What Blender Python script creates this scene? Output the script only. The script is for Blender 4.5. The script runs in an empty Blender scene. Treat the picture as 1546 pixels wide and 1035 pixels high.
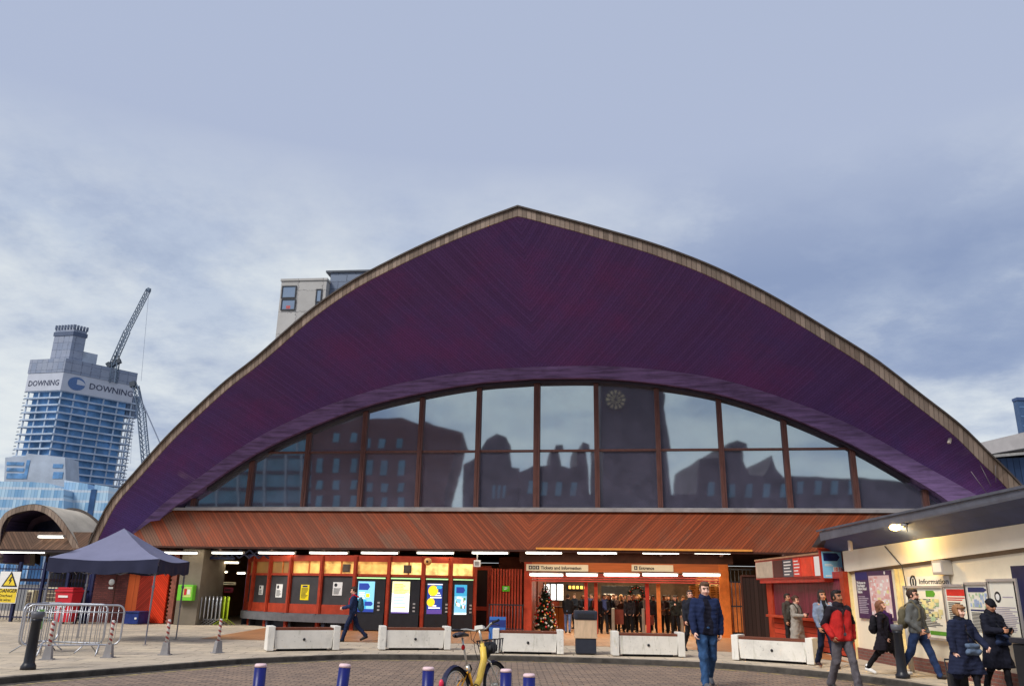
import bpy, bmesh, math, random
import numpy as np
from mathutils import Vector, Matrix
random.seed(7); rng = np.random.default_rng(7)
SC = bpy.context.scene
COL = SC.collection
V3 = lambda *a: np.array(a, float)
# ------------------------------------------------------------------ camera geometry
FPX, CX, CY, CAMH = 1200.0, 773.0, 517.5, 1.6
ROLL = math.radians(1.0); PITCH = math.atan((888-517.5)/FPX)
CAM = V3(0, 0, CAMH)
def ray(px, py):
    x = px-CX; y = -(py-CY); c, s = math.cos(ROLL), math.sin(ROLL)
    d = ((x*c-y*s)/FPX, (x*s+y*c)/FPX, 1.0)
    return V3(d[0], d[2]*math.cos(PITCH)-d[1]*math.sin(PITCH), d[2]*math.sin(PITCH)+d[1]*math.cos(PITCH))
def G(px, py, z=0.0):
    d = ray(px, py); return CAM+d*((z-CAMH)/d[2])
def AtY(px, py, Y):
    d = ray(px, py); return CAM+d*(Y/d[1])
ZUP = V3(0, 0, 1)
class Frame:                       # a = along the wall, c = out of the wall, z = up
    def __init__(s, o, deg):
        a = math.radians(deg); s.o = V3(*o); s.r = V3(math.cos(a), math.sin(a), 0); s.n = V3(math.sin(a), -math.cos(a), 0); s.rot = a
    def w(s, a, c, z): return s.o+s.r*a+s.n*c+ZUP*z
    def hit(s, px, py, c=0.0):
        d = ray(px, py); p0 = s.o+s.n*c
        p = CAM+d*(((p0-CAM)@s.n)/(d@s.n)); q = p-s.o
        return V3(q@s.r, q@s.n, p[2])
    def rect(s, x0, y0, x1, y1, c=0.0):
        xm, ym = (x0+x1)/2, (y0+y1)/2
        return (s.hit(x0, ym, c)[0], s.hit(x1, ym, c)[0], s.hit(xm, y1, c)[2], s.hit(xm, y0, c)[2])
FA = Frame((1.0, 32.0, 0), -8.5)           # station front
FR = Frame((9.27, 22.44, 0), -90.0)        # white building on the right, facing left
FC = Frame((0, 0, 0), 0.0)
# ------------------------------------------------------------------ materials
def S(r, g, b):
    f = lambda v: v/12.92 if v <= .04045 else ((v+.055)/1.055)**2.4
    return (f(r/255), f(g/255), f(b/255))
def newmat(name):
    m = bpy.data.materials.new(name); m.use_nodes = True
    nt = m.node_tree; b = nt.nodes['Principled BSDF']; return m, nt, b
def N(nt, t, **kw):
    n = nt.nodes.new(t)
    for k, v in kw.items(): setattr(n, k, v)
    return n
def math_n(nt, op, a, b=None):
    n = N(nt, 'ShaderNodeMath', operation=op)
    for i, v in enumerate((a, b)):
        if v is None: continue
        if isinstance(v, (int, float)): n.inputs[i].default_value = v
        else: nt.links.new(v, n.inputs[i])
    return n.outputs[0]
def mixc(nt, fac, a, b, mode='MIX'):
    n = N(nt, 'ShaderNodeMix', data_type='RGBA', blend_type=mode)
    for sock, v in ((n.inputs['Factor'], fac), (n.inputs['A'], a), (n.inputs['B'], b)):
        if isinstance(v, (int, float)): sock.default_value = v
        elif isinstance(v, tuple): sock.default_value = (*v[:3], 1)
        else: nt.links.new(v, sock)
    return n.outputs['Result']
def ramp(nt, src, p0, p1, v0=0.0, v1=1.0):
    n = N(nt, 'ShaderNodeMapRange'); nt.links.new(src, n.inputs[0])
    n.inputs[1].default_value = p0; n.inputs[2].default_value = p1; n.inputs[3].default_value = v0; n.inputs[4].default_value = v1
    return n.outputs[0]
def noise(nt, vec, scale, detail=4, rough=.6):
    n = N(nt, 'ShaderNodeTexNoise'); n.inputs['Scale'].default_value = scale
    n.inputs['Detail'].default_value = detail; n.inputs['Roughness'].default_value = rough
    nt.links.new(vec, n.inputs['Vector']); return n.outputs['Fac']
def bump(nt, b, h, strength, dist=.02):
    n = N(nt, 'ShaderNodeBump'); n.inputs['Strength'].default_value = strength; n.inputs['Distance'].default_value = dist
    nt.links.new(h, n.inputs['Height']); nt.links.new(n.outputs[0], b.inputs['Normal'])
MATS = {}
def mat(key, col, rough=.6, metal=0.0, var=.25, scale=3.0, bmp=0.0, spec=.3, stain=0.0, stretch=None, world=False, moss=None):
    if key in MATS: return MATS[key]
    m, nt, b = newmat(key)
    tc = N(nt, 'ShaderNodeNewGeometry').outputs['Position'] if world else N(nt, 'ShaderNodeTexCoord').outputs['Object']
    if stretch:
        mp = N(nt, 'ShaderNodeMapping'); mp.inputs['Scale'].default_value = stretch; nt.links.new(tc, mp.inputs[0]); vec = mp.outputs[0]
    else: vec = tc
    f = noise(nt, vec, scale, 6, .65)
    lo = tuple(c*(1-var) for c in col); hi = tuple(min(c*(1+var), .95) for c in col)
    c = mixc(nt, ramp(nt, f, .3, .7), lo, hi)
    if stain:
        f2 = noise(nt, tc, scale*.35, 8, .75)
        c = mixc(nt, ramp(nt, f2, .52, .72, 0, stain), c, tuple(x*.35 for x in col))
    if moss:
        mp2 = N(nt, 'ShaderNodeMapping'); mp2.inputs['Scale'].default_value = (5, 5, .8); nt.links.new(tc, mp2.inputs[0])
        c = mixc(nt, ramp(nt, noise(nt, mp2.outputs[0], 1.2, 7, .7), .56, .70, 0, .7), c, moss)
        c = mixc(nt, ramp(nt, noise(nt, tc, 14, 3, .6), .66, .74, 0, .6), c, tuple(x*.3 for x in col))
    nt.links.new(c, b.inputs['Base Color'])
    b.inputs['Roughness'].default_value = rough; b.inputs['Metallic'].default_value = metal
    b.inputs['Specular IOR Level'].default_value = spec
    if bmp: bump(nt, b, noise(nt, vec, scale*6, 4), bmp)
    MATS[key] = m; return m
def emit(key, col, strength, var=0.0, scale=4.0):
    if key in MATS: return MATS[key]
    m, nt, b = newmat(key)
    b.inputs['Base Color'].default_value = (*col, 1); b.inputs['Emission Color'].default_value = (*col, 1)
    b.inputs['Emission Strength'].default_value = strength
    if var:
        tc = N(nt, 'ShaderNodeTexCoord').outputs['Object']
        f = noise(nt, tc, scale, 3)
        nt.links.new(mixc(nt, ramp(nt, f, .35, .65), tuple(c*(1-var) for c in col), col), b.inputs['Emission Color'])
    MATS[key] = m; return m
def boards(key, col, width, kind='herring', xc=0.0, slope=1.0, var=.4, gap=.12, rough=.7, spec=.15, weather=None, wfac=.5):
    """timber boards; coordinate in object space: herring: |x-xc|*slope - z ; vert: x ; horiz: z ; radial: x and y"""
    if key in MATS: return MATS[key]
    m, nt, b = newmat(key)
    tc = N(nt, 'ShaderNodeTexCoord').outputs['Object']
    sp = N(nt, 'ShaderNodeSeparateXYZ'); nt.links.new(tc, sp.inputs[0]); x, y, z = sp.outputs
    if kind == 'herring':
        c = math_n(nt, 'SUBTRACT', math_n(nt, 'MULTIPLY', math_n(nt, 'ABSOLUTE', math_n(nt, 'SUBTRACT', x, xc)), slope), z)
        along = math_n(nt, 'ADD', math_n(nt, 'ABSOLUTE', math_n(nt, 'SUBTRACT', x, xc)), z)
    elif kind == 'vert': c, along = x, z
    elif kind == 'verty': c, along = y, z
    elif kind == 'horiz': c, along = z, x
    elif kind == 'diag': c, along = math_n(nt, 'ADD', x, z), math_n(nt, 'SUBTRACT', x, z)
    q = math_n(nt, 'DIVIDE', c, width)
    idx = math_n(nt, 'FLOOR', q); fr = math_n(nt, 'FRACT', q)
    wn = N(nt, 'ShaderNodeTexWhiteNoise', noise_dimensions='1D'); nt.links.new(idx, wn.inputs['W'])
    lo = tuple(v*(1-var) for v in col); hi = tuple(min(.9, v*(1+var)) for v in col)
    cc = mixc(nt, wn.outputs['Value'], lo, hi)
    cmb = N(nt, 'ShaderNodeCombineXYZ'); nt.links.new(math_n(nt, 'MULTIPLY', along, .6), cmb.inputs[0]); nt.links.new(math_n(nt, 'MULTIPLY', c, 30.0), cmb.inputs[1]); nt.links.new(idx, cmb.inputs[2])
    g = noise(nt, cmb.outputs[0], 2.0, 5)
    cc = mixc(nt, ramp(nt, g, .3, .7, 0, .45), cc, tuple(v*.45 for v in col))
    if weather:
        big = noise(nt, tc, .35, 6, .7)
        wn2 = N(nt, 'ShaderNodeTexWhiteNoise', noise_dimensions='1D'); nt.links.new(math_n(nt, 'FLOOR', math_n(nt, 'DIVIDE', q, 5.0)), wn2.inputs['W'])
        f = math_n(nt, 'MULTIPLY', ramp(nt, big, .40, .64), ramp(nt, wn2.outputs['Value'], .0, 1.0, .55, 1.0)) if kind == 'herring' and key == 'soffit_boards' else math_n(nt, 'MULTIPLY', ramp(nt, big, .42, .62), ramp(nt, wn2.outputs['Value'], .3, .9))
        cc = mixc(nt, math_n(nt, 'MULTIPLY', f, wfac), cc, weather)
    if key == 'soffit_boards':
        cc = mixc(nt, ramp(nt, noise(nt, tc, .28, 5, .65), .48, .64, 0, .42), cc, (.28, .07, .27))
        cc = mixc(nt, ramp(nt, noise(nt, tc, 30, 2, .6), .35, .65, 0, .5), cc, tuple(v*.45 for v in col))
        ln = N(nt, 'ShaderNodeTexWhiteNoise', noise_dimensions='1D'); nt.links.new(math_n(nt, 'FLOOR', math_n(nt, 'DIVIDE', q, 3.0)), ln.inputs['W'])
        cc = mixc(nt, math_n(nt, 'MULTIPLY', math_n(nt, 'GREATER_THAN', ln.outputs['Value'], .93), ramp(nt, noise(nt, tc, .5, 2), .5, .6, 0, .35)), cc, (.42, .32, .5))
    if gap:
        edge = math_n(nt, 'LESS_THAN', fr, gap)
        cc = mixc(nt, math_n(nt, 'MULTIPLY', edge, .75), cc, tuple(v*.12 for v in col))
        bump(nt, b, math_n(nt, 'SUBTRACT', 1.0, edge), .4, .01)
    nt.links.new(cc, b.inputs['Base Color']); b.inputs['Roughness'].default_value = rough
    b.inputs['Specular IOR Level'].default_value = spec
    MATS[key] = m; return m
def bricks(key, c1, c2, mortar, w, h, ms=.012, axes='xz', bstr=.5, rough=.85, offset=.5, var=.4, vscale=.5, dirt=(0.04, .035, .03)):
    if key in MATS: return MATS[key]
    m, nt, b = newmat(key)
    tc = N(nt, 'ShaderNodeTexCoord').outputs['Object']
    sp = N(nt, 'ShaderNodeSeparateXYZ'); nt.links.new(tc, sp.inputs[0])
    cb = N(nt, 'ShaderNodeCombineXYZ'); d = dict(x=0, y=1, z=2)
    # wobble so courses are not ruler straight
    wob = noise(nt, tc, 2.5, 2)
    for i, ch in enumerate(axes):
        nt.links.new(math_n(nt, 'ADD', sp.outputs[d[ch]], math_n(nt, 'MULTIPLY', wob, h*.25)), cb.inputs[i])
    br = N(nt, 'ShaderNodeTexBrick'); br.offset = offset
    nt.links.new(cb.outputs[0], br.inputs['Vector'])
    br.inputs['Color1'].default_value = (*c1, 1); br.inputs['Color2'].default_value = (*c2, 1); br.inputs['Mortar'].default_value = (*mortar, 1)
    br.inputs['Scale'].default_value = 1; br.inputs['Mortar Size'].default_value = ms; br.inputs['Brick Width'].default_value = w; br.inputs['Row Height'].default_value = h
    br.inputs['Mortar Smooth'].default_value = .3; br.inputs['Bias'].default_value = 0
    n1 = noise(nt, tc, vscale, 8, .7); n2 = noise(nt, tc, 25, 3)
    c = mixc(nt, ramp(nt, n1, .45, .75, 0, var), br.outputs['Color'], dirt)
    c = mixc(nt, ramp(nt, n2, .3, .7, 0, .35), c, tuple(v*.5 for v in c1))
    nt.links.new(c, b.inputs['Base Color']); b.inputs['Roughness'].default_value = rough; b.inputs['Specular IOR Level'].default_value = .25
    if key == 'flags':
        vo = N(nt, 'ShaderNodeTexVoronoi'); vo.inputs['Scale'].default_value = 1.6; nt.links.new(tc, vo.inputs['Vector'])
        c = mixc(nt, math_n(nt, 'MULTIPLY', math_n(nt, 'LESS_THAN', vo.outputs['Distance'], .07), .55), c, (.08, .07, .06))
        c = mixc(nt, ramp(nt, noise(nt, tc, 1.7, 8, .8), .52, .68, 0, .55), c, (.20, .17, .14))
        nt.links.new(c, b.inputs['Base Color'])
    hgt = math_n(nt, 'ADD', math_n(nt, 'SUBTRACT', 1.0, br.outputs['Fac']), math_n(nt, 'MULTIPLY', n2, .4))
    bump(nt, b, hgt, bstr, .02)
    MATS[key] = m; return m
# ------------------------------------------------------------------ mesh building
ROOTM = {}
class MB:
    def __init__(s): s.v = []; s.f = []; s.m = []; s.mi = 0; s.smooth = False; s.sm = []
    def add(s, vs, fs):
        o = len(s.v); s.v += [tuple(map(float, p)) for p in vs]
        for f in fs: s.f.append(tuple(i+o for i in f)); s.m.append(s.mi); s.sm.append(s.smooth)
        return s
    def hexa(s, p):   # p[0..3] bottom loop, p[4..7] top loop
        return s.add(p, [(3, 2, 1, 0), (4, 5, 6, 7), (0, 1, 5, 4), (1, 2, 6, 5), (2, 3, 7, 6), (3, 0, 4, 7)])
    def fb(s, fr, a0, a1, c0, c1, z0, z1):
        return s.hexa([fr.w(a0, c1, z0), fr.w(a1, c1, z0), fr.w(a1, c0, z0), fr.w(a0, c0, z0), fr.w(a0, c1, z1), fr.w(a1, c1, z1), fr.w(a1, c0, z1), fr.w(a0, c0, z1)])
    def bev(s, fr, a0, a1, c0, c1, z0, z1, b=.02):   # box with chamfered edges
        bm = bmesh.new(); bmesh.ops.create_cube(bm, size=1)
        for v in bm.verts: v.co = (v.co.x*(a1-a0), v.co.y*(c1-c0), v.co.z*(z1-z0))
        bmesh.ops.bevel(bm, geom=bm.edges[:], offset=b, segments=2, affect='EDGES', profile=.7)
        vs = [fr.w((a0+a1)/2+v.co.x, (c0+c1)/2-v.co.y, (z0+z1)/2+v.co.z) for v in bm.verts]
        bm.verts.index_update(); fs = [tuple(v.index for v in f.verts) for f in bm.faces]; bm.free()
        return s.add(vs, fs)
    def bar(s, p, q, w, h=None, up=ZUP):
        h = h or w; p = V3(*p); q = V3(*q); d = q-p; L = np.linalg.norm(d)
        if L < 1e-6: return s
        d /= L; x = np.cross(d, up)
        if np.linalg.norm(x) < 1e-3: x = np.cross(d, V3(0, 1, 0))
        x /= np.linalg.norm(x); y = np.cross(x, d)
        c = [(-1, -1), (1, -1), (1, 1), (-1, 1)]
        return s.hexa([p+x*w/2*i+y*h/2*j for i, j in c]+[q+x*w/2*i+y*h/2*j for i, j in c])
    def tube(s, pts, r, n=10, cap=True, closed=False):
        pts = [V3(*p) for p in pts]; m = len(pts); rs = r if hasattr(r, '__len__') else [r]*m
        s0 = s.smooth; vs = []; prevx = None
        for i, p in enumerate(pts):
            if closed: d = pts[(i+1) % m]-pts[i-1]
            else: d = pts[min(i+1, m-1)]-pts[max(i-1, 0)]
            d = d/(np.linalg.norm(d)+1e-9)
            x = prevx-d*(prevx@d) if prevx is not None else np.cross(d, V3(.31, .17, .93))
            if np.linalg.norm(x) < 1e-3: x = np.cross(d, V3(1, 0, 0))
            x /= np.linalg.norm(x); y = np.cross(d, x); prevx = x
            for k in range(n):
                a = 2*math.pi*k/n; vs.append(p+(x*math.cos(a)+y*math.sin(a))*rs[i])
        fs = []
        for i in range(m if closed else m-1):
            j = (i+1) % m
            for k in range(n): fs.append((i*n+k, i*n+(k+1) % n, j*n+(k+1) % n, j*n+k))
        s.smooth = True; o = len(s.v); s.add(vs, fs); s.smooth = False
        if cap and not closed:
            s.add(vs[:n], [tuple(range(n-1, -1, -1))]); s.add(vs[-n:], [tuple(range(n))])
        s.smooth = s0; return s
    def lathe(s, base, prof, n=20, axis=None):   # prof: (r, z) list
        base = V3(*base); ax = V3(*axis) if axis is not None else ZUP; ax = ax/np.linalg.norm(ax)
        x = np.cross(ax, V3(.3, 1, .1)); x /= np.linalg.norm(x); y = np.cross(ax, x)
        vs = []; fs = []
        for r, z in prof:
            for k in range(n):
                a = 2*math.pi*k/n; vs.append(base+ax*z+(x*math.cos(a)+y*math.sin(a))*max(r, 1e-4))
        for i in range(len(prof)-1):
            for k in range(n): fs.append((i*n+k, i*n+(k+1) % n, (i+1)*n+(k+1) % n, (i+1)*n+k))
        s0 = s.smooth; s.smooth = True; s.add(vs, fs); s.smooth = s0
        s.add(vs[:n], [tuple(range(n-1, -1, -1))]); s.add(vs[-n:], [tuple(range(n))]); return s
    def ball(s, c, r, n=10, m=7):
        r = r if hasattr(r, '__len__') else (r, r, r); c = V3(*c); vs = []; fs = []
        for i in range(m+1):
            t = math.pi*i/m
            for k in range(n):
                a = 2*math.pi*k/n; vs.append(c+V3(r[0]*math.sin(t)*math.cos(a), r[1]*math.sin(t)*math.sin(a), -r[2]*math.cos(t)))
        for i in range(m):
            for k in range(n): fs.append((i*n+k, i*n+(k+1) % n, (i+1)*n+(k+1) % n, (i+1)*n+k))
        s0 = s.smooth; s.smooth = True; s.add(vs, fs); s.smooth = s0; return s
    def prism(s, pts, ext):        # closed polygon (world points) extruded by ext
        n = len(pts); e = V3(*ext); P = [V3(*p) for p in pts]
        vs = P+[p+e for p in P]
        fs = [tuple(range(n-1, -1, -1)), tuple(range(n, 2*n))]+[(i, (i+1) % n, n+(i+1) % n, n+i) for i in range(n)]
        return s.add(vs, fs)
    def grid(s, rows, flip=False):
        n = len(rows[0]); vs = [p for r in rows for p in r]; fs = []
        for i in range(len(rows)-1):
            for k in range(n-1):
                q = (i*n+k, i*n+k+1, (i+1)*n+k+1, (i+1)*n+k); fs.append(q[::-1] if flip else q)
        return s.add(vs, fs)
    def text(s, fr, txt, a, z, size, c, align='LEFT', bold=0.0, depth=.004, sx=1.0):
        vs, fs = text_mesh(txt, align, bold)
        vs = [fr.w(a+v[0]*size*sx, c+(depth if v[2] > 0 else 0.0), z+v[1]*size) for v in vs]
        return s.add(vs, fs)
    def build(s, name, mats, parent=None, fix=True):
        me = bpy.data.meshes.new(name)
        vs = np.array(s.v, float).reshape(-1, 3)
        if parent is not None and len(vs):
            M = np.array(ROOTM[parent.name].inverted()); vs = vs@M[:3, :3].T+M[:3, 3]
        me.from_pydata(vs.tolist(), [], s.f)
        ml = mats if isinstance(mats, (list, tuple)) else [mats]
        for m in ml: me.materials.append(m)
        me.polygons.foreach_set('material_index', s.m); me.polygons.foreach_set('use_smooth', s.sm)
        if fix:
            bm = bmesh.new(); bm.from_mesh(me); bmesh.ops.remove_doubles(bm, verts=bm.verts, dist=1e-5)
            bmesh.ops.recalc_face_normals(bm, faces=bm.faces); bm.to_mesh(me); bm.free()
        me.update()
        o = bpy.data.objects.new(name, me); COL.objects.link(o)
        if parent is not None: o.parent = parent; ROOTM[o.name] = ROOTM[parent.name]
        else: ROOTM[o.name] = Matrix.Identity(4)
        return o
_TX = {}
def text_mesh(txt, align, bold):
    k = (txt, align, bold)
    if k not in _TX:
        cu = bpy.data.curves.new('lettering', 'FONT'); cu.body = txt; cu.align_x = align; cu.extrude = .01; cu.offset = bold; cu.resolution_u = 2
        ob = bpy.data.objects.new('lettering', cu); COL.objects.link(ob)
        me = bpy.data.meshes.new_from_object(ob.evaluated_get(bpy.context.evaluated_depsgraph_get()))
        _TX[k] = ([tuple(v.co) for v in me.vertices], [tuple(p.vertices) for p in me.polygons])
        bpy.data.objects.remove(ob); bpy.data.curves.remove(cu); bpy.data.meshes.remove(me)
    return _TX[k]
for t_ in ('Tickets and Information', 'Entrance', 'Information', 'DOWNING', 'DANGER'): text_mesh(t_, 'LEFT', 0.0)
def tag(o, label=None, cat=None, group=None, kind=None):
    if label: o['label'] = label
    if cat: o['category'] = cat
    if group: o['group'] = group
    if kind: o['kind'] = kind
    return o
def T(name, label, cat, base=(0, 0, 0), rot=0.0, group=None):
    o = bpy.data.objects.new(name, None); o.empty_display_size = .2; COL.objects.link(o)
    o.location = tuple(map(float, base)); o.rotation_euler = (0, 0, rot)
    ROOTM[o.name] = Matrix.Translation(Vector(o.location))@Matrix.Rotation(rot, 4, 'Z')
    return tag(o, label, cat, group)
def struct(name, mb, m): return tag(mb.build(name, m), kind='structure')
def children(o): return [c for c in bpy.data.objects if c.parent is o]
def copy_tree(o, parent=None, kids=None):
    c = o.copy(); COL.objects.link(c)
    if parent is not None: c.parent = parent
    for ch in children(o): copy_tree(ch, c)
    return c
def place_copy(proto, base, rot, label, group=None):
    c = copy_tree(proto); c.location = tuple(map(float, base)); c.rotation_euler = (0, 0, rot)
    ROOTM[c.name] = Matrix.Translation(Vector(c.location))@Matrix.Rotation(rot, 4, 'Z')
    return tag(c, label, None, group)
def smooth_curve(P, n):
    """Catmull-Rom resample of pixel polyline by arc length"""
    P = [V3(*p) for p in P]; out = []
    Q = [2*P[0]-P[1]]+P+[2*P[-1]-P[-2]]
    for i in range(1, len(Q)-2):
        for k in range(12):
            t = k/12; a, b, c, d = Q[i-1:i+3]
            out.append(.5*((2*b)+(c-a)*t+(2*a-5*b+4*c-d)*t*t+(3*b-a-3*c+d)*t**3))
    out.append(P[-1]); out = np.array(out)
    L = np.concatenate([[0], np.cumsum(np.linalg.norm(np.diff(out, axis=0), axis=1))])
    tt = np.linspace(0, L[-1], n)
    return np.stack([np.interp(tt, L, out[:, k]) for k in range(out.shape[1])], 1)
SOFFIT = (.175, .10, .33)
# ================================================================== camera, light, sky
cd = bpy.data.cameras.new('camera'); cam = bpy.data.objects.new('camera', cd); COL.objects.link(cam); SC.camera = cam
cd.sensor_width = 36; cd.sensor_fit = 'HORIZONTAL'; cd.lens = 36*FPX/1546; cd.clip_start = .1; cd.clip_end = 6000
cam.matrix_world = Matrix.Translation(Vector(CAM))@Matrix.Rotation(math.pi/2+PITCH, 4, 'X')@Matrix.Rotation(ROLL, 4, 'Z')
SC.view_settings.view_transform = 'Standard'; SC.view_settings.look = 'None'; SC.view_settings.exposure = EXPO = 1.12; SC.view_settings.gamma = 1
SUN_EL, SUN_AZ = math.radians(46), math.radians(226)      # azimuth measured from +Y clockwise: behind and left of the camera
w = bpy.data.worlds.new("World"); SC.world = w; w.use_nodes = True; nt = w.node_tree
bg = nt.nodes['Background']; bg.inputs['Strength'].default_value = .1
sky = N(nt, 'ShaderNodeTexSky', sky_type='NISHITA'); sky.sun_disc = False; sky.sun_elevation = SUN_EL; sky.sun_rotation = SUN_AZ
tc = N(nt, 'ShaderNodeTexCoord').outputs['Generated']
sp = N(nt, 'ShaderNodeSeparateXYZ'); nt.links.new(tc, sp.inputs[0])
zz = math_n(nt, 'MAXIMUM', sp.outputs[2], 0.0); den = math_n(nt, 'ADD', zz, .22)
cb = N(nt, 'ShaderNodeCombineXYZ')
nt.links.new(math_n(nt, 'DIVIDE', sp.outputs[0], den), cb.inputs[0]); nt.links.new(math_n(nt, 'DIVIDE', sp.outputs[1], den), cb.inputs[1])
cb.inputs[2].default_value = 16.49
n1 = noise(nt, cb.outputs[0], .85, 8, .58)
cb2 = N(nt, 'ShaderNodeVectorMath', operation='ADD'); nt.links.new(cb.outputs[0], cb2.inputs[0]); cb2.inputs[1].default_value = (5.3, 2.1, 9.0)
n2 = noise(nt, cb2.outputs[0], 1.6, 8, .6)
n3 = noise(nt, cb2.outputs[0], 6.0, 5, .65)
k = 10.0/(2**EXPO)
flat = tuple(v*k for v in S(177, 188, 213)); dark = tuple(v*k for v in S(141, 157, 190)); light = tuple(v*k for v in S(230, 235, 236)); mid = tuple(v*k for v in S(188, 200, 219))
c1 = mixc(nt, ramp(nt, n1, .46, .66), mid, dark)
c1 = mixc(nt, ramp(nt, n3, .42, .68, 0, .45), c1, dark)
c2 = mixc(nt, math_n(nt, 'MULTIPLY', ramp(nt, n2, .43, .62), ramp(nt, n1, .60, .48)), c1, light)
low = math_n(nt, 'MULTIPLY', ramp(nt, zz, .34, .12, 0, .95), ramp(nt, n3, .66, .40, .35, 1))
c2 = mixc(nt, math_n(nt, 'MULTIPLY', low, ramp(nt, n1, .62, .47)), c2, light)
c3 = mixc(nt, ramp(nt, zz, .36, .50), c2, flat)
c4 = mixc(nt, .96, sky.outputs[0], c3)
nt.links.new(c4, bg.inputs['Color'])
sl = bpy.data.lights.new('sun', 'SUN'); sl.energy = 1.5; sl.angle = math.radians(22); sl.color = (1, .95, .87)
so = bpy.data.objects.new('sun', sl); COL.objects.link(so)
sd = Vector((math.sin(SUN_AZ)*math.cos(SUN_EL), math.cos(SUN_AZ)*math.cos(SUN_EL), math.sin(SUN_EL)))
so.rotation_euler = sd.to_track_quat('Z', 'Y').to_euler(); so.location = (-10, -20, 40)
# ================================================================== ground
RZ = -.11
M_sett = bricks('setts', (.37, .265, .195), (.22, .165, .135), (.07, .055, .045), .27, .145, .013, 'xy', .9, .75, .5, .25, .25)
M_flag = bricks('flags', (.64, .53, .39), (.50, .42, .33), (.17, .14, .12), .9, .62, .014, 'xy', .35, .8, .5, .4, .5)
M_kface = mat('kerb_face_dark', S(74, 69, 64), .85, var=.5, scale=4, bmp=.3)  # upright kerb face, coloured darker than the stone top
M_kerb = mat('kerb_stone', S(168, 156, 140), .8, var=.35, scale=2.5, bmp=.3, stain=.6)
M_earth = mat('far_ground', (.16, .15, .14), .9, var=.2, scale=.3)
m = MB(); m.add([(-900, -900, -.3), (900, -900, -.3), (900, 1500, -.3), (-900, 1500, -.3)], [(0, 1, 2, 3)]); struct('ground', m, M_earth)
kerb_px = [(-420, 1090), (-200, 1046), (0, 1022), (110, 1013), (240, 1003), (362, 994), (450, 990), (540, 987), (700, 988), (850, 991), (1000, 996), (1100, 1001), (1200, 1009), (1310, 1020), (1400, 1033), (1500, 1052), (1650, 1095)]
K = smooth_curve([G(x, y, 0)[:2] for x, y in kerb_px], 80)
m = MB(); m.add([(-70, -70, RZ), (70, -70, RZ), (70, 34, RZ), (-70, 34, RZ)], [(0, 1, 2, 3)]); struct('road', m, M_sett)
nrm = []
for i in range(len(K)):
    d = K[min(i+1, len(K)-1)]-K[max(i-1, 0)]; d /= np.linalg.norm(d); nrm.append(V3(d[1], -d[0]))      # towards the road
nrm = np.array(nrm)
kin = K-nrm*.22
m = MB()
far = 46.0
pav = [(*p, 0) for p in kin]+[(60, kin[-1][1], 0), (60, far, 0), (-60, far, 0), (-60, kin[0][1], 0)]
m.add(pav, [tuple(range(len(pav)))]); struct('pavement', m, M_flag)
m = MB()
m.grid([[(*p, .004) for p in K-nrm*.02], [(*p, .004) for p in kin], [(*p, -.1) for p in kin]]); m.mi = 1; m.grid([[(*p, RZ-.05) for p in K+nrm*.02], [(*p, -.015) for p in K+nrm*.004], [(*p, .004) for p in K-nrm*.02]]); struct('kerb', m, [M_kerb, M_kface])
# worn yellow line beside the kerb: paint broken by wear
def worn_paint():
    mt, nt, b = newmat('worn_yellow_paint'); tcx = N(nt, 'ShaderNodeTexCoord').outputs['Object']
    f = noise(nt, tcx, 6, 7, .75); nt.links.new(mixc(nt, ramp(nt, f, .42, .56), (.45, .36, .12), (.2, .15, .12)), b.inputs['Base Color']); b.inputs['Roughness'].default_value = .8
    return mt
m = MB(); m.grid([[(*p, RZ+.004) for p in K+nrm*.30], [(*p, RZ+.004) for p in K+nrm*.40]]); struct('yellow_line', m, worn_paint())
m = MB(); m.grid([[(*p, RZ+.003) for p in K+nrm*.02], [(*p, RZ+.003) for p in K+nrm*.22]]); struct('gutter', m, mat('gutter_dirt', (.07, .06, .05), .9, var=.4, scale=3))
# warm terracotta tiles of the station floor
M_tile = bricks('terracotta', (.52, .24, .10), (.44, .20, .085), (.2, .1, .06), .3, .3, .006, 'xy', .15, .45, 0, .3, .3)
fa = [G(x, y)[:2] for x, y in ((300, 964), (420, 966), (560, 969), (720, 971), (860, 974), (1000, 978), (1110, 984), (1220, 992), (1285, 1000))]
fl = smooth_curve(fa, 30); m = MB()
poly = [(*p, .005) for p in fl]+[(*FA.w(9.8, -16, 0)[:2], .005), (*FA.w(-13, -16, 0)[:2], .005)]
m.add(poly, [tuple(range(len(poly)))]); struct('station_floor', m, M_tile)
# ================================================================== station hall (conoid roof)
M_soffit = boards('soffit_boards', SOFFIT, .11, 'herring', .08, .75, .14, .07, .75, .1, (.13, .10, .40), .55)
M_rib = mat('rib_laminated', S(122, 98, 144), .65, var=.5, scale=2.4, bmp=.2, stretch=(.35, 1, 4.0), stain=.45)
M_rim = boards('rim_boards', S(146, 130, 118), .17, 'vert', 0, 1, .35, .10, .8, .1, S(105, 80, 66), .5)
M_roof = mat('roof_felt', (.12, .11, .10), .9, var=.25, scale=1.2)
M_band = boards('timber_band', (.25, .050, .014), .125, 'herring', -.12, 1.0, .30, .16, .6, .2, S(104, 84, 68), .7)
M_mull = mat('mullion_timber', S(100, 66, 60), .55, var=.3, scale=4, stretch=(3, 3, .5))
M_sill = mat('sill_metal', S(150, 146, 146), .5, var=.25, scale=2)
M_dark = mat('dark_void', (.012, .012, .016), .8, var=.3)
M_brown = mat('dark_brown_timber', S(70, 38, 28), .6, var=.35, scale=3)
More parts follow.
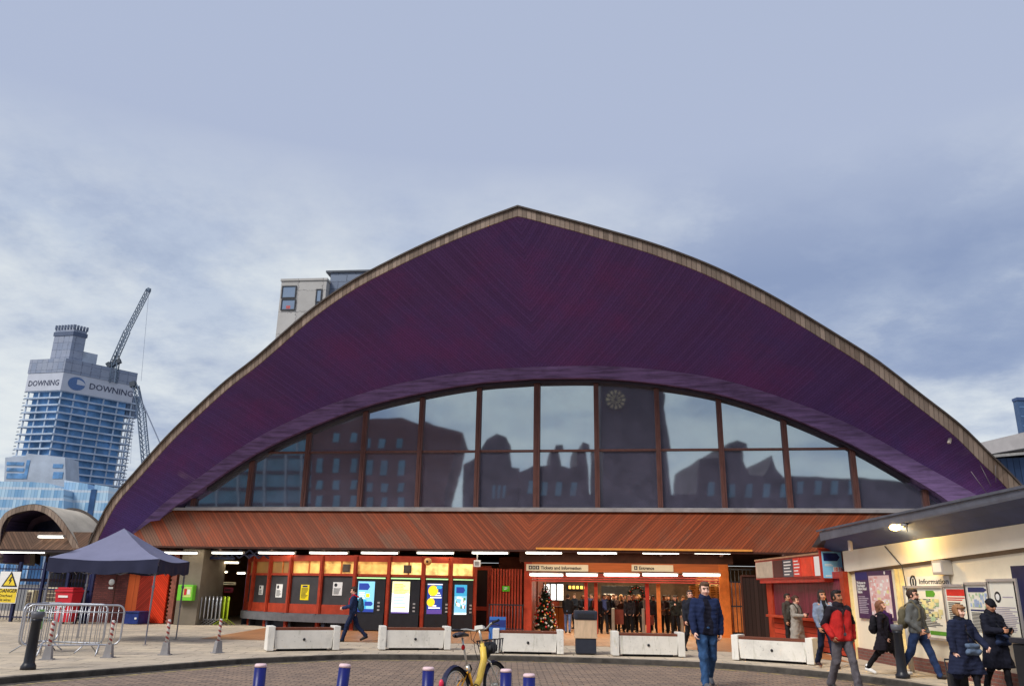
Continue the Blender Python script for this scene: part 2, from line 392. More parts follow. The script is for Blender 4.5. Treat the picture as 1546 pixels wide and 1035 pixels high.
def glass_mat(key, refl, tint, under, wav=.004):
    m, nt, b = newmat(key)
    tcx = N(nt, 'ShaderNodeTexCoord').outputs['Object']
    gl = N(nt, 'ShaderNodeBsdfGlossy'); gl.inputs['Roughness'].default_value = .028; gl.inputs['Color'].default_value = (*tint, 1)
    bp = N(nt, 'ShaderNodeBump'); bp.inputs['Strength'].default_value = .30; bp.inputs['Distance'].default_value = wav
    nt.links.new(noise(nt, tcx, .6, 2), bp.inputs['Height']); nt.links.new(bp.outputs[0], gl.inputs['Normal'])
    f = noise(nt, tcx, 1.3, 8, .75)
    b.inputs['Roughness'].default_value = .5
    nt.links.new(mixc(nt, ramp(nt, f, .35, .7), under, tuple(v*1.9 for v in under)), b.inputs['Base Color'])
    ms = N(nt, 'ShaderNodeMixShader'); nt.links.new(ramp(nt, f, .3, .75, refl, refl*.82), ms.inputs[0])
    nt.links.new(b.outputs[0], ms.inputs[1]); nt.links.new(gl.outputs[0], ms.inputs[2])
    nt.links.new(ms.outputs[0], nt.nodes['Material Output'].inputs['Surface']); return m
M_glass = glass_mat('station_glass', .62, (.62, .73, .78), (.085, .08, .125))
hall = T('station_hall', 'arched station hall with a deep purple timber soffit over a wide glazed front', 'station', FA.o, FA.rot)
rim_px = [(128, 842), (147, 800), (170, 756), (207, 713), (253.6, 660.6), (303, 612.6), (346, 574), (389.7, 540), (464.7, 474.6), (529, 429), (594, 393.8), (658.7, 363), (723, 335.6), (782, 314)]
rim_pxr = [(782, 314), (866, 336), (904, 346.5), (984, 370), (1062.8, 399), (1128.5, 430), (1194, 466), (1300, 531), (1332, 553), (1390, 598), (1448, 643), (1491, 685), (1529, 722), (1600, 800)]
def off_of(px): t = abs(px-782)/(640 if px < 782 else 750); return 1.2+4.8*(1-min(t, 1)**1.6)
def to_local(pxs, off): return [FA.hit(x, y, off(x) if callable(off) else off) for x, y in pxs]
NS = 46
rl = smooth_curve(to_local(rim_px, off_of)[::-1], NS); rr = smooth_curve(to_local(rim_pxr, off_of), NS)
rim = np.concatenate([rl[::-1], rr[1:]])                      # (a, c, z) left to right
rt_px = [(150, 850), (205, 798), (250, 757), (300, 720), (383, 663), (470, 621), (560, 589.5), (637, 571.5), (721, 559), (806, 553.5)]
rt_pxr = [(806, 553.5), (902, 552), (995, 558), (1087, 572), (1184, 601), (1285, 641), (1393, 701), (1480, 750), (1570, 806)]
rb_px = [(205, 850), (230, 800), (253.6, 772), (298.5, 741), (383.5, 685), (470, 643.6), (552, 612.6), (637, 592), (721, 577.7), (806, 571)]
rb_pxr = [(806, 571), (902, 570.5), (994.7, 578.6), (1087.5, 595), (1183, 625.5), (1285.5, 670), (1392.8, 730.4), (1433, 757), (1500, 806)]
def two(l, r, off): 
    A = smooth_curve(to_local(l, off)[::-1], NS); B = smooth_curve(to_local(r, off), NS); return np.concatenate([A[::-1], B[1:]])
ribT = two(rt_px, rt_pxr, .55); ribB = two(rb_px, rb_pxr, .5)
ribB[:, 1] = .5; ribT[:, 1] = .55
rimL = rim.copy()
tang = np.gradient(rim[:, [0, 2]], axis=0); tang /= np.linalg.norm(tang, axis=1)[:, None]
nn = np.stack([tang[:, 1], -tang[:, 0]], 1); nn[nn[:, 1] > 0] *= -1
mid_i = NS-1; nn[mid_i] = (0, -1.12)
thick = np.interp(np.arange(len(rim)), [0, mid_i, len(rim)-1], [.24, .31, .42])
rimL[:, 0] += nn[:, 0]*thick; rimL[:, 2] += nn[:, 1]*thick
fw = lambda q: FA.w(*q)
m = MB(); m.smooth = True
rows = []
for j in range(9):
    t = j/8
    sag = math.sin(math.pi*t)*.35
    a = rimL*(1-t)+ribT*t; a = a.copy(); a[:, 2] += sag*.6; a[:, 1] += .0
    rows.append([fw(q) for q in a])
m.grid(rows); m.build('soffit', M_soffit, hall)
m = MB()
rimF = rim.copy(); rimF[:, 1] += .06; rimLF = rimL.copy(); rimLF[:, 1] += .06
rimb = rim.copy(); rimb[:, 1] -= .25
rimLb = rimL.copy(); rimLb[:, 1] -= .02
m.grid([[fw(q) for q in rimLb], [fw(q) for q in rimLF], [fw(q) for q in rimF], [fw(q) for q in rimb]]); m.build('roof_edge', M_rim, hall)
m = MB()
cap0 = rim.copy(); cap0[:, 1] += .13; cap1 = cap0.copy(); up_ = -nn; cap1[:, 0] += up_[:, 0]*.055; cap1[:, 2] += up_[:, 1]*.055
cap2 = cap1.copy(); cap2[:, 1] -= .5; cap3 = cap0.copy(); cap3[:, 1] -= .5
m.grid([[fw(q) for q in c] for c in (cap3, cap0, cap1, cap2)]); m.build('roof_flashing', mat('flashing', S(74, 66, 62), .6, var=.3), hall)
m = MB(); m.smooth = True
rows = []
for t in np.linspace(0, 1, 8):
    a = cap2*(1-t)+ribT*t; a = a.copy(); a[:, 1] = cap2[:, 1]*(1-t)-22*t; a[:, 2] = cap2[:, 2]*(1-t)+(ribT[:, 2]*.92)*t; rows.append([fw(q) for q in a])
m.grid(rows); m.build('roof_shell', M_roof, hall)
m = MB()
rbk = ribB.copy(); rbk[:, 1] = -.12; rtk = ribT.copy(); rtk[:, 1] = -.12
m.grid([[fw(q) for q in rbk], [fw(q) for q in ribB], [fw(q) for q in ribT], [fw(q) for q in rtk]]); m.build('arch_rib', M_rib, hall)
m = MB(); r2 = ribB.copy(); r2[:, 1] = .30; r3 = r2.copy(); r3[:, 2] -= .13; r4 = r3.copy(); r4[:, 1] = 0.0
sel = slice(10, -8)
m.grid([[fw(q) for q in r2[sel]], [fw(q) for q in r3[sel]], [fw(q) for q in r4[sel]]]); m.build('head_frame', mat('head_frame', S(48, 40, 52), .5), hall)
def arch_z(a): return float(np.interp(a, ribB[:, 0], ribB[:, 2]))
SILL = 4.66; TRANS = 6.93
mull = [.08+2.42*k for k in range(-6, 7)]
lo_a = float(np.interp(SILL, ribB[:mid_i, 2], ribB[:mid_i, 0])); hi_a = float(np.interp(-SILL, -ribB[mid_i:, 2], ribB[mid_i:, 0]))
for i, a in enumerate(mull):
    m = MB(); zt = arch_z(a)-.02; wd = .10 if i != 6 else .13
    for s_ in (-1, 1):
        m.fb(FA, a+s_*wd*.5-wd*.46, a+s_*wd*.5+wd*.46, -.05, .16, SILL-.05, zt)
    m.fb(FA, a-.02, a+.02, -.05, .19, SILL-.05, zt); m.build('mullion', M_mull, hall)
edges = [lo_a]+mull+[hi_a]
for i in range(len(edges)-1):
    a0, a1 = edges[i], edges[i+1]; rows_ = [(SILL, TRANS), (TRANS, 99)]
    topmax = max(arch_z(a0), arch_z(a1), arch_z((a0+a1)/2))
    tilt = rng.normal(0, .004)
    for z0, z1 in rows_:
        if topmax < z0+.1: continue
        top = [(a, min(z1, arch_z(a)-.02)) for a in np.linspace(a0, a1, 9)]
        top = [(a, z) for a, z in top if z > z0+.01]
        if len(top) < 2: continue
        pl = [(top[0][0], z0)]+([(a1, z0)] if top[-1][0] > a1-.01 else [(top[-1][0], z0)])
        m = MB(); loop = pl+top[::-1]
        t1, t2 = rng.normal(0, .0022, 2); m.prism([FA.w(a, t1*(a-(a0+a1)/2)+t2*(z-z0-1), z) for a, z in loop], FA.n*-.03); m.build('window_pane', M_glass, hall)
    if topmax > TRANS+.15:
        l0 = max(a0, float(np.interp(TRANS, ribB[:mid_i, 2], ribB[:mid_i, 0]))); l1 = min(a1, float(np.interp(-TRANS, -ribB[mid_i:, 2], ribB[mid_i:, 0])))
        m = MB(); m.fb(FA, l0+.1, l1-.1, -.03, .09, TRANS-.04, TRANS+.04); m.build('transom', M_mull, hall)
m = MB(); m.fb(FA, lo_a-.2, hi_a+.5, -.1, .42, SILL-.17, SILL-.06); m.fb(FA, lo_a+.3, hi_a, -.1, .28, SILL-.06, SILL); m.build('window_sill', M_sill, hall)
m = MB()     # timber band leaning out over the porch
BT, BB, OT, OB = SILL-.17, 3.02, .30, 1.0
loopf = [(lo_a-.55, OT, BT), (lo_a-1.6, .82, 3.42), (lo_a-.75, OB, BB), (17.0, OB, BB), (17.0, OT, BT)]
m.prism([FA.w(*q) for q in loopf], FA.n*-.18); m.build('timber_band', M_band, hall)
m = MB(); m.fb(FA, lo_a-.75, 17, OB-.14, OB+.05, BB-.07, BB-.005); m.build('band_edge', M_brown, hall)
m = MB(); m.fb(FA, .2, 8.1, OB-.05, OB+.10, BB+.01, BB+.08); m.build('lit_batten', mat('batten', S(222, 150, 70), .5, var=.15), hall)
m = MB(); m.fb(FA, -17, 14.5, -15.5, OB-.3, BB+.0, BB+.12); m.build('porch_ceiling', M_brown, hall)
for k in range(14):
    m = MB(); a = -15+k*2.2; m.fb(FA, a, a+.10, -6, OB-.32, BB-.16, BB-.002); m.build('ceiling_joist', mat('joist', S(58, 36, 32), .7, var=.3), hall)
m = MB(); m.fb(FA, -17.2, 15.5, -15.9, -15.5, 0, 3.0); m.fb(FA, -17.4, -17.1, -15.5, -3, 0, 3.0); m.build('rear_wall', mat('hall_rear_wall', S(150, 110, 70), .7, var=.2), hall)
m = MB(); q_ = FA.hit(1436, 657, 1.75); m.bar(fw(q_), fw(q_+V3(-.16, .12, -.30)), .10, .07); m.bar(fw(q_+V3(.1, 0, .16)), fw(q_), .05); m.build('floodlight', mat('flood_grey', S(190, 180, 170), .5), hall)
for xx, yy, dx in ((1493, 712, -.25), (1486, 722, -.4), (1500, 706, .1)):
    q_ = FA.hit(xx, yy, 1.5); m = MB(); m.tube([fw(q_-V3(0, 0, .5)), fw(q_+V3(dx, 0, .25))], .010, 6); m.build('aerial_rod', mat('rod_grey', S(112, 106, 108), .5), hall)
# strip lamps under the band
M_lampw = emit('strip_tube', S(255, 250, 235), 2.9); M_case = mat('lamp_case', S(150, 148, 145), .4)
M_lampd = emit('hall_tube', S(255, 238, 205), 4.0)
def strip(px0, px1, py, c, label, group, dz=.05, m_=None):
    a0, a1, z0, z1 = FA.rect(px0, py-2, px1, py+2, c); zc = (z0+z1)/2
    t = T('strip_light', label, 'strip light', FA.w((a0+a1)/2, c, zc), FA.rot, group)
    q = MB(); q.bev(FA, a0+.03, a1-.03, c-.06, c+.06, zc-dz, zc+.012, .02); q.build('tube', m_ or M_lampw, t)
    q = MB(); q.fb(FA, a0, a1, c-.075, c+.075, zc+.014, zc+.06); q.fb(FA, a0, a0+.03, c-.065, c+.065, zc-.05, zc+.012); q.fb(FA, a1-.03, a1, c-.065, c+.065, zc-.05, zc+.012); q.build('casing', M_case, t)
    return t
strip_px = [(243, 300), (320, 368), (390, 446), (467, 526), (545, 602), (629, 686), (712, 768), (793, 849), (871, 932), (969, 1026), (1047, 1104), (1146, 1212)]
where = ['by the gazebo corner', 'above the stacked barriers', 'above the leftmost ticket office windows', 'above the window beside the walking man', 'above the ticket machine behind the walking man', 'above the second and third ticket machines', 'above the slatted fence beside the ticket machines', 'just above the tickets and information sign', 'between the two entrance signs', 'just above the entrance sign', 'left of the kiosk sign box', 'right above the kiosk sign box']
for (x0, x1), wh in zip(strip_px, where): strip(x0, x1, 833.5, .78, 'lit strip light under the timber band, '+wh, 'strip lights under the timber band')
for x0, x1, y, c, wh in ((310, 345, 862, -2.9, 'in the dark passage over the stacked barriers'), (326, 362, 848, -1.5, 'in the dark passage near the ticket office corner'), (358, 372, 864, -2.6, 'deepest in the dark passage')):
    strip(x0, x1, y, c, 'lit strip light on the porch ceiling, '+wh, 'strip lights in the passage', m_=M_lampd)
# ================================================================== ticket office bay
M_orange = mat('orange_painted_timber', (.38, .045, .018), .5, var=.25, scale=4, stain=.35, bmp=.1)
M_orange2 = mat('orange_timber_light', (.60, .17, .04), .5, var=.25, scale=4, stain=.2)
M_red = mat('red_painted_timber', (.42, .035, .022), .5, var=.25, scale=5, stain=.3)
M_black = mat('black_panel', (.022, .023, .028), .45, var=.3, scale=2)
M_ledge = mat('grey_ledge', S(98, 98, 102), .7, var=.25, scale=3)
M_white = mat('white_card', (.78, .78, .76), .6, var=.04)
M_ink = mat('ink', (.02, .02, .025), .6)
M_navyi = mat('navy_ink', S(30, 40, 110), .5)
M_yel = mat('yellow_card', S(240, 215, 20), .6, var=.05)
M_winlit = emit('lit_office_window', S(240, 185, 100), .40, .85, 3.5)
M_winlit2 = emit('lit_office_window_bright', S(255, 215, 130), .66, .8, 3.8)
M_windim = emit('dim_office_window', S(150, 110, 60), .16, .8, 3.0)
L = 1.27
start = V3(FA.hit(534, 953, 1.2)[0], 1.2)
left_deg = [6, 20, 45, 66, 80]; left_len = [1.27, 1.27, 1.2, 1.05, .9]; right_deg = [2, 8, 32, 40]; right_len = [1.27, 1.30, 1.22, 1.18]
ptsL = [start]
for d, l in zip(left_deg, left_len): ptsL.append(ptsL[-1]+V3(-math.cos(math.radians(d)), -math.sin(math.radians(d)))*l)
ptsR = [start]
for d, l in zip(right_deg, right_len): ptsR.append(ptsR[-1]+V3(math.cos(math.radians(d)), -math.sin(math.radians(d)))*l)
bay = [V3(FA.hit(x, 905, c)[0], c) for x, c in ((373, -1.7), (381, -.9), (405, -.15), (436, .55), (483, 1.05), (534, 1.2), (585, 1.1), (637, .85), (678, .35), (715, -.3))]
bayw = [FA.w(p[0], p[1], 0) for p in bay]
office = T('ticket_office', 'curved orange timber ticket office with lit upper windows under the canopy', 'ticket office', bayw[5], 0)
segs = []
for i in range(len(bay)-1):
    d = bayw[i+1]-bayw[i]; segs.append((Frame(bayw[i], math.degrees(math.atan2(d[1], d[0]))), float(np.linalg.norm(d))))
for i, p in enumerate(bayw):
    f = segs[min(i, len(segs)-1)][0]; o = f.w(0 if i < len(segs) else segs[-1][1], 0, 0); ff = Frame(o, math.degrees(f.rot))
    m = MB(); m.fb(ff, -.075, .075, -.06, .10, .0, 2.74); m.fb(ff, -.04, .04, .10, .13, .1, 2.70); m.build('post', M_orange, office)
NLEFT = 5
for i, (f, l) in enumerate(segs):
    m = MB(); m.fb(f, .076, l-.076, -.05, .06, 2.50, 2.73); m.fb(f, .076, l-.076, -.05, .05, 1.96, 2.05); m.build('rail', M_orange, office)
    m = MB(); m.fb(f, .076, l-.076, -.03, -.01, 2.05, 2.50); m.build('upper_window', (M_winlit2 if i > 5 else M_winlit) if i > 2 else M_windim, office)
    if i in (2, 3, 4, 6): 
        m = MB(); m.fb(f, l*.55, l*.55+.06, -.009, .02, 2.05, 2.50); m.build('glazing_bar', M_orange2, office)
    if i in (4, 6):
        m = MB(); q = .62 if i == 4 else .42; m.fb(f, l*q, l*q+.30, .0, .04, 2.10, 2.40); m.fb(f, l*q+.05, l*q+.25, .04, .05, 2.14, 2.36); m.build('window_fan', mat('fan', (.10, .07, .05), .5), office)
    if i < NLEFT:
        m = MB(); m.fb(f, .076, l-.076, -.03, .0, .90, 1.96); m.build('dark_panel', mat('charcoal_panel', S(62, 60, 62), .6, var=.25, scale=2), office)
        m = MB(); m.fb(f, .076, l-.076, -.03, .045, .56, .90); m.build('apron_panel', M_orange, office)
        m = MB(); m.fb(f, -.05 if i else .4, l+.05, -.02, .30, .26, .53); m.fb(f, 0, l, -.02, .22, .53, .555); m.build('ledge', M_ledge, office)
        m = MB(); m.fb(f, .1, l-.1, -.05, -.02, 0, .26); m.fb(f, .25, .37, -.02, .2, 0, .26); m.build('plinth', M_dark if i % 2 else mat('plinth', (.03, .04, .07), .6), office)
# the paper notices on the panels
def poster(fr, r, c, name, label, group=None, card=M_white, cat='notice', design=None, th=.012):
    a0, a1, z0, z1 = r; t = T(name, label, cat, fr.w((a0+a1)/2, c, z0), fr.rot, group)
    m = MB(); m.fb(fr, a0, a1, c-th, c, z0, z1); m.build('sheet', card, t)
    for d in design or []:
        kind, mt = d[0], d[1]; m = MB(); W, H = a1-a0, z1-z0
        if kind == 'lines':       # (x0,x1,y0,y1,n) rows of fine print
            x0, x1, y0, y1, n = d[2]
            for i in range(n):
                zz_ = z0+H*(y1-(y1-y0)*(i+.5)/n); hh = H*(y1-y0)/n*.26
                m.fb(fr, a0+W*x0, a0+W*(x0+(x1-x0)*rng.uniform(.6, 1)), c+.001, c+.003, zz_-hh, zz_+hh)
            m.build('fine_print', mt, t)
        elif kind == 'box':
            x0, x1, y0, y1 = d[2]; m.fb(fr, a0+W*x0, a0+W*x1, c+.001, c+(d[3] if len(d) > 3 else .003), z0+H*y0, z0+H*y1); m.build(d[4] if len(d) > 4 else 'printed_block', mt, t)
        elif kind == 'arrow':
            x0, x1, y0, y1 = d[2]; k = (x1-x0)*.18
            m.prism([fr.w(a0+W*x, c+.002, z0+H*y) for x, y in ((x0, y0), (x1-k, y0), (x1, (y0+y1)/2), (x1-k, y1), (x0, y1))], fr.n*.003); m.build('arrow_banner', mt, t)
        elif kind == 'disc':
            x, y, r_ = d[2]; m.prism([fr.w(a0+W*x+r_*W*math.cos(q), c+.001+(d[3] if len(d) > 3 else 0), z0+H*y+r_*W*math.sin(q)) for q in np.linspace(0, 2*math.pi, 24)[:-1]], fr.n*.003); m.build('printed_disc', mt, t)
        elif kind == 'text':
            txt, x, y, sz = d[2]; m.text(fr, txt, a0+W*x, z0+H*y, sz, c+.003, bold=d[3] if len(d) > 3 else 0, sx=d[4] if len(d) > 4 else 1); m.build('lettering', mt, t)
        elif kind == 'blots':
            x0, x1, y0, y1, n, s_ = d[2]
            for i in range(n):
                x = rng.uniform(x0, x1); y = rng.uniform(y0, y1); sw, sh = rng.uniform(.4, 1.2, 2)*s_
                m = MB(); m.fb(fr, a0+W*max(x-sw, x0), a0+W*min(x+sw, x1), c+.005, c+.0065+i*6e-5, z0+H*max(y-sh, y0), z0+H*min(y+sh, y1)); m.build('printed_detail', mt, t)
    return t
def seg_rect(i, x0, y0, x1, y1, c=.0): return segs[i][0].rect(x0, y0, x1, y1, c)
for i, (x0, y0, x1, y1), lab, card in ((1, (391, 883, 397, 897), 'narrow white notice on the leftmost angled ticket office panel', M_white), (2, (414, 881, 425, 901), 'white notice on the second dark ticket office panel', M_white), (3, (450.5, 882, 467, 905), 'yellow notice on the third dark ticket office panel', M_yel), (4, (497, 878, 511, 898), 'white notice on the dark ticket office panel nearest the walking man', M_white)):
    f = segs[i][0]; r = f.rect(x0, y0, x1, y1, .01); l = segs[i][1]; mid_ = l*.5; wd = max(r[1]-r[0], .14); wd = min(wd, .42)
    poster(f, (mid_-wd/2, mid_+wd/2, r[2], r[3]), .013, 'notice', lab, 'paper notices on the ticket office', card, 'notice', [('lines', M_ink, (.1, .9, .08, .55, 6)), ('disc', M_ink, (.3, .78, .16))] if card is M_white else [('lines', M_ink, (.1, .9, .1, .8, 9)), ('box', M_navyi, (.2, .8, .84, .95))])
# four ticket machines
C_lb = emit('screen_light_blue', S(130, 200, 232), 0.34); C_db = emit('screen_dark_blue', S(36, 62, 150), 0.31); C_wh = emit('screen_white', S(244, 246, 240), 0.50); C_ye = emit('screen_yellow', S(245, 205, 40), 0.43)
C_cy = emit('screen_sky', S(60, 170, 215), 0.31); C_pu = emit('screen_purple', S(92, 70, 150), 0.31); C_gr = emit('screen_green', S(70, 140, 70), 0.31); C_rd = emit('screen_red', S(205, 50, 40), 0.31); C_pale = emit('screen_pale_yellow', S(240, 232, 170), 0.46)
designs = [
 (C_lb, [('box', C_db, (0, 1, 0, .1)), ('arrow', C_db, (.05, .72, .72, .94)), ('lines', C_wh, (.12, .6, .76, .9, 2)), ('box', C_ye, (.5, .72, .48, .60)), ('box', C_cy, (0, .55, .1, .4)), ('arrow', C_db, (.45, .95, .2, .34)), ('lines', C_wh, (.1, .5, .42, .66, 4))]),
 (C_wh, [('box', C_pale, (0, 1, .62, 1)), ('lines', C_ye, (.1, .95, .6, .93, 7)), ('lines', C_lb, (.1, .9, .24, .52, 6)), ('box', C_pu, (0, 1, 0, .04)), ('box', C_ye, (.1, .8, .18, .21))]),
 (C_db, [('box', C_pu, (0, 1, 0, .14)), ('disc', C_ye, (.38, .76, .33)), ('disc', C_ye, (.25, .38, .26)), ('lines', C_wh, (.2, .98, .5, .72, 3)), ('arrow', C_cy, (.6, .98, .82, .93)), ('lines', C_wh, (.1, .9, .16, .3, 2)), ('box', C_wh, (0, 1, .955, .985))]),
 (C_lb, [('box', C_wh, (0, 1, .0, .06)), ('box', C_cy, (0, 1, .62, 1)), ('arrow', C_db, (.12, .85, .72, .92)), ('lines', C_wh, (.2, .7, .76, .88, 2)), ('blots', C_wh, (.08, .9, .2, .6, 14, .06)), ('blots', C_gr, (.1, .9, .2, .6, 9, .05)), ('blots', C_rd, (.1, .9, .2, .5, 6, .04))])]
scr_px = [(541, 877, 566, 923), (590, 877, 616.5, 925), (639, 880, 662.5, 926), (682, 882, 700.5, 927)]
scr_lab = ['black ticket machine with a light blue screen, behind the walking man', 'black ticket machine with a pale yellow and white screen', 'black ticket machine with a dark blue and yellow screen', 'black ticket machine with a light blue screen dotted green and red, rightmost of the row']
for q in range(4):
    f, l = segs[NLEFT+q]; i = NLEFT+q
    t = T('ticket_machine', scr_lab[q], 'ticket machine', f.w(l/2, .1, 0), f.rot, 'ticket machines in the office front')
    m = MB(); m.bev(f, .09, l-.09, -.5, .10, .04, 1.93, .015); m.fb(f, .1, l-.1, .10, .16, .04, .62); m.build('cabinet', M_black, t)
    m = MB(); m.fb(f, .10, l-.10, .101, .13, 1.88, 1.925); m.build('top_light', emit('machine_top_light', S(170, 215, 150), .45), t)
    r = f.rect(*scr_px[q], .11); w_ = r[1]-r[0]; x0 = .17
    rr_ = (x0, x0+min(w_, l*.55), r[2], r[3])
    fr2 = f; a0, a1, z0, z1 = rr_
    m = MB(); m.fb(f, a0-.02, a1+.02, .1005, .115, z0-.02, z1+.02); m.build('screen_frame', mat('screen_frame', (.05, .05, .06), .3), t)
    base, des = designs[q]
    ps = poster(f, rr_, .122, 'screen', '', None, base, '', des, .006)
    for o in children(ps): 
        o.name = {'sheet': 'screen'}.get(o.name.split('.')[0], o.name.split('.')[0])
    kids = children(ps); scr = [o for o in kids if o.name.startswith('screen')][0]
    dM = ROOTM[t.name].inverted()@ROOTM[ps.name]
    for o in kids:
        o.data.transform(dM); o.parent = t if o is scr else scr
        ROOTM[o.name] = ROOTM[t.name]
    bpy.data.objects.remove(ps)
    m = MB(); kx = a1+.14
    for j in range(3): m.fb(f, kx, kx+.09, .1005, .115, z0+.05+j*.13, z0+.11+j*.13)
    m.build('card_slots', mat('slot_silver', S(190, 190, 190), .4, .5), t)
    m = MB(); m.fb(f, a0+.02, a0+.24, .1005, .13, z0-.19, z0-.13); m.fb(f, a0+.32, a0+.52, .1005, .13, z0-.2, z0-.08); m.build('tray', mat('slot_silver', S(190, 190, 190), .4, .5), t)
# ================================================================== entrance portal
PC = -.35
portal = T('entrance_portal', 'orange timber station entrance frame with red slatted transom', 'entrance', FA.w(3.4, PC, 0), FA.rot)
def prect(x0, y0, x1, y1, c=PC): return FA.rect(x0, y0, x1, y1, c)
a_l = FA.hit(791, 900, PC)[0]; a_r = FA.hit(1102, 900, PC)[0]; zl1 = FA.hit(900, 849, PC)[2]; zl0 = FA.hit(900, 863, PC)[2]; zo = FA.hit(900, 880, PC)[2]
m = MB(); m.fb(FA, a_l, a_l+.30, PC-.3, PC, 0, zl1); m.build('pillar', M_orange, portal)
m = MB(); m.fb(FA, a_r-.36, a_r, PC-.3, PC, 0, zl1); m.build('pillar', mat('lit_orange_pillar', (.62, .16, .03), .45, var=.2, scale=4), portal)  # right pillar: lamplight put into its colour as a brighter orange
m = MB(); m.fb(FA, a_l+.30, a_r-.36, PC-.25, PC-.02, zl0, zl1); m.build('lintel', mat('lintel_timber', (.50, .13, .035), .5, var=.25, scale=2, stretch=(.3, 1, 4)), portal)
m = MB()
for k in range(4): z = zo+.05+k*.085; m.fb(FA, a_l+.30, a_r-.36, PC-.30+.04*k, PC-.12+.03*k, z, z+.05)
m.build('transom_slats', mat('slats', (.40, .06, .045), .4, var=.3, scale=2), portal)
m = MB(); m.fb(FA, a_l-.2, a_r+.2, PC-.3, PC-.05, zl1+.002, 3.02); m.build('header_board', M_brown, portal)
for px, w_, mt in ((801.5, .09, M_orange2), (885, .13, M_red), (900, .13, M_orange), (978, .15, M_red), (995, .15, M_orange2)):
    a = FA.hit(px, 920, PC-.3)[0]; m = MB(); m.fb(FA, a-w_/2, a+w_/2, PC-.42, PC-.305, 0, zo+.03); m.build('door_post', mt, portal)
def sign(px, txt, label, icon):
    a0, a1, z0, z1 = prect(*px, PC+.05); t = T('sign_board', label, 'sign', FA.w((a0+a1)/2, PC+.05, z0), FA.rot, 'entrance signs')
    m = MB(); m.bev(FA, a0, a1, PC-.015, PC+.05, z0, z1, .01); m.build('panel', mat('sign_cream', S(226, 218, 196), .5, var=.05), t)
    h = z1-z0; m = MB(); x = a0+.1; s_ = h*.55
    for k in range(icon):
        m.fb(FA, x, x+s_*.9, PC+.05, PC+.056, z0+h*.22, z0+h*.78); x += s_*1.05
    m.build('pictogram', M_ink, t)
    m = MB(); x2 = a0+.1
    for k in range(icon):
        m.fb(FA, x2+s_*.38, x2+s_*.52, PC+.056, PC+.058, z0+h*.3, z0+h*.7); m.fb(FA, x2+s_*.25, x2+s_*.65, PC+.0585, PC+.06, z0+h*.45, z0+h*.55); x2 += s_*1.05
    m.build('pictogram_symbol', M_white, t)
    m = MB(); m.text(FA, txt, x+.04, z0+h*.27, h*.66, PC+.051, bold=.03); m.build('lettering', M_ink, t)
sign((794.5, 851.5, 888, 861.5), 'Tickets and Information', 'long cream sign reading Tickets and Information over the left doorway', 3)
sign((953.5, 852, 1016.5, 862), 'Entrance', 'short cream sign reading Entrance over the right doorway', 1)
for x0, x1, wh in ((799, 851, 'under the left half of the tickets sign'), (854, 903, 'under the right end of the tickets sign'), (911, 966, 'just left of the red door post'), (969, 1024, 'under the right end of the entrance sign'), (1030, 1088, 'beside the right portal pillar')):
    strip(x0, x1, 866, PC+.02 , 'lit strip light over the doors, '+wh, 'strip lights over the doors', .07)
# hall interior seen through the doors
m = MB(); m.fb(FA, a_l-.6, a_r+.6, -14.2, -14, 0, 3); m.build('hall_back', mat('hall_back', S(96, 80, 66), .7, var=.6, scale=1), hall)
m = MB(); m.fb(FA, a_r-.25, a_r, -14, PC-.5, 0, 3); m.build('hall_side', mat('hall_side', S(196, 150, 84), .6, var=.3, scale=1.5), hall)
m = MB(); m.fb(FA, a_l, a_l+.2, -14, PC-.5, 0, 3); m.build('hall_side', mat('hall_side_red', S(112, 44, 28), .6, var=.4, scale=1.5), hall)
for c in (-2.6, -5.2, -8.5, -11.5):
    for k in range(2):
        a = a_l+1.0+k*3.8; t = T('ceiling_light', 'lit ceiling strip light inside the entrance hall above the crowd', 'ceiling light', FA.w(a+1.4, c, 2.8), FA.rot, 'hall ceiling lights')
        m = MB(); m.bev(FA, a, a+2.8, c-.12, c+.12, 2.72, 2.80, .02); m.build('tube', M_lampd, t); m = MB(); m.fb(FA, a-.03, a+2.83, c-.15, c+.15, 2.802, 2.86); m.build('casing', M_case, t)
def area(name, loc, sx, sy, e, col):
    l_ = bpy.data.lights.new(name, 'AREA'); l_.shape = 'RECTANGLE'; l_.size = sx; l_.size_y = sy; l_.energy = e; l_.color = col
    o = bpy.data.objects.new(name, l_); COL.objects.link(o); o.location = tuple(map(float, loc)); o.rotation_euler = (0, 0, FA.rot); return o
for c, e in ((-2.6, 60), (-6.5, 75), (-11, 90)): area('hall_lamp', FA.w((a_l+a_r)/2, c, 2.68), 6, .5, e, (1, .80, .52))
area('porch_lamp', FA.w(-4, .62, 2.93), 20, .14, 40, (1, .86, .66)); area('porch_lamp', FA.w(4.2, .62, 2.93), 8, .14, 28, (1, .78, .5))
def wbox(name, label, cat, px, c0, c1, mt, part, extra=None):
    r = FA.rect(*px, c1); t = T(name, label, cat, FA.w((r[0]+r[1])/2, (c0+c1)/2, r[2]), FA.rot); m = MB(); m.bev(FA, r[0], r[1], c0, c1, r[2], r[3], .02); m.build(part, mt, t); return t, r
t, r = wbox('departure_board', 'bright white departure board hanging behind the tinsel tree', 'departure board', (821, 881, 850, 905), -3.7, -3.55, emit('board_white', S(250, 250, 245), .8), 'display')
m = MB()
for k in (.3, .62): m.fb(FA, r[0]+(r[1]-r[0])*k, r[0]+(r[1]-r[0])*k+.06, -3.55, -3.52, r[2], r[3]+.02)
m.fb(FA, r[0]-.03, r[1]+.03, -3.55, -3.5, r[3], r[3]+.06); m.fb(FA, r[0]-.03, r[1]+.03, -3.55, -3.5, r[2]-.05, r[2]); m.build('frame', M_black, t)
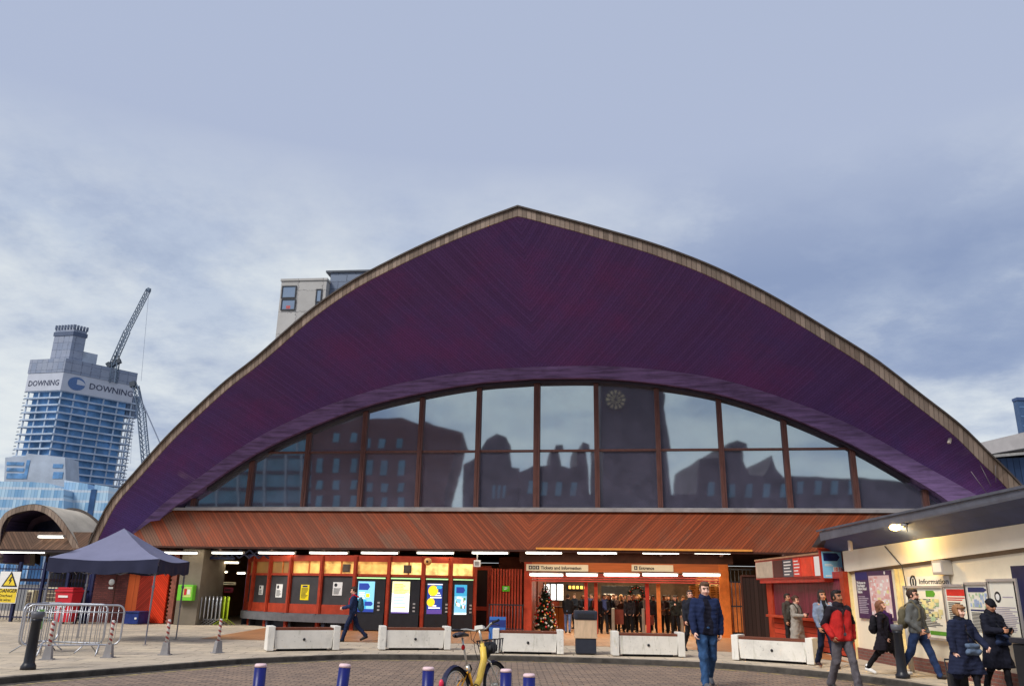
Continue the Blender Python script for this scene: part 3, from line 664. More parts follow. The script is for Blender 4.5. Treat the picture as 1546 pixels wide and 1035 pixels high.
t, r = wbox('ticket_counter', 'tall varnished timber counter beside the tinsel tree inside the hall', 'counter', (834, 917, 853, 957), -3.2, -2.6, mat('varnish', S(190, 120, 50), .4, var=.25, scale=3), 'carcass')
m = MB(); m.fb(FA, r[0]-.05, r[1]+.05, -3.25, -2.55, r[3], r[3]+.05); m.fb(FA, (r[0]+r[1])/2-.01, (r[0]+r[1])/2+.01, -2.6, -2.595, r[2]+.05, r[3]); m.build('worktop', M_brown, t)
t, r = wbox('shop_front', 'black shop front with bright shelves at the back of the entrance hall', 'shop', (908, 884, 975, 935), -9.2, -9.0, M_black, 'fascia')
for q in range(7):
    m = MB(); a = r[0]+(r[1]-r[0])*(.06+.13*q); zq = r[2]+(r[3]-r[2])*rng.uniform(.2, .5); m.fb(FA, a, a+.5, -9.0, -8.95, zq, zq+rng.uniform(.2, .5)); m.build('lit_shelf', emit('shelf%d' % (q % 4), [S(255, 240, 215), S(230, 180, 120), S(190, 205, 220), S(210, 90, 70)][q % 4], .6, .6, 5), t)
t, r = wbox('information_screen', 'dark information screen hanging left of the wreath', 'screen', (855, 881, 880, 892), -3.0, -2.85, M_black, 'casing')
m = MB(); 
for q in range(5): m.fb(FA, r[0]+.1+q*.16, r[0]+.2+q*.16, -2.85, -2.84, r[2]+.1, r[2]+.22)
m.build('digits', emit('amber', S(255, 200, 90), .9), t)
t = T('timetable_board', 'tall tan timetable board standing at the right of the hall', 'timetable', FA.w(FA.hit(1064, 950, -1.8)[0], -1.8, 0), FA.rot)
r = FA.rect(1042, 884, 1088, 955, -1.8); m = MB(); m.fb(FA, r[0], r[1], -1.9, -1.8, .1, r[3]); m.build('backing', mat('tan_board', S(214, 172, 106), .5, var=.12), t)
m = MB()
for q in range(5):
    for j in range(16): m.fb(FA, r[0]+.08+q*.25, r[0]+.08+q*.25+rng.uniform(.1, .2), -1.8, -1.795, 1.0+j*.065, 1.03+j*.065)
m.build('fine_print', mat('brown_ink', S(110, 74, 40), .6), t)
# wreath
wc = FA.w(*FA.hit(961, 897, -2.2)[[0, 1, 2]]); wc = FA.w(FA.hit(961, 897, -2.2)[0], -2.2, FA.hit(961, 897, -2.2)[2])
t = T('wreath', 'dark green Christmas wreath hanging under the hall ceiling', 'wreath', wc, FA.rot)
M_leaf = mat('tree_needles', (.03, .055, .025), .8, var=.5, scale=12)
def leafcloud(m, fpos, n, s):
    for _ in range(n):
        p = fpos(); d = rng.normal(size=3); d /= np.linalg.norm(d); e = np.cross(d, rng.normal(size=3)); e /= np.linalg.norm(e)
        m.add([p-d*s, p+e*s*.35, p+d*s, p-e*s*.35], [(0, 1, 2, 3)])
def ringp():
    a = rng.uniform(0, 2*math.pi); rr_ = .27+rng.normal(0, .035); return wc+FA.r*rr_*math.cos(a)+ZUP*rr_*math.sin(a)+FA.n*rng.normal(0, .04)
m = MB(); leafcloud(m, ringp, 500, .06); m.build('foliage', M_leaf, t, fix=False)
m = MB()
for k in range(14):
    a = k/14*2*math.pi; m.ball(wc+FA.r*.27*math.cos(a)+ZUP*.27*math.sin(a)+FA.n*.06, .035, 8, 5)
m.build('berries', M_red, t)
# tinsel tree
tb = FA.w(FA.hit(823, 957, -1.3)[0], -1.3, 0); H_ = FA.hit(818, 880, -1.3)[2]
t = T('christmas_tree', 'slim Christmas tree with white and red baubles just inside the left doorway', 'Christmas tree', tb, FA.rot)
def treep():
    z = H_*(1-math.sqrt(rng.uniform(0, 1))*.93); rad = .10+.40*(1-z/H_)*(.8+.2*math.sin(z*17)); a = rng.uniform(0, 6.28); q = rad*math.sqrt(rng.uniform(.2, 1)); return tb+V3(q*math.cos(a), q*math.sin(a), z)
m = MB(); leafcloud(m, treep, 2600, .07); m.build('foliage', M_leaf, t, fix=False)
m = MB(); m.tube([tb, tb+ZUP*H_*.95], [.05, .01], 8); m.lathe(tb, [(.18, 0), (.2, .22), (.17, .22)], 14); m.build('trunk', M_brown, t)
bp = None; BM = [mat('bauble_white', (.55, .53, .5), .25, var=.02), mat('bauble_red', (.5, .02, .02), .25, var=.1), mat('bauble_gold', (.7, .4, .08), .25, .4, var=.1)]
protos = []
for k in range(3):
    m = MB(); m.ball(tb, .036, 8, 6); protos.append(m.build('bauble', BM[k], t))
for k in range(90):
    z = H_*(1-math.sqrt(rng.uniform(0.01, 1))*.9); rad = .14+.40*(1-z/H_); a = rng.uniform(math.pi, 2*math.pi)
    o = protos[[0, 0, 0, 1, 1, 2][k % 6]]
    if k >= 6: o = o.copy(); COL.objects.link(o)
    o.location = (rad*math.cos(a), rad*math.sin(a), z)
m = MB(); m.lathe(tb+ZUP*H_*.95, [(.001, 0), (.05, .06), (.001, .16)], 8); m.build('tree_topper', BM[2], t)
# ticket gates
for k, px in enumerate((926, 972, 1030)):
    a = FA.hit(px, 950, -1.0)[0]; t = T('ticket_gate', ['pale metal ticket gate left of the crowd', 'pale metal ticket gate by the red door post', 'pale metal ticket gate beside the right pillar'][k], 'ticket gate', FA.w(a, -1, 0), FA.rot, 'ticket gates')
    m = MB(); m.bev(FA, a-.06, a+.06, -1.5, -.9, 0, .95, .03); m.build('post', mat('gate_metal', S(170, 160, 145), .35, .6), t); m = MB(); m.fb(FA, a+.06, a+.4, -1.22, -1.19, .35, .9); m.build('flap', mat('gate_flap', S(120, 60, 50), .3), t)
# ================================================================== slatted fence and gate left of the portal
M_slat = boards('slat_orange', (.52, .10, .03), .115, 'vert', 0, 1, .35, .36, .6, .2)
r = FA.rect(741, 856, 790, 958, -.5)
t = T('slatted_fence', 'tall orange slatted timber fence left of the entrance pillar', 'fence', FA.w((r[0]+r[1])/2, -.5, 0), FA.rot)
m = MB()
for a in np.arange(r[0], r[1]-.05, .115): m.fb(FA, a, a+.07, -.56, -.5, .05, 2.35+rng.normal(0, .01))
m.build('slats', M_orange, t); m = MB(); m.fb(FA, r[0], r[1], -.62, -.565, .3, .4); m.fb(FA, r[0], r[1], -.62, -.565, 2.1, 2.2); m.build('rail', M_brown, t)
m = MB(); m.fb(FA, r[0]-.1, r[1]+.3, -3, -2.9, 0, 2.9); m.build('hall_screen', mat('warm_screen', S(110, 50, 24), .6, var=.3), hall)
r2 = FA.rect(738, 928, 790, 958, -.2)
t = T('railing', 'low black railing in front of the slatted fence', 'railing', FA.w((r2[0]+r2[1])/2, -.2, 0), FA.rot)
m = MB()
for a in np.arange(r2[0], r2[1], .13): m.tube([FA.w(a, -.2, 0), FA.w(a, -.2, .98)], .014, 6)
m.build('bars', M_black, t); m = MB(); m.fb(FA, r2[0]-.02, r2[1]+.02, -.225, -.175, .98, 1.03); m.fb(FA, r2[0]-.02, r2[1]+.02, -.22, -.18, .12, .15); m.build('rail', M_black, t)
r = FA.rect(717, 868, 740, 955, -1.2)
t = T('side_door', 'dark doorway with orange frame between the ticket machines and slatted fence', 'door', FA.w((r[0]+r[1])/2, -1.2, 0), FA.rot)
m = MB(); m.fb(FA, r[0], r[1], -1.3, -1.2, 0, 2.3); m.build('leaf', mat('dark_door', S(40, 18, 14), .5), t)
m = MB(); m.fb(FA, r[1]-.12, r[1]+.02, -1.32, -1.12, 0, 2.45); m.fb(FA, r[0]-.02, r[1]-.12, -1.32, -1.12, 2.3, 2.45); m.fb(FA, r[0], r[1]-.12, -1.2, -1.14, .75, .9); m.build('frame', M_orange, t)
r = FA.rect(758, 884, 769, 892, -.4)
poster(FA, r, -.46, 'exit_sign', 'small green sign on the orange slatted fence', None, mat('green_sign', S(90, 190, 40), .5), 'sign', [('lines', M_white, (.2, .8, .3, .8, 2))])
# small cream box and round sensor beside the machines
t = T('speaker_box', 'small white speaker box under the canopy above the right ticket machine', 'speaker', FA.w(FA.hit(720, 850, .6)[0], .6, 2.5), FA.rot)
r = FA.rect(715, 845, 725, 855, .6); m = MB(); m.bev(FA, r[0], r[1], .5, .6, r[2], r[3], .02); m.build('casing', M_white, t); m = MB(); m.fb(FA, r[0]+.05, r[1]-.05, .6, .605, r[2]+.05, r[3]-.05); m.build('grille', M_case, t)
m = MB(); m.fb(FA, (r[0]+r[1])/2-.02, (r[0]+r[1])/2+.02, .53, .57, r[3], 3.02); m.build('bracket', M_case, t)
t = T('alarm_bell', 'round cream alarm bell on the orange ticket office rail', 'alarm', FA.w(FA.hit(645, 847, 1.1)[0], 1.1, 2.5), FA.rot)
h = FA.hit(645, 847, 1.15); m = MB(); m.lathe(FA.w(h[0], .95, h[2]), [(.10, 0), (.14, .06), (.14, .14), (.08, .2), (.001, .21)], 18, FA.n); m.build('dome', mat('bell_cream', S(222, 168, 96), .5), t); m = MB(); m.lathe(FA.w(h[0], 1.16, h[2]), [(.05, 0), (.04, .02), (.001, .02)], 14, FA.n); m.build('hub', M_brown, t)
# blue A-board beside the bicycle
p = G(751, 964, 0); fA = Frame(p, -4); 
t = T('sandwich_board', 'blue sandwich board behind the bicycle handlebars', 'sandwich board', p, 0)
m = MB()
for s_ in (1, -1): m.hexa([fA.w(-.27, s_*.26+.02, 0), fA.w(.27, s_*.26+.02, 0), fA.w(.27, s_*.26-.02, 0), fA.w(-.27, s_*.26-.02, 0), fA.w(-.27, s_*.03+.02, 0.70), fA.w(.27, s_*.03+.02, 0.70), fA.w(.27, s_*.03-.02, 0.70), fA.w(-.27, s_*.03-.02, 0.70)])
m.build('board', mat('blue_board', S(40, 95, 165), .4), t)
m = MB(); m.hexa([fA.w(-.26, .27-.065, .2), fA.w(.26, .27-.065, .2), fA.w(.26, .26-.065, .2), fA.w(-.26, .26-.065, .2), fA.w(-.26, .305-.21, .6), fA.w(.26, .305-.21, .6), fA.w(.26, .295-.21, .6), fA.w(-.26, .295-.21, .6)]); m.build('arrow_banner', mat('board_navy', S(24, 40, 110), .4), t)
# ================================================================== right: gate, kiosk
r = FA.rect(1104, 862, 1140, 964, .2)
t = T('railing_gate', 'tall dark railing gate between the entrance and the kiosk', 'gate', FA.w((r[0]+r[1])/2, .2, 0), FA.rot)
m = MB()
for a in np.arange(r[0]+.05, r[1], .14): m.tube([FA.w(a, .2, .05), FA.w(a, .2, 2.45)], .015, 6)
m.build('bars', M_black, t); m = MB()
for z in (.15, 1.1, 1.95, 2.4): m.fb(FA, r[0], r[1], .18, .22, z, z+.05)
m.build('rail', M_black, t)
m = MB(); m.fb(FA, r[0]-.2, r[0]+.75, -.6, -.5, .2, 2.0); m.build('orange_panel', M_orange2, t)
r = FA.rect(1124, 885, 1158, 972, .9)
t = T('service_door', 'dark wooden door leaf beside the kiosk', 'door', FA.w((r[0]+r[1])/2, .9, 0), FA.rot)
m = MB(); m.fb(FA, r[0], r[1]+.3, .82, .9, .02, 2.15); m.build('leaf', boards('dark_door_boards', (.05, .03, .025), .14, 'vert', 0, 1, .3, .12), t)
m = MB(); m.fb(FA, r[0]-.06, r[0]-.001, .80, .93, 0, 2.2); m.fb(FA, r[0], r[1]+.3, .80, .93, 2.152, 2.22); m.build('frame', M_brown, t)
KX = .22     # the kiosk front stands this far out of the white wall line
yA = FR.hit(1158, 900, KX)[0]; yB = FR.hit(1276, 900, KX)[0]
kio = T('kiosk', 'red timber kiosk with closed purple shutter and counter beside the white building', 'kiosk', FR.w((yA+yB)/2, KX, 0), FR.rot)
M_shut = boards('shutter_ribs', (.22, .03, .06), .11, 'vert', 0, 1, .3, .25, .45, .3)
s0 = FR.hit(1166, 900, KX)[0]; s1 = FR.hit(1270, 900, KX)[0]
m = MB(); m.fb(FR, s0, s1, -.5, KX-.06, .92, 2.02); m.build('shutter', M_shut, kio)
for e0, e1 in ((yA, s0), (s1, yB)): m = MB(); m.fb(FR, e0, e1, -.5, KX, 0, 2.2); m.build('post', M_orange, kio)
m = MB(); m.fb(FR, s0, s1, -.5, KX-.01, 2.02, 2.2); m.build('head_rail', M_red, kio)
m = MB(); m.fb(FR, s0, s1, -.5, KX+.0, .04, .84); m.build('front_boards', boards('red_boards', (.50, .06, .03), .16, 'horiz', 0, 1, .25, .14), kio)
m = MB(); m.bev(FR, s0-.1, s1+.05, -.5, KX+.24, .842, .915, .01); m.build('counter', M_orange, kio)
m = MB(); m.fb(FR, yA-.1, yB+.1, -2.6, -.5, 0, 2.9); m.build('back_box', M_brown, kio)
BX = KX+.22
b0 = FR.hit(1141, 862, BX)[0]; b1 = FR.hit(1241, 851, BX)[0]
zt = (FR.hit(1141, 848, BX)[2]+FR.hit(1241, 834, BX)[2])/2; zb = (FR.hit(1141, 877, BX)[2]+FR.hit(1241, 868, BX)[2])/2
m = MB(); m.fb(FR, b0, b1, KX-.4, BX, zb, zt); m.build('sign_box', M_red, kio)
m = MB(); m.fb(FR, b0, b1+.02, KX-.42, BX+.03, zt+.001, zt+.05); m.build('sign_cap', mat('cap_tan', S(170, 130, 100), .5), kio)
m = MB(); m.fb(FR, b0+.3, b1, KX-.1, BX-.03, zb-.12, zb-.001); m.build('valance', M_red, kio)
def kseg(x0, x1): return FR.hit(x0, 860, BX)[0], FR.hit(x1, 856, BX)[0]
for x0, x1, name, mt, ins in ((1142, 1166.5, 'grey_panel', mat('kiosk_grey', S(176, 166, 150), .5), .02), (1168, 1182, 'dark_panel', mat('kiosk_maroon', S(70, 22, 24), .5), .02), (1183.5, 1199, 'display', mat('kiosk_display', S(44, 54, 70), .4), .03), (1199.5, 1210, 'price_poster', mat('price_red', S(214, 60, 46), .5), .035), (1211, 1229, 'orange_panel', mat('kiosk_orange', S(222, 66, 40), .5), .03), (1231, 1239, 'white_tag', M_white, .02)):
    a0, a1 = kseg(x0, x1); m = MB(); m.fb(FR, a0, a1, BX+.001, BX+ins, zb+.05, zt-.05); o = m.build(name, mt, kio)
    if name in ('display', 'price_poster'):
        m = MB()
        for j in range(5): z = zb+.08+(zt-zb-.16)*(j+.3)/5; m.fb(FR, a0+(a1-a0)*.12, a0+(a1-a0)*rng.uniform(.6, .9), BX+ins+.001, BX+ins+.004, z, z+.035)
        q = m.build('fine_print', M_white, kio); q.parent = o
# blue end sign facing the street
fk = Frame(FR.w(b1+.02, 0, 0), 0); pz = fk.rect(1240, 832, 1271, 872, 0.02)
tsig = poster(fk, (pz[0]+.03, pz[1], pz[2], pz[3]), .05, 'direction_sign', 'light blue sign with a navy arrow banner on the street end of the kiosk', None, mat('sign_blue', S(136, 200, 238), .4, var=.06), 'sign',
       [('arrow', mat('sign_navy', S(24, 38, 100), .4), (.06, .9, .64, .94)), ('lines', M_white, (.1, .68, .68, .92, 3)), ('lines', M_white, (.1, .55, .44, .54, 2)), ('box', M_white, (.52, .95, .2, .42), .005, 'sticker'), ('text', mat('sign_red', S(210, 40, 40), .5), ('10 16', .54, .26, .15), .02, .72), ('lines', M_white, (.1, .5, .05, .12, 1))], .03)
t = tsig
m = MB(); m.fb(fk, pz[0]-.02, pz[1]+.03, -.06, .018, pz[2]-.05, pz[3]+.05); m.build('board', M_red, t); m = MB(); m.fb(fk, pz[0]-.05, pz[1]+.06, -.09, .03, pz[3]+.051, pz[3]+.09); m.build('cap', M_red, t)
# ================================================================== white information building
WALLC = S(240, 222, 190)
M_wall = mat('cream_render', (.86, .76, .58), .85, var=.06, scale=1.5, bmp=.1, stain=.18)
M_fasc = mat('cream_fascia', (.90, .82, .68), .7, var=.05, scale=1.5, stain=.12)
M_soffb = mat('dark_blue_eave', S(64, 76, 118), .55, var=.2, scale=1.5)
M_gut = mat('gutter_grey', S(96, 100, 112), .5, var=.25, scale=2)
M_plinth = bricks('plinth_brick', (.26, .10, .08), (.18, .075, .065), (.2, .17, .15), .225, .075, .01, 'xz', .5)
A0, A1 = -.0, 14.5
info = T('information_building', 'low cream rendered building with deep dark blue eave on the right', 'building', FR.w(0, 0, 0), FR.rot)
m = MB(); m.fb(FR, A0, A1, -.35, 0, .28, 2.45); m.build('wall', M_wall, info)
m = MB(); m.fb(FR, A0, A1, -.35, .04, -.15, .28); m.build('plinth', M_plinth, info)
zA = FR.hit(1284, 862, .08); zB = FR.hit(1546, 826, .08); zC = FR.hit(1284, 830, .08); zD = FR.hit(1546, 790, .08)
def lin(p, q, a): return p[2]+(q[2]-p[2])*(a-p[0])/(q[0]-p[0])
m = MB(); P4 = [FR.w(A0-.05, .10, lin(zA, zB, A0)), FR.w(A1, .10, lin(zA, zB, A1)), FR.w(A1, -.3, lin(zA, zB, A1)), FR.w(A0-.05, -.3, lin(zA, zB, A0)), FR.w(A0-.05, .10, lin(zC, zD, A0)), FR.w(A1, .10, lin(zC, zD, A1)), FR.w(A1, -.3, lin(zC, zD, A1)), FR.w(A0-.05, -.3, lin(zC, zD, A0))]
m.hexa(P4); m.build('fascia', M_fasc, info)
m = MB(); m.hexa([FR.w(A0-.03, .0, lin(zA, zB, A0)-.07), FR.w(A1, .0, lin(zA, zB, A1)-.07), FR.w(A1, -.3, lin(zA, zB, A1)-.07), FR.w(A0-.03, -.3, lin(zA, zB, A0)-.07), FR.w(A0-.03, .06, lin(zA, zB, A0)-.001), FR.w(A1, .06, lin(zA, zB, A1)-.001), FR.w(A1, -.3, lin(zA, zB, A1)-.001), FR.w(A0-.03, -.3, lin(zA, zB, A0)-.001)]); m.build('shadow_bead', mat('bead', S(140, 120, 96), .7), info)
GX = .67; ga0 = FR.hit(1222, 828, GX)[0]
gz = [FR.hit(x, y, GX) for x, y in ((1350, 790), (1546, 748))]; gt = [FR.hit(x, y, GX) for x, y in ((1350, 776), (1546, 734))]
za, zb_ = lin(zC, zD, A0), lin(zC, zD, A1)
g0, g1 = lin(gz[0], gz[1], ga0), lin(gz[0], gz[1], A1); h0, h1 = lin(gt[0], gt[1], ga0), lin(gt[0], gt[1], A1)
m = MB(); m.hexa([FR.w(A0-1.2, .10, za), FR.w(A1, .10, zb_), FR.w(A1, -.5, zb_), FR.w(A0-1.2, -.5, za), FR.w(ga0+.9, GX-.02, g0), FR.w(A1, GX-.02, g1), FR.w(A1, -.5, g1+.1), FR.w(ga0+.9, -.5, g0+.1)]); m.build('eave_soffit', M_soffb, info)
m = MB(); m.hexa([FR.w(ga0+.9, GX, g0-.02), FR.w(A1, GX, g1-.02), FR.w(A1, GX-.16, g1+.02), FR.w(ga0+.9, GX-.16, g0+.02), FR.w(ga0+.9, GX+.02, h0-.03), FR.w(A1, GX+.02, h1-.03), FR.w(A1, GX-.16, h1-.03), FR.w(ga0+.9, GX-.16, h0-.03)]); m.build('gutter', M_gut, info)
m = MB(); m.hexa([FR.w(ga0+.75, GX+.05, h0-.028), FR.w(A1, GX+.05, h1-.028), FR.w(A1, -5, h1+1.2), FR.w(ga0+.75, -5, h0+1.2), FR.w(ga0+.75, GX+.05, h0+.02), FR.w(A1, GX+.05, h1+.02), FR.w(A1, -5, h1+1.25), FR.w(ga0+.75, -5, h0+1.25)]); m.build('roof', mat('info_roof', S(88, 90, 100), .7, var=.25), info)
# hipped dark corner flashing running down from the eave end
m = MB(); m.prism([FR.w(ga0+1.1, GX, h0), FR.w(ga0+1.1, GX, g0-.02), FR.w(ga0+.2, GX-.1, g0-.16), FR.w(ga0-.1, GX-.1, g0-.14)], FR.n*-.5); m.build('hip_flashing', mat('hip', S(60, 58, 62), .6, var=.3), info)
m = MB(); q = FR.hit(1247, 816, .4); q2 = FR.hit(1282, 806, .4); m.bar(FR.w(q[0], .4, q[2]), FR.w(q2[0], .4, q2[2]), .07, .12); m.bar(FR.w(q2[0], .4, q2[2]+.06), FR.w(q2[0], .4, q2[2]-.42), .07, .12); m.build('rainwater_head', mat('pale_trim', S(206, 190, 180), .5), info)
for e_, w_ in ((.06, .07), (FR.hit(1359, 900)[0], .07), (FR.hit(1366, 900)[0], .05)): m = MB(); m.fb(FR, e_, e_+w_, 0, .09, .0, 2.2); m.build('downpipe', mat('cream_trim', S(226, 206, 150), .6), info)
m = MB(); qa = FR.hit(1336, 824, .12); qb = FR.hit(1362, 854, .12); m.tube([FR.w(qa[0], .12, qa[2]), FR.w(qb[0], .12, qb[2]), FR.w(qb[0], .06, qb[2]-.8)], .012, 6); m.build('cable', M_black, info)
m = MB(); ra = FR.rect(1537, 852, 1552, 1004, .06); m.fb(FR, ra[0], ra[1]+1.5, 0, .06, .05, 2.15); m.build('dark_door', mat('navy_door', S(32, 34, 70), .5), info)
# lamp on the eave
lp = FR.hit(1352, 793, .62); lw = FR.w(*lp)
t = T('bulkhead_lamp', 'lit warm lamp on the dark blue eave above the map board', 'lamp', lw, FR.rot)
m = MB(); m.ball(lw-ZUP*.03, (.10, .24, .075), 14, 8); m.build('globe', emit('lamp_glow', S(255, 205, 110), 6), t)
m = MB(); m.ball(lw+V3(0, -.40, -.02), (.06, .16, .05), 10, 6); m.bar(lw+V3(0, -.5, -.16), lw+V3(0, -.5, .12), .03); m.bar(lw+ZUP*.03, lw+V3(.1, 0, .1), .05); m.build('bracket', M_case, t)
def point(name, loc, e, col, r=.08):
    l_ = bpy.data.lights.new(name, 'POINT'); l_.energy = e; l_.color = col; l_.shadow_soft_size = r; o = bpy.data.objects.new(name, l_); COL.objects.link(o); o.location = tuple(map(float, loc))
point('bulkhead_light', lw+FR.n*.02-ZUP*.16, 34, (1, .66, .2))
# boards on the wall
def rr(x0, y0, x1, y1, c=.05): return FR.rect(x0, y0, x1, y1, c)
r = rr(1294, 861, 1347, 934)
M_purple = mat('board_purple', S(74, 48, 84), .45, var=.1); M_map = mat('map_paper', S(226, 196, 196), .5, var=.05)
blot = [mat('map_%s' % n_, c_, .5) for n_, c_ in (('pink', S(222, 168, 164)), ('yellow', S(230, 218, 160)), ('green', S(168, 194, 156)), ('blue', S(158, 176, 208)), ('white', S(240, 236, 230)))]
poster(FR, r, .05, 'map_board', 'purple welcome board with a pink street map by the lit lamp', None, M_purple, 'notice board',
       [('box', mat('board_navyhead', S(40, 44, 110), .45), (0, .36, .82, .98)), ('box', M_map, (.40, .97, .06, .9), .004, 'street_map'), ('blots', blot[0], (.41, .96, .08, .88, 26, .05)), ('blots', blot[4], (.41, .96, .08, .88, 30, .03)), ('blots', blot[1], (.6, .95, .3, .6, 8, .05)),
        ('text', M_white, ('Welcome to', .03, .73, .105), .012), ('text', M_white, ('Manchester', .03, .665, .105), .012), ('text', M_white, ('Oxford Road', .03, .60, .105), .012), ('text', M_white, ('Station', .03, .535, .105), .012), ('lines', mat('grey_ink', S(170, 160, 175), .5), (.04, .36, .1, .48, 10)), ('disc', M_white, (.86, .95, .02))], .05)
r = rr(1369, 869, 1432, 886)
t = poster(FR, r, .03, 'information_sign', 'white Information sign strip above the timetable cases', None, mat('sign_white', (.80, .79, .77), .5, var=.03), 'sign', [])
H_ = r[3]-r[2]; W_ = r[1]-r[0]; tv = np.array(text_mesh('Information', 'LEFT', .008)[0])[:, 0].max(); sz = H_*.66
m = MB(); m.text(FR, 'Information', r[0]+W_*.29, r[2]+H_*.3, sz, .031, bold=.008, sx=W_*.69/(tv*sz)); m.build('lettering', M_ink, t)
m = MB(); cc = FR.w(r[0]+W_*.15, .031, (r[2]+r[3])/2)
m.tube([cc+FR.r*.12*math.cos(a)+ZUP*.13*math.sin(a) for a in np.linspace(0, 2*math.pi, 20)[:-1]], .022, 6, closed=True); m.fb(FR, r[0]+W_*.15-.025, r[0]+W_*.15+.025, .03, .045, (r[2]+r[3])/2-.07, (r[2]+r[3])/2+.07); m.build('pictogram', M_ink, t)
M_csil = mat('case_silver', S(196, 192, 188), .35, .5, var=.08)
cases = [((1371, 887, 1429, 960), 'timetable case with a green banner behind the man with the rucksack', [('box', mat('case_dark', S(60, 50, 56), .5), (.04, .34, .84, .95)), ('arrow', mat('case_green', S(88, 150, 44), .5), (.56, .8, .82, .95)), ('blots', blot[1], (.4, .95, .3, .78, 16, .05)), ('blots', blot[2], (.4, .95, .3, .78, 10, .05)), ('lines', M_ink, (.1, .9, .2, .78, 18)), ('box', mat('case_green', S(88, 150, 44), .5), (.55, .95, .05, .13))]),
         ((1432, 885, 1463, 962), 'timetable case with a red headed poster left of the woman in the quilted coat', [('box', mat('case_red', S(205, 50, 40), .5), (.06, .94, .82, .95)), ('lines', mat('case_red', S(205, 50, 40), .5), (.06, .94, .72, .8, 2)), ('lines', M_ink, (.08, .9, .1, .7, 16))]),
         ((1465, 882, 1497, 962), 'timetable case with navy headings and a pale network map', [('arrow', mat('case_navy', S(44, 52, 100), .5), (.06, .96, .86, .95)), ('blots', blot[3], (.08, .94, .58, .84, 14, .05)), ('blots', blot[2], (.08, .94, .55, .84, 10, .04)), ('box', mat('case_navy', S(44, 52, 100), .5), (.06, .94, .50, .53)), ('lines', M_ink, (.08, .92, .1, .48, 14))]),
         ((1500, 877, 1541, 962), 'white framed timetable case with a round emblem, rightmost on the cream wall', [('disc', M_ink, (.26, .72, .12)), ('disc', M_white, (.26, .72, .07), .003), ('lines', mat('grey_ink', S(170, 160, 175), .5), (.44, .9, .70, .74, 1)), ('lines', mat('grey_ink', S(170, 160, 175), .5), (.08, .94, .1, .55, 14))])]
M_paper = mat('case_paper', S(232, 228, 214), .5, var=.04)
for px, lab, des in cases:
    r = rr(*px); t = poster(FR, r, .06, 'timetable_case', lab, 'timetable cases on the cream wall', M_paper, 'notice board', des, .05)
    m = MB(); b = .05
    m.fb(FR, r[0]-b, r[0], .0, .09, r[2]-b, r[3]+b); m.fb(FR, r[1], r[1]+b, .0, .09, r[2]-b, r[3]+b); m.fb(FR, r[0], r[1], .0, .09, r[3], r[3]+b); m.fb(FR, r[0], r[1], .0, .09, r[2]-b, r[2]); m.build('frame', M_csil, t)
r = rr(1408, 845, 1424, 867, .2); t = T('speaker_box', 'pale grey box hanging under the cream fascia above the Information sign', 'wall box', FR.w(r[0], .1, r[2]), FR.rot)
m = MB(); m.bev(FR, r[0], r[1], .0, .22, r[2], r[3], .02); m.build('casing', M_csil, t); m = MB(); m.fb(FR, r[0]+.05, r[1]-.05, .221, .226, r[2]+.05, r[3]-.05); m.build('cover', M_white, t)
t = T('litter_bin', 'black litter bin at the far right below the rightmost timetable case', 'bin', FR.w(FR.hit(1552, 990, .3)[0], .4, 0), FR.rot)
a = FR.hit(1573, 990, .3)[0]; m = MB(); m.bev(FR, a-.25, a+.35, .12, .62, .02, .85, .03); m.build('body', M_black, t); m = MB(); m.bev(FR, a-.28, a+.38, .09, .65, .86, .95, .02); m.build('lid', mat('bin_lid', S(50, 50, 58), .4), t)
t = T('steel_post', 'slim grey steel post standing by the purple map board wall', 'post', FR.w(FR.hit(1366, 1000, .4)[0], .4, 0), FR.rot)
m = MB(); pw = FR.w(FR.hit(1374, 985, .4)[0], .4, 0); m.lathe(pw, [(.05, 0), (.05, 1.0), (.03, 1.04), (.001, 1.05)], 12); m.build('shaft', M_csil, t)
# ================================================================== distance: right
def far_box(name, label, pxs, Y, dep, mt, cat='building', win=None, roof=None):
    (x0, y0, x1, y1) = pxs; p = AtY(x0, y0, Y); q = AtY(x1, y0, Y); f = Frame((p[0], Y, 0), 0); h = p[2]; W = q[0]-p[0]
    t = T(name, label, cat, f.o, 0); m = MB(); m.fb(f, 0, W, -dep, 0, -1, h); m.build('wall', mt, t)
    return t, f, W, h
t, f, W, h = far_box('office_tower', 'small dark blue tower at the right edge beyond the roof end', (1536, 604, 1600, 0), 260, 2.5, mat('far_blue', S(62, 86, 122), .4, var=.15, scale=.3))
m = MB()
for z in np.arange(40, h-1, 3.2):
    m.fb(f, .3, W-.3, .0, .06, z, z+.4)
m.build('floor_band', mat('far_band', S(90, 120, 160), .5), t); m = MB(); m.fb(f, -.2, W+.4, -2.6, .3, h+.02, h+1.0); m.build('parapet', mat('far_parapet', S(60, 80, 120), .5), t)
Y = 75; t = T('pale_roofed_hall', 'pale roofed hall with blue cladding behind the right end of the arch', 'building', AtY(1520, 700, Y)*V3(1, 1, 0), 0)
A = [AtY(x, y, Y) for x, y in ((1462, 716), (1462, 678), (1546, 652), (1700, 640), (1700, 716))]
B_ = [AtY(x, y, Y) for x, y in ((1440, 760), (1462, 700), (1500, 692), (1700, 684), (1700, 800))]
m = MB(); m.prism(B_, (0, 12, 0)); m.build('wall', boards('blue_clad', S(70, 92, 130), .6, 'vert', 0, 1, .15, .12), t)
C_ = [AtY(x, y, Y-1.5) for x, y in ((1440, 702), (1440, 676), (1475, 669), (1546, 652), (1700, 636), (1700, 672), (1546, 676), (1500, 684))]
m = MB(); m.prism(C_, (0, 14, 0)); m.build('roof', mat('pale_roof', S(176, 172, 172), .7, var=.15, scale=.6, stain=.3), t)
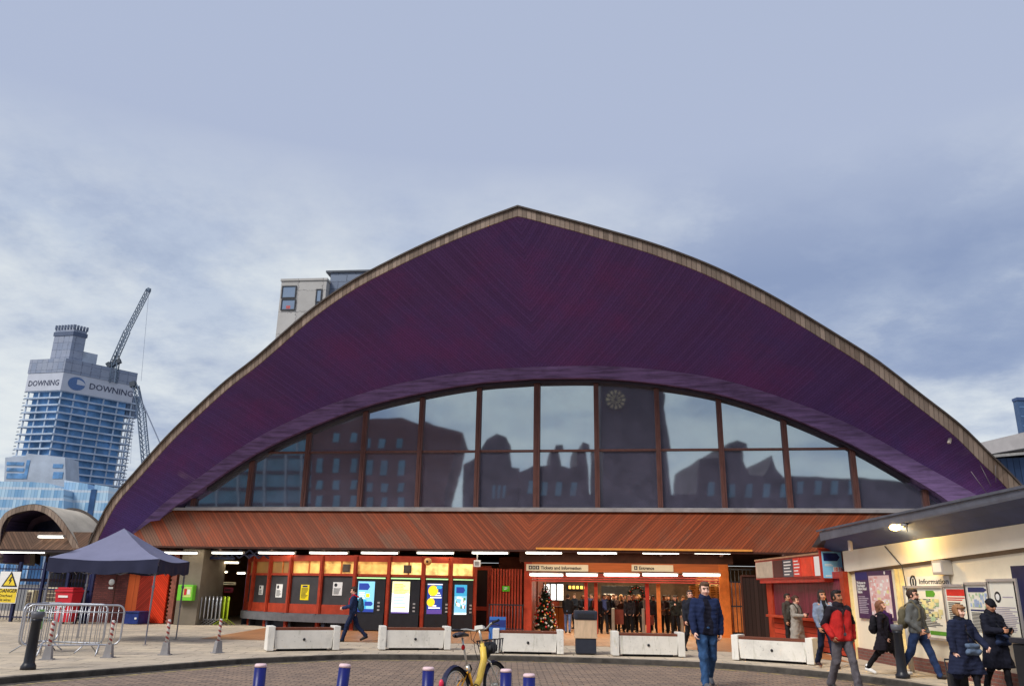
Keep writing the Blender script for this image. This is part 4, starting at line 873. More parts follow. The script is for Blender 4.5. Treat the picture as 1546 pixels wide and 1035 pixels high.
m = MB(); m.bar(AtY(1500, 688, Y-1.6), AtY(1640, 676, Y-1.6), .25); m.build('roof_gutter', M_case, t)
# concrete block behind the arch, upper left
Yc = 95; fcon = Frame((0, Yc, 0), 0); p = AtY(419, 425, Yc); q = AtY(489, 425, Yc)
t = T('concrete_block', 'pale concrete apartment block rising behind the left slope of the arched roof', 'building', V3(p[0], Yc, 0), math.radians(-6))
fcon = Frame((p[0], Yc, 0), -6)
ra = fcon.rect(420, 424, 489, 520); M_conc = bricks('pale_concrete', S(190, 188, 186), S(174, 172, 170), S(132, 130, 130), 3.2, 2.9, .05, 'xz', .2, .85, 0, .3, .3, S(120, 114, 110))
m = MB(); m.fb(fcon, ra[0], ra[1], -14, 0, 0, ra[3]); m.build('wall', M_conc, t)
rb = fcon.rect(478, 421, 560, 520, -4); m = MB(); m.fb(fcon, ra[1]+.01, rb[1]+6, -16, -1.2, 0, rb[3]-.25); m.build('grey_wing', bricks('grey_clad', S(120, 132, 152), S(104, 116, 138), S(76, 86, 104), 2.2, 1.0, .05, 'xz', .2, .6, .5, .1), t)
m = MB(); m.fb(fcon, ra[1]-.6, rb[1]+6, -16.3, -1.0, rb[3]-.24, rb[3]); m.build('wing_roof', mat('wing_roof', S(80, 86, 96), .6), t)
m = MB(); m.fb(fcon, ra[0]-.1, ra[1]+.1, -14.1, .12, ra[3]+.01, ra[3]+.3); m.build('coping', M_conc, t)
M_bw = glass_mat('block_glass', .5, (.6, .7, .8), (.02, .04, .09))
for (x0, y0, x1, y1) in ((427, 433, 446, 449), (426, 453, 445, 467), (478.5, 438, 484.5, 455), (477, 457, 484, 474)):
    rw = fcon.rect(x0, y0, x1, y1); m = MB(); m.fb(fcon, rw[0], rw[1], .01, .05, rw[2], rw[3]); o = m.build('window', M_bw, t)
    m = MB()
    for e in ((rw[0]-.12, rw[0]-.001), (rw[1]+.001, rw[1]+.12)): m.fb(fcon, e[0], e[1], .0, .16, rw[2], rw[3])
    m.fb(fcon, rw[0]-.12, rw[1]+.12, .0, .16, rw[3]+.001, rw[3]+.12); m.fb(fcon, rw[0]-.12, rw[1]+.12, .0, .16, rw[2]-.12, rw[2]-.001); q_ = m.build('frame', mat('dark_frame', S(56, 58, 66), .5), t); q_.parent = o
rw = fcon.rect(430, 458, 442, 466); m = MB(); m.fb(fcon, rw[0]+.2, rw[1]-.3, .051, .06, rw[2], rw[3]-.3); m.build('blind', mat('red_blind', S(180, 90, 90), .7), t)
# ================================================================== distance: left, tower under construction
YT = 330; tc_ = AtY(97, 560, YT)       # nearest corner
M_slab = mat('slab', S(172, 188, 208), .8, var=.2, scale=.2); M_deep = mat('tower_core_dark', S(100, 144, 190), .8, var=.55, scale=.16); M_cl = mat('tower_concrete', S(168, 178, 192), .8, var=.15, scale=.2, stain=.3)
tower = T('unfinished_tower', 'unfinished concrete tower with open floors and white hoarding lettered DOWNING', 'tower', V3(tc_[0], YT, 0), 0)
fl_ = Frame((tc_[0], YT, 0), 180+38); fl_ = Frame((tc_[0], YT, 0), 0)
dl = V3(-math.cos(math.radians(12)), math.sin(math.radians(12)), 0); dr = V3(math.cos(math.radians(50)), math.sin(math.radians(50)), 0)
WL = 16.2; WR = 31.0
cor = V3(tc_[0], YT, 0)
def tw(a, b, z): return cor+dl*a+dr*b+ZUP*z
ztop = AtY(97, 590, YT)[2]; zlow = AtY(97, 735, YT)[2]; nfl = 16
def quad_prism(m, a0, a1, b0, b1, z0, z1): m.hexa([tw(a0, b0, z0), tw(a0, b1, z0), tw(a1, b1, z0), tw(a1, b0, z0), tw(a0, b0, z1), tw(a0, b1, z1), tw(a1, b1, z1), tw(a1, b0, z1)])
m = MB(); quad_prism(m, 1.6, WL-1, 1.6, WR-1.5, 0, ztop); m.build('core', M_deep, tower)
fh = (ztop-zlow)/13
for k in range(-3, 14):
    m = MB(); z = zlow+fh*k; quad_prism(m, -.5, WL+.6+(2 if k < 1 else 0), -.5, WR+1.2+(1.5 if k < 3 else 0), z, z+.62); m.build('floor_slab', M_slab, tower)
m = MB()
for a in np.linspace(0, WL, 4): m.bar(tw(a, .45, 0), tw(a, .45, ztop), .5)
for b in np.linspace(0, WR, 6)[1:]: m.bar(tw(.45, b, 0), tw(.45, b, ztop), .5)
m.build('columns', M_slab, tower)
# scaffold edge and hoist
m = MB()
for b in (WR+.8, WR+2.2):
    m.bar(tw(1, b, zlow-8), tw(1, b, ztop+4), .25); m.bar(tw(4, b, zlow-8), tw(4, b, ztop+4), .25)
for k in range(-2, 27): m.bar(tw(1, WR+.8, zlow+fh*k*.5), tw(1, WR+2.2, zlow+fh*(k+1)*.5), .18); m.bar(tw(1, WR+.4, zlow+fh*k*.5), tw(1, WR+3.2, zlow+fh*k*.5), .3)
for k in range(-2, 27): m.bar(tw(WL+.6, 0, zlow+fh*k*.5), tw(WL+1.6, 0, zlow+fh*k*.5), .3)
m.build('scaffold', mat('scaffold', S(104, 116, 136), .6, var=.3), tower)
zh0 = AtY(97, 589, YT)[2]; zh1 = AtY(97, 541, YT)[2]; zhm = zh0+(zh1-zh0)*.56
M_hoard = mat('hoarding', S(184, 189, 202), .7, var=.06, scale=.3); M_hoard2 = bricks('screen_panels', S(156, 164, 182), S(136, 148, 172), S(96, 104, 124), 2.6, 3.4, .09, 'xz', .2, .7, 0, .2)
m = MB(); quad_prism(m, -.7, WL+.7, -.7, WR-1, zh0, zhm); m.build('hoarding', M_hoard, tower)
m = MB(); quad_prism(m, -.9, WL+.9, -.9, WR-.6, zhm+.02, zh1); m.build('screen_panels', M_hoard2, tower)
m = MB(); quad_prism(m, 2, 8, WR-.5, WR+5, zh0-6, zh0+4); m.build('hoist_platform', mat('hoist', S(120, 140, 168), .7, var=.3, scale=.2), tower)
def fr_face(side):
    if side == 'R': o = tw(-.7, -.7, 0); d = dr
    else: o = tw(WL+.7, -.7, 0); d = -dl
    return Frame(o, math.degrees(math.atan2(d[1], d[0])))
fR_, fL_ = fr_face('R'), fr_face('L'); zt_ = zh0+(zhm-zh0)*.28; M_downing = mat('hoarding_ink', S(62, 68, 92), .6)
m = MB(); m.text(fR_, 'DOWNING', 11.2, zt_+.6, 3.7, .05, depth=.05, sx=1.02, bold=.01); m.build('lettering', M_downing, tower)
m = MB(); m.text(fL_, 'DOWNING', 1.0, zt_, 3.4, .05, depth=.05, sx=.88, bold=.01); m.build('lettering', M_downing, tower)
m = MB(); m.prism([fR_.w(6.0+3.6*math.cos(a), .05, (zh0+zhm)/2+2.9*math.sin(a)) for a in np.linspace(0, 6.283, 24)[:-1]], fR_.n*.05)
m.build('emblem', mat('emblem_blue', S(84, 112, 158), .6), tower)
m = MB(); m.prism([fR_.w(6.0+3.6*math.cos(a), .11, (zh0+zhm)/2-.3+2.2*math.sin(a)) for a in np.linspace(0, math.pi/2, 8)]+[fR_.w(6.0, .11, (zh0+zhm)/2-.3)], fR_.n*.03); m.build('emblem_sector', M_hoard, tower)
zc1 = AtY(118, 492, YT)[2]; zc2 = AtY(140, 522, YT)[2]
m = MB(); quad_prism(m, 4, 13.5, 4, 9.5, zh1-2, zc1); m.build('lift_core', M_hoard2, tower)
m = MB(); quad_prism(m, 5, 12, 9.51, 16.5, zh1-2, zc2); m.build('lift_core', M_cl, tower)
m = MB()
for a in np.linspace(4.2, 13.3, 7): m.bar(tw(a, 4, zc1), tw(a, 4, zc1+1.9), .7)
for b in np.linspace(4.2, 9.4, 5): m.bar(tw(4, b, zc1), tw(4, b, zc1+1.9), .7)
quad_prism(m, 3.7, 13.8, 3.7, 9.8, zc1-3, zc1-1.2); m.build('formwork', mat('formwork', S(84, 96, 120), .7, var=.3), tower)
# podium and glass block in front of the tower
def px_block(name, label, pts, Y, dep, mt, win=None, cat='building'):
    P = [AtY(x, y, Y) for x, y in pts]; t = T(name, label, cat, V3(P[0][0], Y, 0), 0); m = MB(); m.prism(P, (0, dep, 0)); m.build('wall', mt, t); return t
t = px_block('concrete_podium', 'raw concrete podium block in front of the unfinished tower', [(5, 745), (8, 690), (38, 688), (40, 684), (98, 690), (100, 745)], 300, 10, M_cl)
f = Frame((0, 299.9, 0), 0)
for (x0, y0, x1, y1) in ((10, 697, 36, 702), (10, 706, 36, 711), (10, 714, 36, 722), (38, 694, 43, 722), (80, 700, 95, 706), (80, 712, 95, 722)):
    r = f.rect(x0, y0, x1, y1); m = MB(); m.fb(f, r[0], r[1], 0, .08, r[2], r[3]); m.build('opening', M_deep, t)
def glaz_mat():
    m, nt, b = newmat('curtain_wall'); tcx = N(nt, 'ShaderNodeTexCoord').outputs['Object']; sp = N(nt, 'ShaderNodeSeparateXYZ'); nt.links.new(tcx, sp.inputs[0])
    x, z = sp.outputs[0], sp.outputs[2]
    cb = N(nt, 'ShaderNodeCombineXYZ'); nt.links.new(math_n(nt, 'FLOOR', math_n(nt, 'DIVIDE', x, 1.1)), cb.inputs[0]); nt.links.new(math_n(nt, 'FLOOR', math_n(nt, 'DIVIDE', z, 3.4)), cb.inputs[1])
    wn = N(nt, 'ShaderNodeTexWhiteNoise', noise_dimensions='3D'); nt.links.new(cb.outputs[0], wn.inputs['Vector'])
    c = mixc(nt, wn.outputs['Value'], S(112, 158, 198), S(176, 206, 226))
    fl = math_n(nt, 'LESS_THAN', math_n(nt, 'FRACT', math_n(nt, 'DIVIDE', z, 3.4)), .24); fx = math_n(nt, 'LESS_THAN', math_n(nt, 'FRACT', math_n(nt, 'DIVIDE', x, 1.1)), .12)
    c = mixc(nt, math_n(nt, 'MULTIPLY', fl, .8), c, S(196, 206, 216)); c = mixc(nt, math_n(nt, 'MULTIPLY', fx, .5), c, S(60, 96, 140))
    nt.links.new(c, b.inputs['Base Color']); b.inputs['Roughness'].default_value = .25; return m
M_curt = glaz_mat()
t = px_block('glass_office', 'pale blue glass office block at the left edge below the unfinished tower', [(-60, 800), (-60, 722), (0, 726), (48, 727), (72, 729), (96, 738), (96, 800)], 270, 14, M_curt)
t = px_block('glass_office', 'taller pale blue glass office block right of the podium, beside the roof edge', [(97, 800), (97, 724), (132, 730), (132.5, 737), (142, 738), (143, 731), (164, 734), (160, 800)], 276, 14, M_curt)
f = Frame((0, 275.9, 0), 0); r = f.rect(133, 738, 141, 800); m = MB(); m.fb(f, r[0], r[1], 0, .2, r[2]-3, r[3]); m.build('dark_strip', mat('curtain_dark', S(46, 78, 120), .3, var=.3, scale=.3), t)
# cranes
M_crane = mat('crane_steel', S(92, 108, 128), .6, var=.2, scale=.3)
def lattice(m, p, q, w, n, chord=.22, brace=.13):
    p = V3(*p); q = V3(*q); d = (q-p)/np.linalg.norm(q-p); x = np.cross(d, V3(0, 1, 0)); x /= np.linalg.norm(x); y = np.cross(d, x)
    C = [(x*i+y*j)*w/2 for i, j in ((-1, -1), (1, -1), (1, 1), (-1, 1))]
    for c in C: m.bar(p+c, q+c, chord)
    for k in range(n):
        a = p+(q-p)*k/n; b = p+(q-p)*(k+1)/n
        for i in range(4): m.bar(a+C[i], b+C[(i+1) % 4], brace)
YCr = 345
P = lambda x, y: AtY(x, y, YCr)
t = T('tower_crane', 'luffing crane with raised jib standing on the unfinished tower', 'crane', V3(P(175, 575)[0], YCr, 0), 0, 'cranes at the building site')
m = MB(); lattice(m, P(171, 578), P(174.5, 548), 2.2, 6, .35, .2); m.build('mast', M_crane, t)
m = MB(); lattice(m, P(169, 552), P(192, 500), 1.9, 9, .32, .18); lattice(m, P(192, 500), P(224.5, 437), 1.5, 12, .28, .16); m.bar(P(223, 440), P(226, 435), 1.3); m.build('jib', M_crane, t)
m = MB(); m.bar(P(164, 552), P(182, 544), 1.8, 2.0); m.bar(P(163, 553), P(168, 550), 3.0, 2.4); m.bar(P(170, 549), P(177, 533), .5); m.bar(P(177, 533), P(182, 545), .4); m.build('machinery_deck', mat('crane_dark', S(66, 74, 84), .6), t)
m = MB(); m.bar(P(177, 533), P(193, 499), .15); m.bar(P(225, 437), P(213, 575), .10); m.build('cable', mat('crane_cable', S(120, 130, 150), .6), t)
YC2 = 300; P = lambda x, y: AtY(x, y, YC2)
t = T('tower_crane', 'second crane with a dark counterweight end, half hidden behind the arched roof', 'crane', V3(P(222, 700)[0], YC2, 0), 0, 'cranes at the building site')
m = MB(); lattice(m, P(221, 705), P(213, 620), 2.2, 12, .32, .18); lattice(m, P(213, 620), P(205, 582), 1.7, 6, .3, .18); m.build('jib', M_crane, t)
m = MB(); m.bar(P(197, 581), P(205, 579), 2.2, 2.0); m.bar(P(201, 577), P(208, 586), 1.0); m.build('jib_head', mat('crane_dark', S(66, 74, 84), .6), t)
m = MB(); m.bar(P(207, 582), P(216, 610), .3); m.bar(P(216, 610), P(243, 672), .35); m.bar(P(203, 583), P(197, 700), .07); m.bar(P(200, 583), P(190, 700), .07); m.build('cable', mat('crane_cable', S(120, 130, 150), .6), t)
# ================================================================== left side: low vaulted shelter, fence, brick wall
sh = T('platform_shelter', 'low vaulted shelter with a timber herringbone band left of the big arch', 'shelter', FA.w(-21.5, .6, 0), FA.rot)
arc_px = [(-10, 850), (-6, 800), (4, 778), (14, 770), (30, 764), (54, 761), (75, 768), (92, 783), (106, 803), (117, 822), (124, 838)]
ao = smooth_curve([FA.hit(x, y, .9) for x, y in arc_px], 40)
t_ = np.gradient(ao[:, [0, 2]], axis=0); t_ /= np.linalg.norm(t_, axis=1)[:, None]
ai = ao.copy(); ai[:, 0] += t_[:, 1]*.24; ai[:, 2] -= t_[:, 0]*.24
m = MB(); ab = ao.copy(); ab[:, 1] -= .25; ib = ai.copy(); ib[:, 1] -= .25
m.grid([[FA.w(*q) for q in c] for c in (ib, ai, ao, ab)]); m.build('roof_edge', M_rim, sh)
m = MB(); m.smooth = True; a0_ = ao.copy(); a0_[:, 1] -= .02; a0_[:, 2] += .02; a1_ = a0_.copy(); a1_[:, 1] -= 2.4; a1_[:, 2] -= .05; m.grid([[FA.w(*q) for q in c] for c in (a0_, a1_)]); m.build('roof_shell', mat('shelter_roof', S(186, 176, 160), .8, var=.2, scale=1, stain=.4), sh)
m = MB(); ab2 = a1_.copy(); ab2[:, 1] -= .01; ab3 = ab2.copy(); ab3[:, 1] -= .35; e2 = ab2.copy(); e2[:, 2] += .12; m.grid([[FA.w(*q) for q in c] for c in (a1_, e2, ab3)]); m.build('roof_flashing', mat('flashing', S(74, 66, 62), .6, var=.3), sh)
m = MB(); ic = ai.copy(); ic[:, 1] -= 1.6; m.grid([[FA.w(*q) for q in ai], [FA.w(*q) for q in ic]]); m.build('soffit', boards('shelter_soffit', S(70, 58, 84), .15, 'vert', 0, 1, .2, .1), sh)
m = MB(); m.prism([FA.w(q[0], -.7, max(q[2]-.05, 2.9)) for q in ai[2:-2]], FA.n*-.05); m.build('end_screen', mat('shelter_screen', S(44, 48, 76), .4, var=.3), sh)
ic2 = ai.copy(); ic2[:, 1] = -.55; ic3 = ic2.copy(); ic3[:, 0] += t_[:, 1]*.28; ic3[:, 2] -= t_[:, 0]*.28
m = MB(); m.grid([[FA.w(*q) for q in ic2], [FA.w(*q) for q in ic3]]); m.build('inner_rib', mat('shelter_rib', S(98, 78, 92), .7, var=.3), sh)
bl = FA.hit(-60, 815, .8)[0]; br = FA.hit(132, 830, .8)[0]; zb0 = FA.hit(60, 829, .9)[2]; zb1 = FA.hit(60, 802, .8)[2]; xc_ = FA.hit(52, 815, .8)[0]
M_band2 = boards('shelter_band', S(100, 74, 58), .14, 'herring', xc_+21.5, 1.0, .3, .16, .6, .2, S(110, 96, 86), .6)
m = MB(); m.hexa([FA.w(bl, .92, zb0), FA.w(br, .92, zb0), FA.w(br, .75, zb0), FA.w(bl, .75, zb0), FA.w(bl, .72, zb1), FA.w(br, .72, zb1), FA.w(br, .55, zb1), FA.w(bl, .55, zb1)]); m.build('timber_band', M_band2, sh)
m = MB(); m.fb(FA, bl, -17.3, -5, .9, zb0-.10, zb0-.002); m.build('porch_ceiling', mat('shelter_ceiling', S(48, 40, 46), .7), sh)
m = MB(); m.fb(FA, bl, -17.45, -5.2, -5, 0, 3); m.build('rear_wall', mat('shelter_rear', S(22, 23, 34), .6, var=.5, scale=.8), sh)
m = MB()
for k in range(7): a = bl+.6+k*1.3; m.fb(FA, a, a+.10, -2.2, -2.1, 0, 2.75)
m.fb(FA, bl, br, -2.2, -2.1, 1.55, 1.68); m.build('frame_posts', mat('shelter_frame', S(70, 50, 56), .6), sh)
strip(58, 97, 809, 1.0, 'lit strip light on the timber band of the low vaulted shelter', None, .06)
r = FA.rect(8, 832, 116, 838, .8); strip(-20, 70, 833, .8, 'thin lit strip light under the left end of the vaulted shelter band', None, .03)
# railings
fx0 = FA.hit(-60, 940, 1.2)[0]; fx1 = FA.hit(130, 940, 1.2)[0]
fe = T('railing_fence', 'dark navy steel railing fence with pointed tops left of the brick wall', 'fence', FA.w(fx0, 1.2, 0), FA.rot)
M_navy = mat('navy_steel', S(34, 40, 74), .45, var=.2)
ztf = FA.hit(60, 850, 1.2)[2]
m = MB()
for a in np.arange(fx0, fx1, .145):
    m.tube([FA.w(a, 1.2, .08), FA.w(a, 1.2, ztf-.1), FA.w(a, 1.2, ztf)], [.013, .013, .002], 6)
m.build('pickets', M_navy, fe)
for z in (.16, 1.25, ztf-.25):
    m = MB(); m.fb(FA, fx0, fx1, 1.175, 1.225, z, z+.05); m.build('rail', M_navy, fe)
for a in np.linspace(fx0, fx1, 6): m = MB(); m.fb(FA, a-.05, a+.05, 1.15, 1.25, 0, ztf+.05); m.build('post', M_navy, fe)
m = MB(); m.fb(FA, fx1-.35, fx1-.1, 1.0, 1.14, 0, 2.6); m.build('gate_post', mat('navy_post', S(34, 40, 84), .5), fe)
r = FA.rect(-4, 862, 27, 910, 1.3)
ds = poster(FA, r, 1.28, 'danger_sign', 'white and yellow danger sign with a lightning triangle on the railing fence', None, M_white, 'sign', [('box', mat('danger_yellow', S(238, 202, 60), .5), (.02, .98, .02, .46))], .02)
W_, H_ = r[1]-r[0], r[3]-r[2]; cxs = r[0]+W_*.55; zt0 = r[2]+H_*.52
m = MB(); m.prism([FA.w(cxs-.36, 1.285, zt0), FA.w(cxs+.36, 1.285, zt0), FA.w(cxs, 1.285, zt0+.60)], FA.n*.004); o1 = m.build('triangle_border', M_ink, ds)
m = MB(); m.prism([FA.w(cxs-.26, 1.290, zt0+.05), FA.w(cxs+.26, 1.290, zt0+.05), FA.w(cxs, 1.290, zt0+.49)], FA.n*.004); o2 = m.build('triangle_face', mat('danger_yellow', S(238, 202, 60), .5), ds)
m = MB(); m.prism([FA.w(cxs+x, 1.296, zt0+z) for x, z in ((.03, .40), (-.07, .22), (.0, .23), (-.03, .07), (.09, .26), (.02, .25), (.08, .38))], FA.n*.003); m.build('lightning_bolt', M_ink, ds)
m = MB(); m.text(FA, 'DANGER', r[0]+.10, r[2]+H_*.34, .20, 1.286, bold=.015, sx=1.0); m.text(FA, 'Overhead', r[0]+.12, r[2]+H_*.20, .15, 1.286); m.text(FA, 'live wires', r[0]+.12, r[2]+H_*.07, .15, 1.286); m.build('lettering', M_ink, ds)
# wheeled red bin and pale cabinets behind the fence
bx = FA.hit(105, 950, .4)
t = T('wheeled_bin', 'red wheeled bin behind the crowd barriers', 'bin', FA.w(bx[0], .4, 0), FA.rot)
rb_ = FA.rect(92, 893, 118, 948, 1.6); ca = (rb_[0]+rb_[1])/2; fb_ = Frame(FA.w(ca, 1.75, 0), -8.5); hw = (rb_[1]-rb_[0])/2
M_redbin = mat('red_plastic', (.55, .025, .04), .4, var=.1)
m = MB(); m.hexa([fb_.w(-hw*.78, .25, .08), fb_.w(hw*.78, .25, .08), fb_.w(hw*.78, -.2, .08), fb_.w(-hw*.78, -.2, .08), fb_.w(-hw, .34, 1.18), fb_.w(hw, .34, 1.18), fb_.w(hw, -.3, 1.18), fb_.w(-hw, -.3, 1.18)]); m.build('tub', M_redbin, t)
m = MB(); m.bev(fb_, -hw*1.06, hw*1.06, -.36, .38, 1.19, 1.28, .03); m.bev(fb_, -hw*.9, hw*.9, -.3, .3, 1.281, 1.36, .04); m.build('lid', M_redbin, t)
m = MB(); m.fb(fb_, -hw*.6, hw*.5, .335, .35, .98, 1.06); m.fb(fb_, -hw*.5, hw*.4, .30, .325, .62, .70); m.build('label_strip', M_white, t)
for s_ in (-1, 1): m = MB(); m.lathe(fb_.w(s_*hw*.7, -.22, .09), [(.09, -.03), (.09, .03)], 14, FA.r); m.build('wheel', M_black, t)
for k, (x0, y0, x1, y1) in enumerate(((36, 890, 46, 945), (66, 886, 84, 945))):
    r = FA.rect(x0, y0, x1, y1, .2); t = T('storage_rack', ['narrow cream locker behind the railing fence beside the danger sign', 'cream shelving rack behind the railing fence left of the red bin'][k], 'rack', FA.w((r[0]+r[1])/2, 0, 0), FA.rot)
    m = MB(); m.bev(FA, r[0], r[1], -.4, .2, .05, r[3], .02); m.build('frame', mat('cream_metal', S(226, 216, 188), .5), t)
    m = MB()
    for z in np.linspace(.3, r[3]-.2, 6): m.fb(FA, r[0]+.06, r[1]-.06, .2, .215, z, z+.12)
    m.build('shelf_front', mat('shelf_dark', S(120, 108, 96), .6), t)
M_brick = bricks('purple_brick', S(128, 70, 66), S(100, 56, 56), S(86, 58, 56), .225, .075, .012, 'xz', .5, .85, .5, .35)
r = FA.rect(131, 862, 189, 957, .0)
bw = T('brick_wall', 'dark red brick wall behind the gazebo with a small white plaque', 'wall', FA.w(r[0], 0, 0), FA.rot)
m = MB(); m.fb(FA, r[0], r[1], -.3, 0, 0, 2.95); m.build('wall', M_brick, bw); m = MB(); m.fb(FA, r[0]+1.15, r[0]+1.19, 0, .01, 0, 2.4); m.fb(FA, r[0], r[1], 0, .03, 2.4, 2.5); m.build('trim', M_brown, bw)
h = FA.hit(168, 880, .02); m = MB(); m.lathe(FA.w(h[0], .0, h[2]+.05), [(.13, 0), (.13, .015), (.001, .016)], 18, FA.n); m.fb(FA, h[0]-.1, h[0]+.1, 0, .012, h[2]-.22, h[2]-.14); m.build('plaque', M_white, bw)
r = FA.rect(189, 862, 206, 957, .05); op = T('timber_panel', 'light orange timber panel between the brick wall and the orange door', 'panel', FA.w(r[0], 0, 0), FA.rot)
m = MB(); m.fb(FA, r[0]+.003, r[1]-.002, -.25, .05, .02, 2.9); m.build('panel', boards('light_panel', S(196, 92, 48), .3, 'vert', 0, 1, .12, .04), op); m = MB(); m.fb(FA, r[0]+.003, r[1]-.002, .051, .07, 2.2, 2.32); m.build('rail', M_orange, op)
r = FA.rect(206, 866, 252, 954, .05); W_ = r[1]-r[0]
od = T('timber_door', 'orange double door of diagonal boards behind the gazebo leg', 'door', FA.w(r[0], .05, 0), FA.rot)
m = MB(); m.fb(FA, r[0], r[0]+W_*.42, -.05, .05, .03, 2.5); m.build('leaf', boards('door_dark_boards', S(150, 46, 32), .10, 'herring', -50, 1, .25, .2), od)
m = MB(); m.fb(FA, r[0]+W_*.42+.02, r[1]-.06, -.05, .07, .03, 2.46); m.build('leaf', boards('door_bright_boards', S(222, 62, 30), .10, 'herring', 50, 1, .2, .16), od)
m = MB(); m.fb(FA, r[0], r[1], -.05, .06, 2.502, 2.95); m.build('transom_panel', M_brown, od)
r2 = FA.rect(251, 866, 258, 958, .3)
qn = T('brick_pier', 'narrow toothed brick pier between the orange door and the concrete pier', 'pier', FA.w(r2[0], .2, 0), FA.rot)
m = MB(); 
for k in range(38): m.fb(FA, r2[0]-(.05 if k % 2 else 0), r2[1]-.002, -.3, .12, k*.076, k*.076+.074)
m.build('courses', mat('pier_brick', S(140, 84, 70), .85, var=.35, scale=6), qn)
p0 = FA.hit(259, 960, .35); p1 = FA.hit(292, 962, .35)
cp = T('concrete_pier', 'plain grey concrete pier carrying a green defibrillator cabinet', 'pier', FA.w(p0[0], .35, 0), FA.rot)
m = MB(); m.bev(FA, p0[0], p1[0], -1.6, .35, 0, 2.94, .02); m.build('pier', mat('pier_concrete', S(116, 107, 94), .85, var=.15, scale=1.2, bmp=.15, stain=.3), cp)
r = FA.rect(268, 882, 291, 906, .6)
dfb = T('defibrillator_cabinet', 'bright green defibrillator cabinet on the grey concrete pier', 'cabinet', FA.w((r[0]+r[1])/2, .45, r[2]), FA.rot)
M_lime = mat('lime_plastic', (.16, .55, .04), .4, var=.08)
m = MB(); m.bev(FA, r[0], r[1], .352, .62, r[2], r[3], .03); m.build('casing', M_lime, dfb); W_, H_ = r[1]-r[0], r[3]-r[2]
m = MB(); m.fb(FA, r[0]+W_*.38, r[1]-W_*.08, .62, .63, r[2]+H_*.22, r[3]-H_*.12); m.build('window', mat('lime_pale', S(190, 214, 120), .3), dfb)
m = MB(); m.fb(FA, r[0]+W_*.45, r[0]+W_*.62, .63, .635, r[2]+H_*.35, r[2]+H_*.75); m.build('device', M_redbin, dfb); m = MB(); m.fb(FA, r[0]+W_*.66, r[0]+W_*.84, .63, .636, r[2]+H_*.4, r[2]+H_*.7); m.build('card', M_white, dfb)
# dark passage right of the pier
r = FA.rect(292, 862, 372, 958, -4.5)
m = MB(); m.fb(FA, p1[0]+.2, bay[0][0]+.4, -3.4, -3.2, 0, 3); m.build('passage_wall', mat('passage_navy', S(100, 116, 200), .6, var=.4, scale=.7), hall)
for (x0, y0, x1, y1), lab, card in (((336, 878, 356, 882), 'thin cream sign on the dark passage wall', mat('sign_cream', S(226, 218, 196), .5, var=.05)), ((338, 886, 352, 894), 'small maroon sign below the thin cream passage sign', mat('sign_maroon', S(128, 44, 66), .5))):
    poster(FA, FA.rect(x0, y0, x1, y1, -3.18), -3.18, 'sign', lab, None, card, 'sign', [('lines', M_ink if 'cream' in lab else M_white, (.1, .9, .2, .8, 1 if 'cream' in lab else 2))])
m = MB()
for k in range(9):
    a = p1[0]-.4+k*.42; m.bar(FA.w(a, -.2, 2.62), FA.w(a+.42, -.2, 2.95), .05); m.bar(FA.w(a+.42, -.2, 2.62), FA.w(a, -.2, 2.95), .05)
m.bar(FA.w(p1[0]-.6, -.2, 2.6), FA.w(bay[0][0], -.2, 2.6), .09); m.build('truss', M_navy, hall)
r = FA.rect(184, 924, 207, 962, 1.0)
t = T('blue_cabinet', 'low navy blue cabinet in front of the brick wall beside the orange door', 'cabinet', FA.w(r[0], .8, 0), FA.rot)
m = MB(); m.bev(FA, r[0], r[1], .3, 1.0, .02, r[3], .02); m.build('casing', mat('cabinet_navy', S(30, 48, 110), .45), t); m = MB(); m.fb(FA, r[1]-.14, r[1]-.06, 1.0, 1.03, r[3]*.45, r[3]*.6); m.build('handle', M_white, t); m = MB(); m.bev(FA, r[0]-.03, r[1]+.03, .28, 1.03, r[3]+.001, r[3]+.05, .015); m.build('lid', mat('cabinet_lid', S(40, 56, 110), .45), t)
# ================================================================== gazebo
gFR = G(219, 973); gBR = G(265.5, 965); gFL = V3(AtY(56, 970, gFR[1]+.15)[0], gFR[1]+.15, 0); gBL = gFL+(gBR-gFR)
apex = AtY(183, 797, (gFR[1]+gBL[1])/2)
zE = AtY(228, 843, gFR[1])[2]; zV = zE-.36
gz = T('gazebo', 'dark blue grey pop-up gazebo on thin steel legs left of the station entrance', 'gazebo', (gFR+gBL)/2, 0)
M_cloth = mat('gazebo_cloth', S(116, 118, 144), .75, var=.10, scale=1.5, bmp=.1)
ctr = (gFR+gBL)/2; cor_ = [gFL, gFR, gBR, gBL]
ex = [ctr+(c-ctr)*1.05 for c in cor_]
m = MB(); m.smooth = True
apx = V3(ctr[0]*.5+apex[0]*.5, ctr[1], apex[2])
for i in range(4):
    p, q = ex[i], ex[(i+1) % 4]; rows = []
    for j in range(9):
        t = j/8; row = []
        for k in range(9):
            s_ = k/8; e = p*(1-s_)+q*s_; b = e*(1-t)+apx*t; z = zE+(apx[2]-zE)*(t**1.12)-math.sin(math.pi*s_)*(1-t)*.07-math.sin(math.pi*t)*.05+rng.normal(0, .004)
            row.append(V3(b[0], b[1], z))
        rows.append(row)
    m.grid(rows)
m.build('canopy', M_cloth, gz)
m = MB(); m.smooth = True
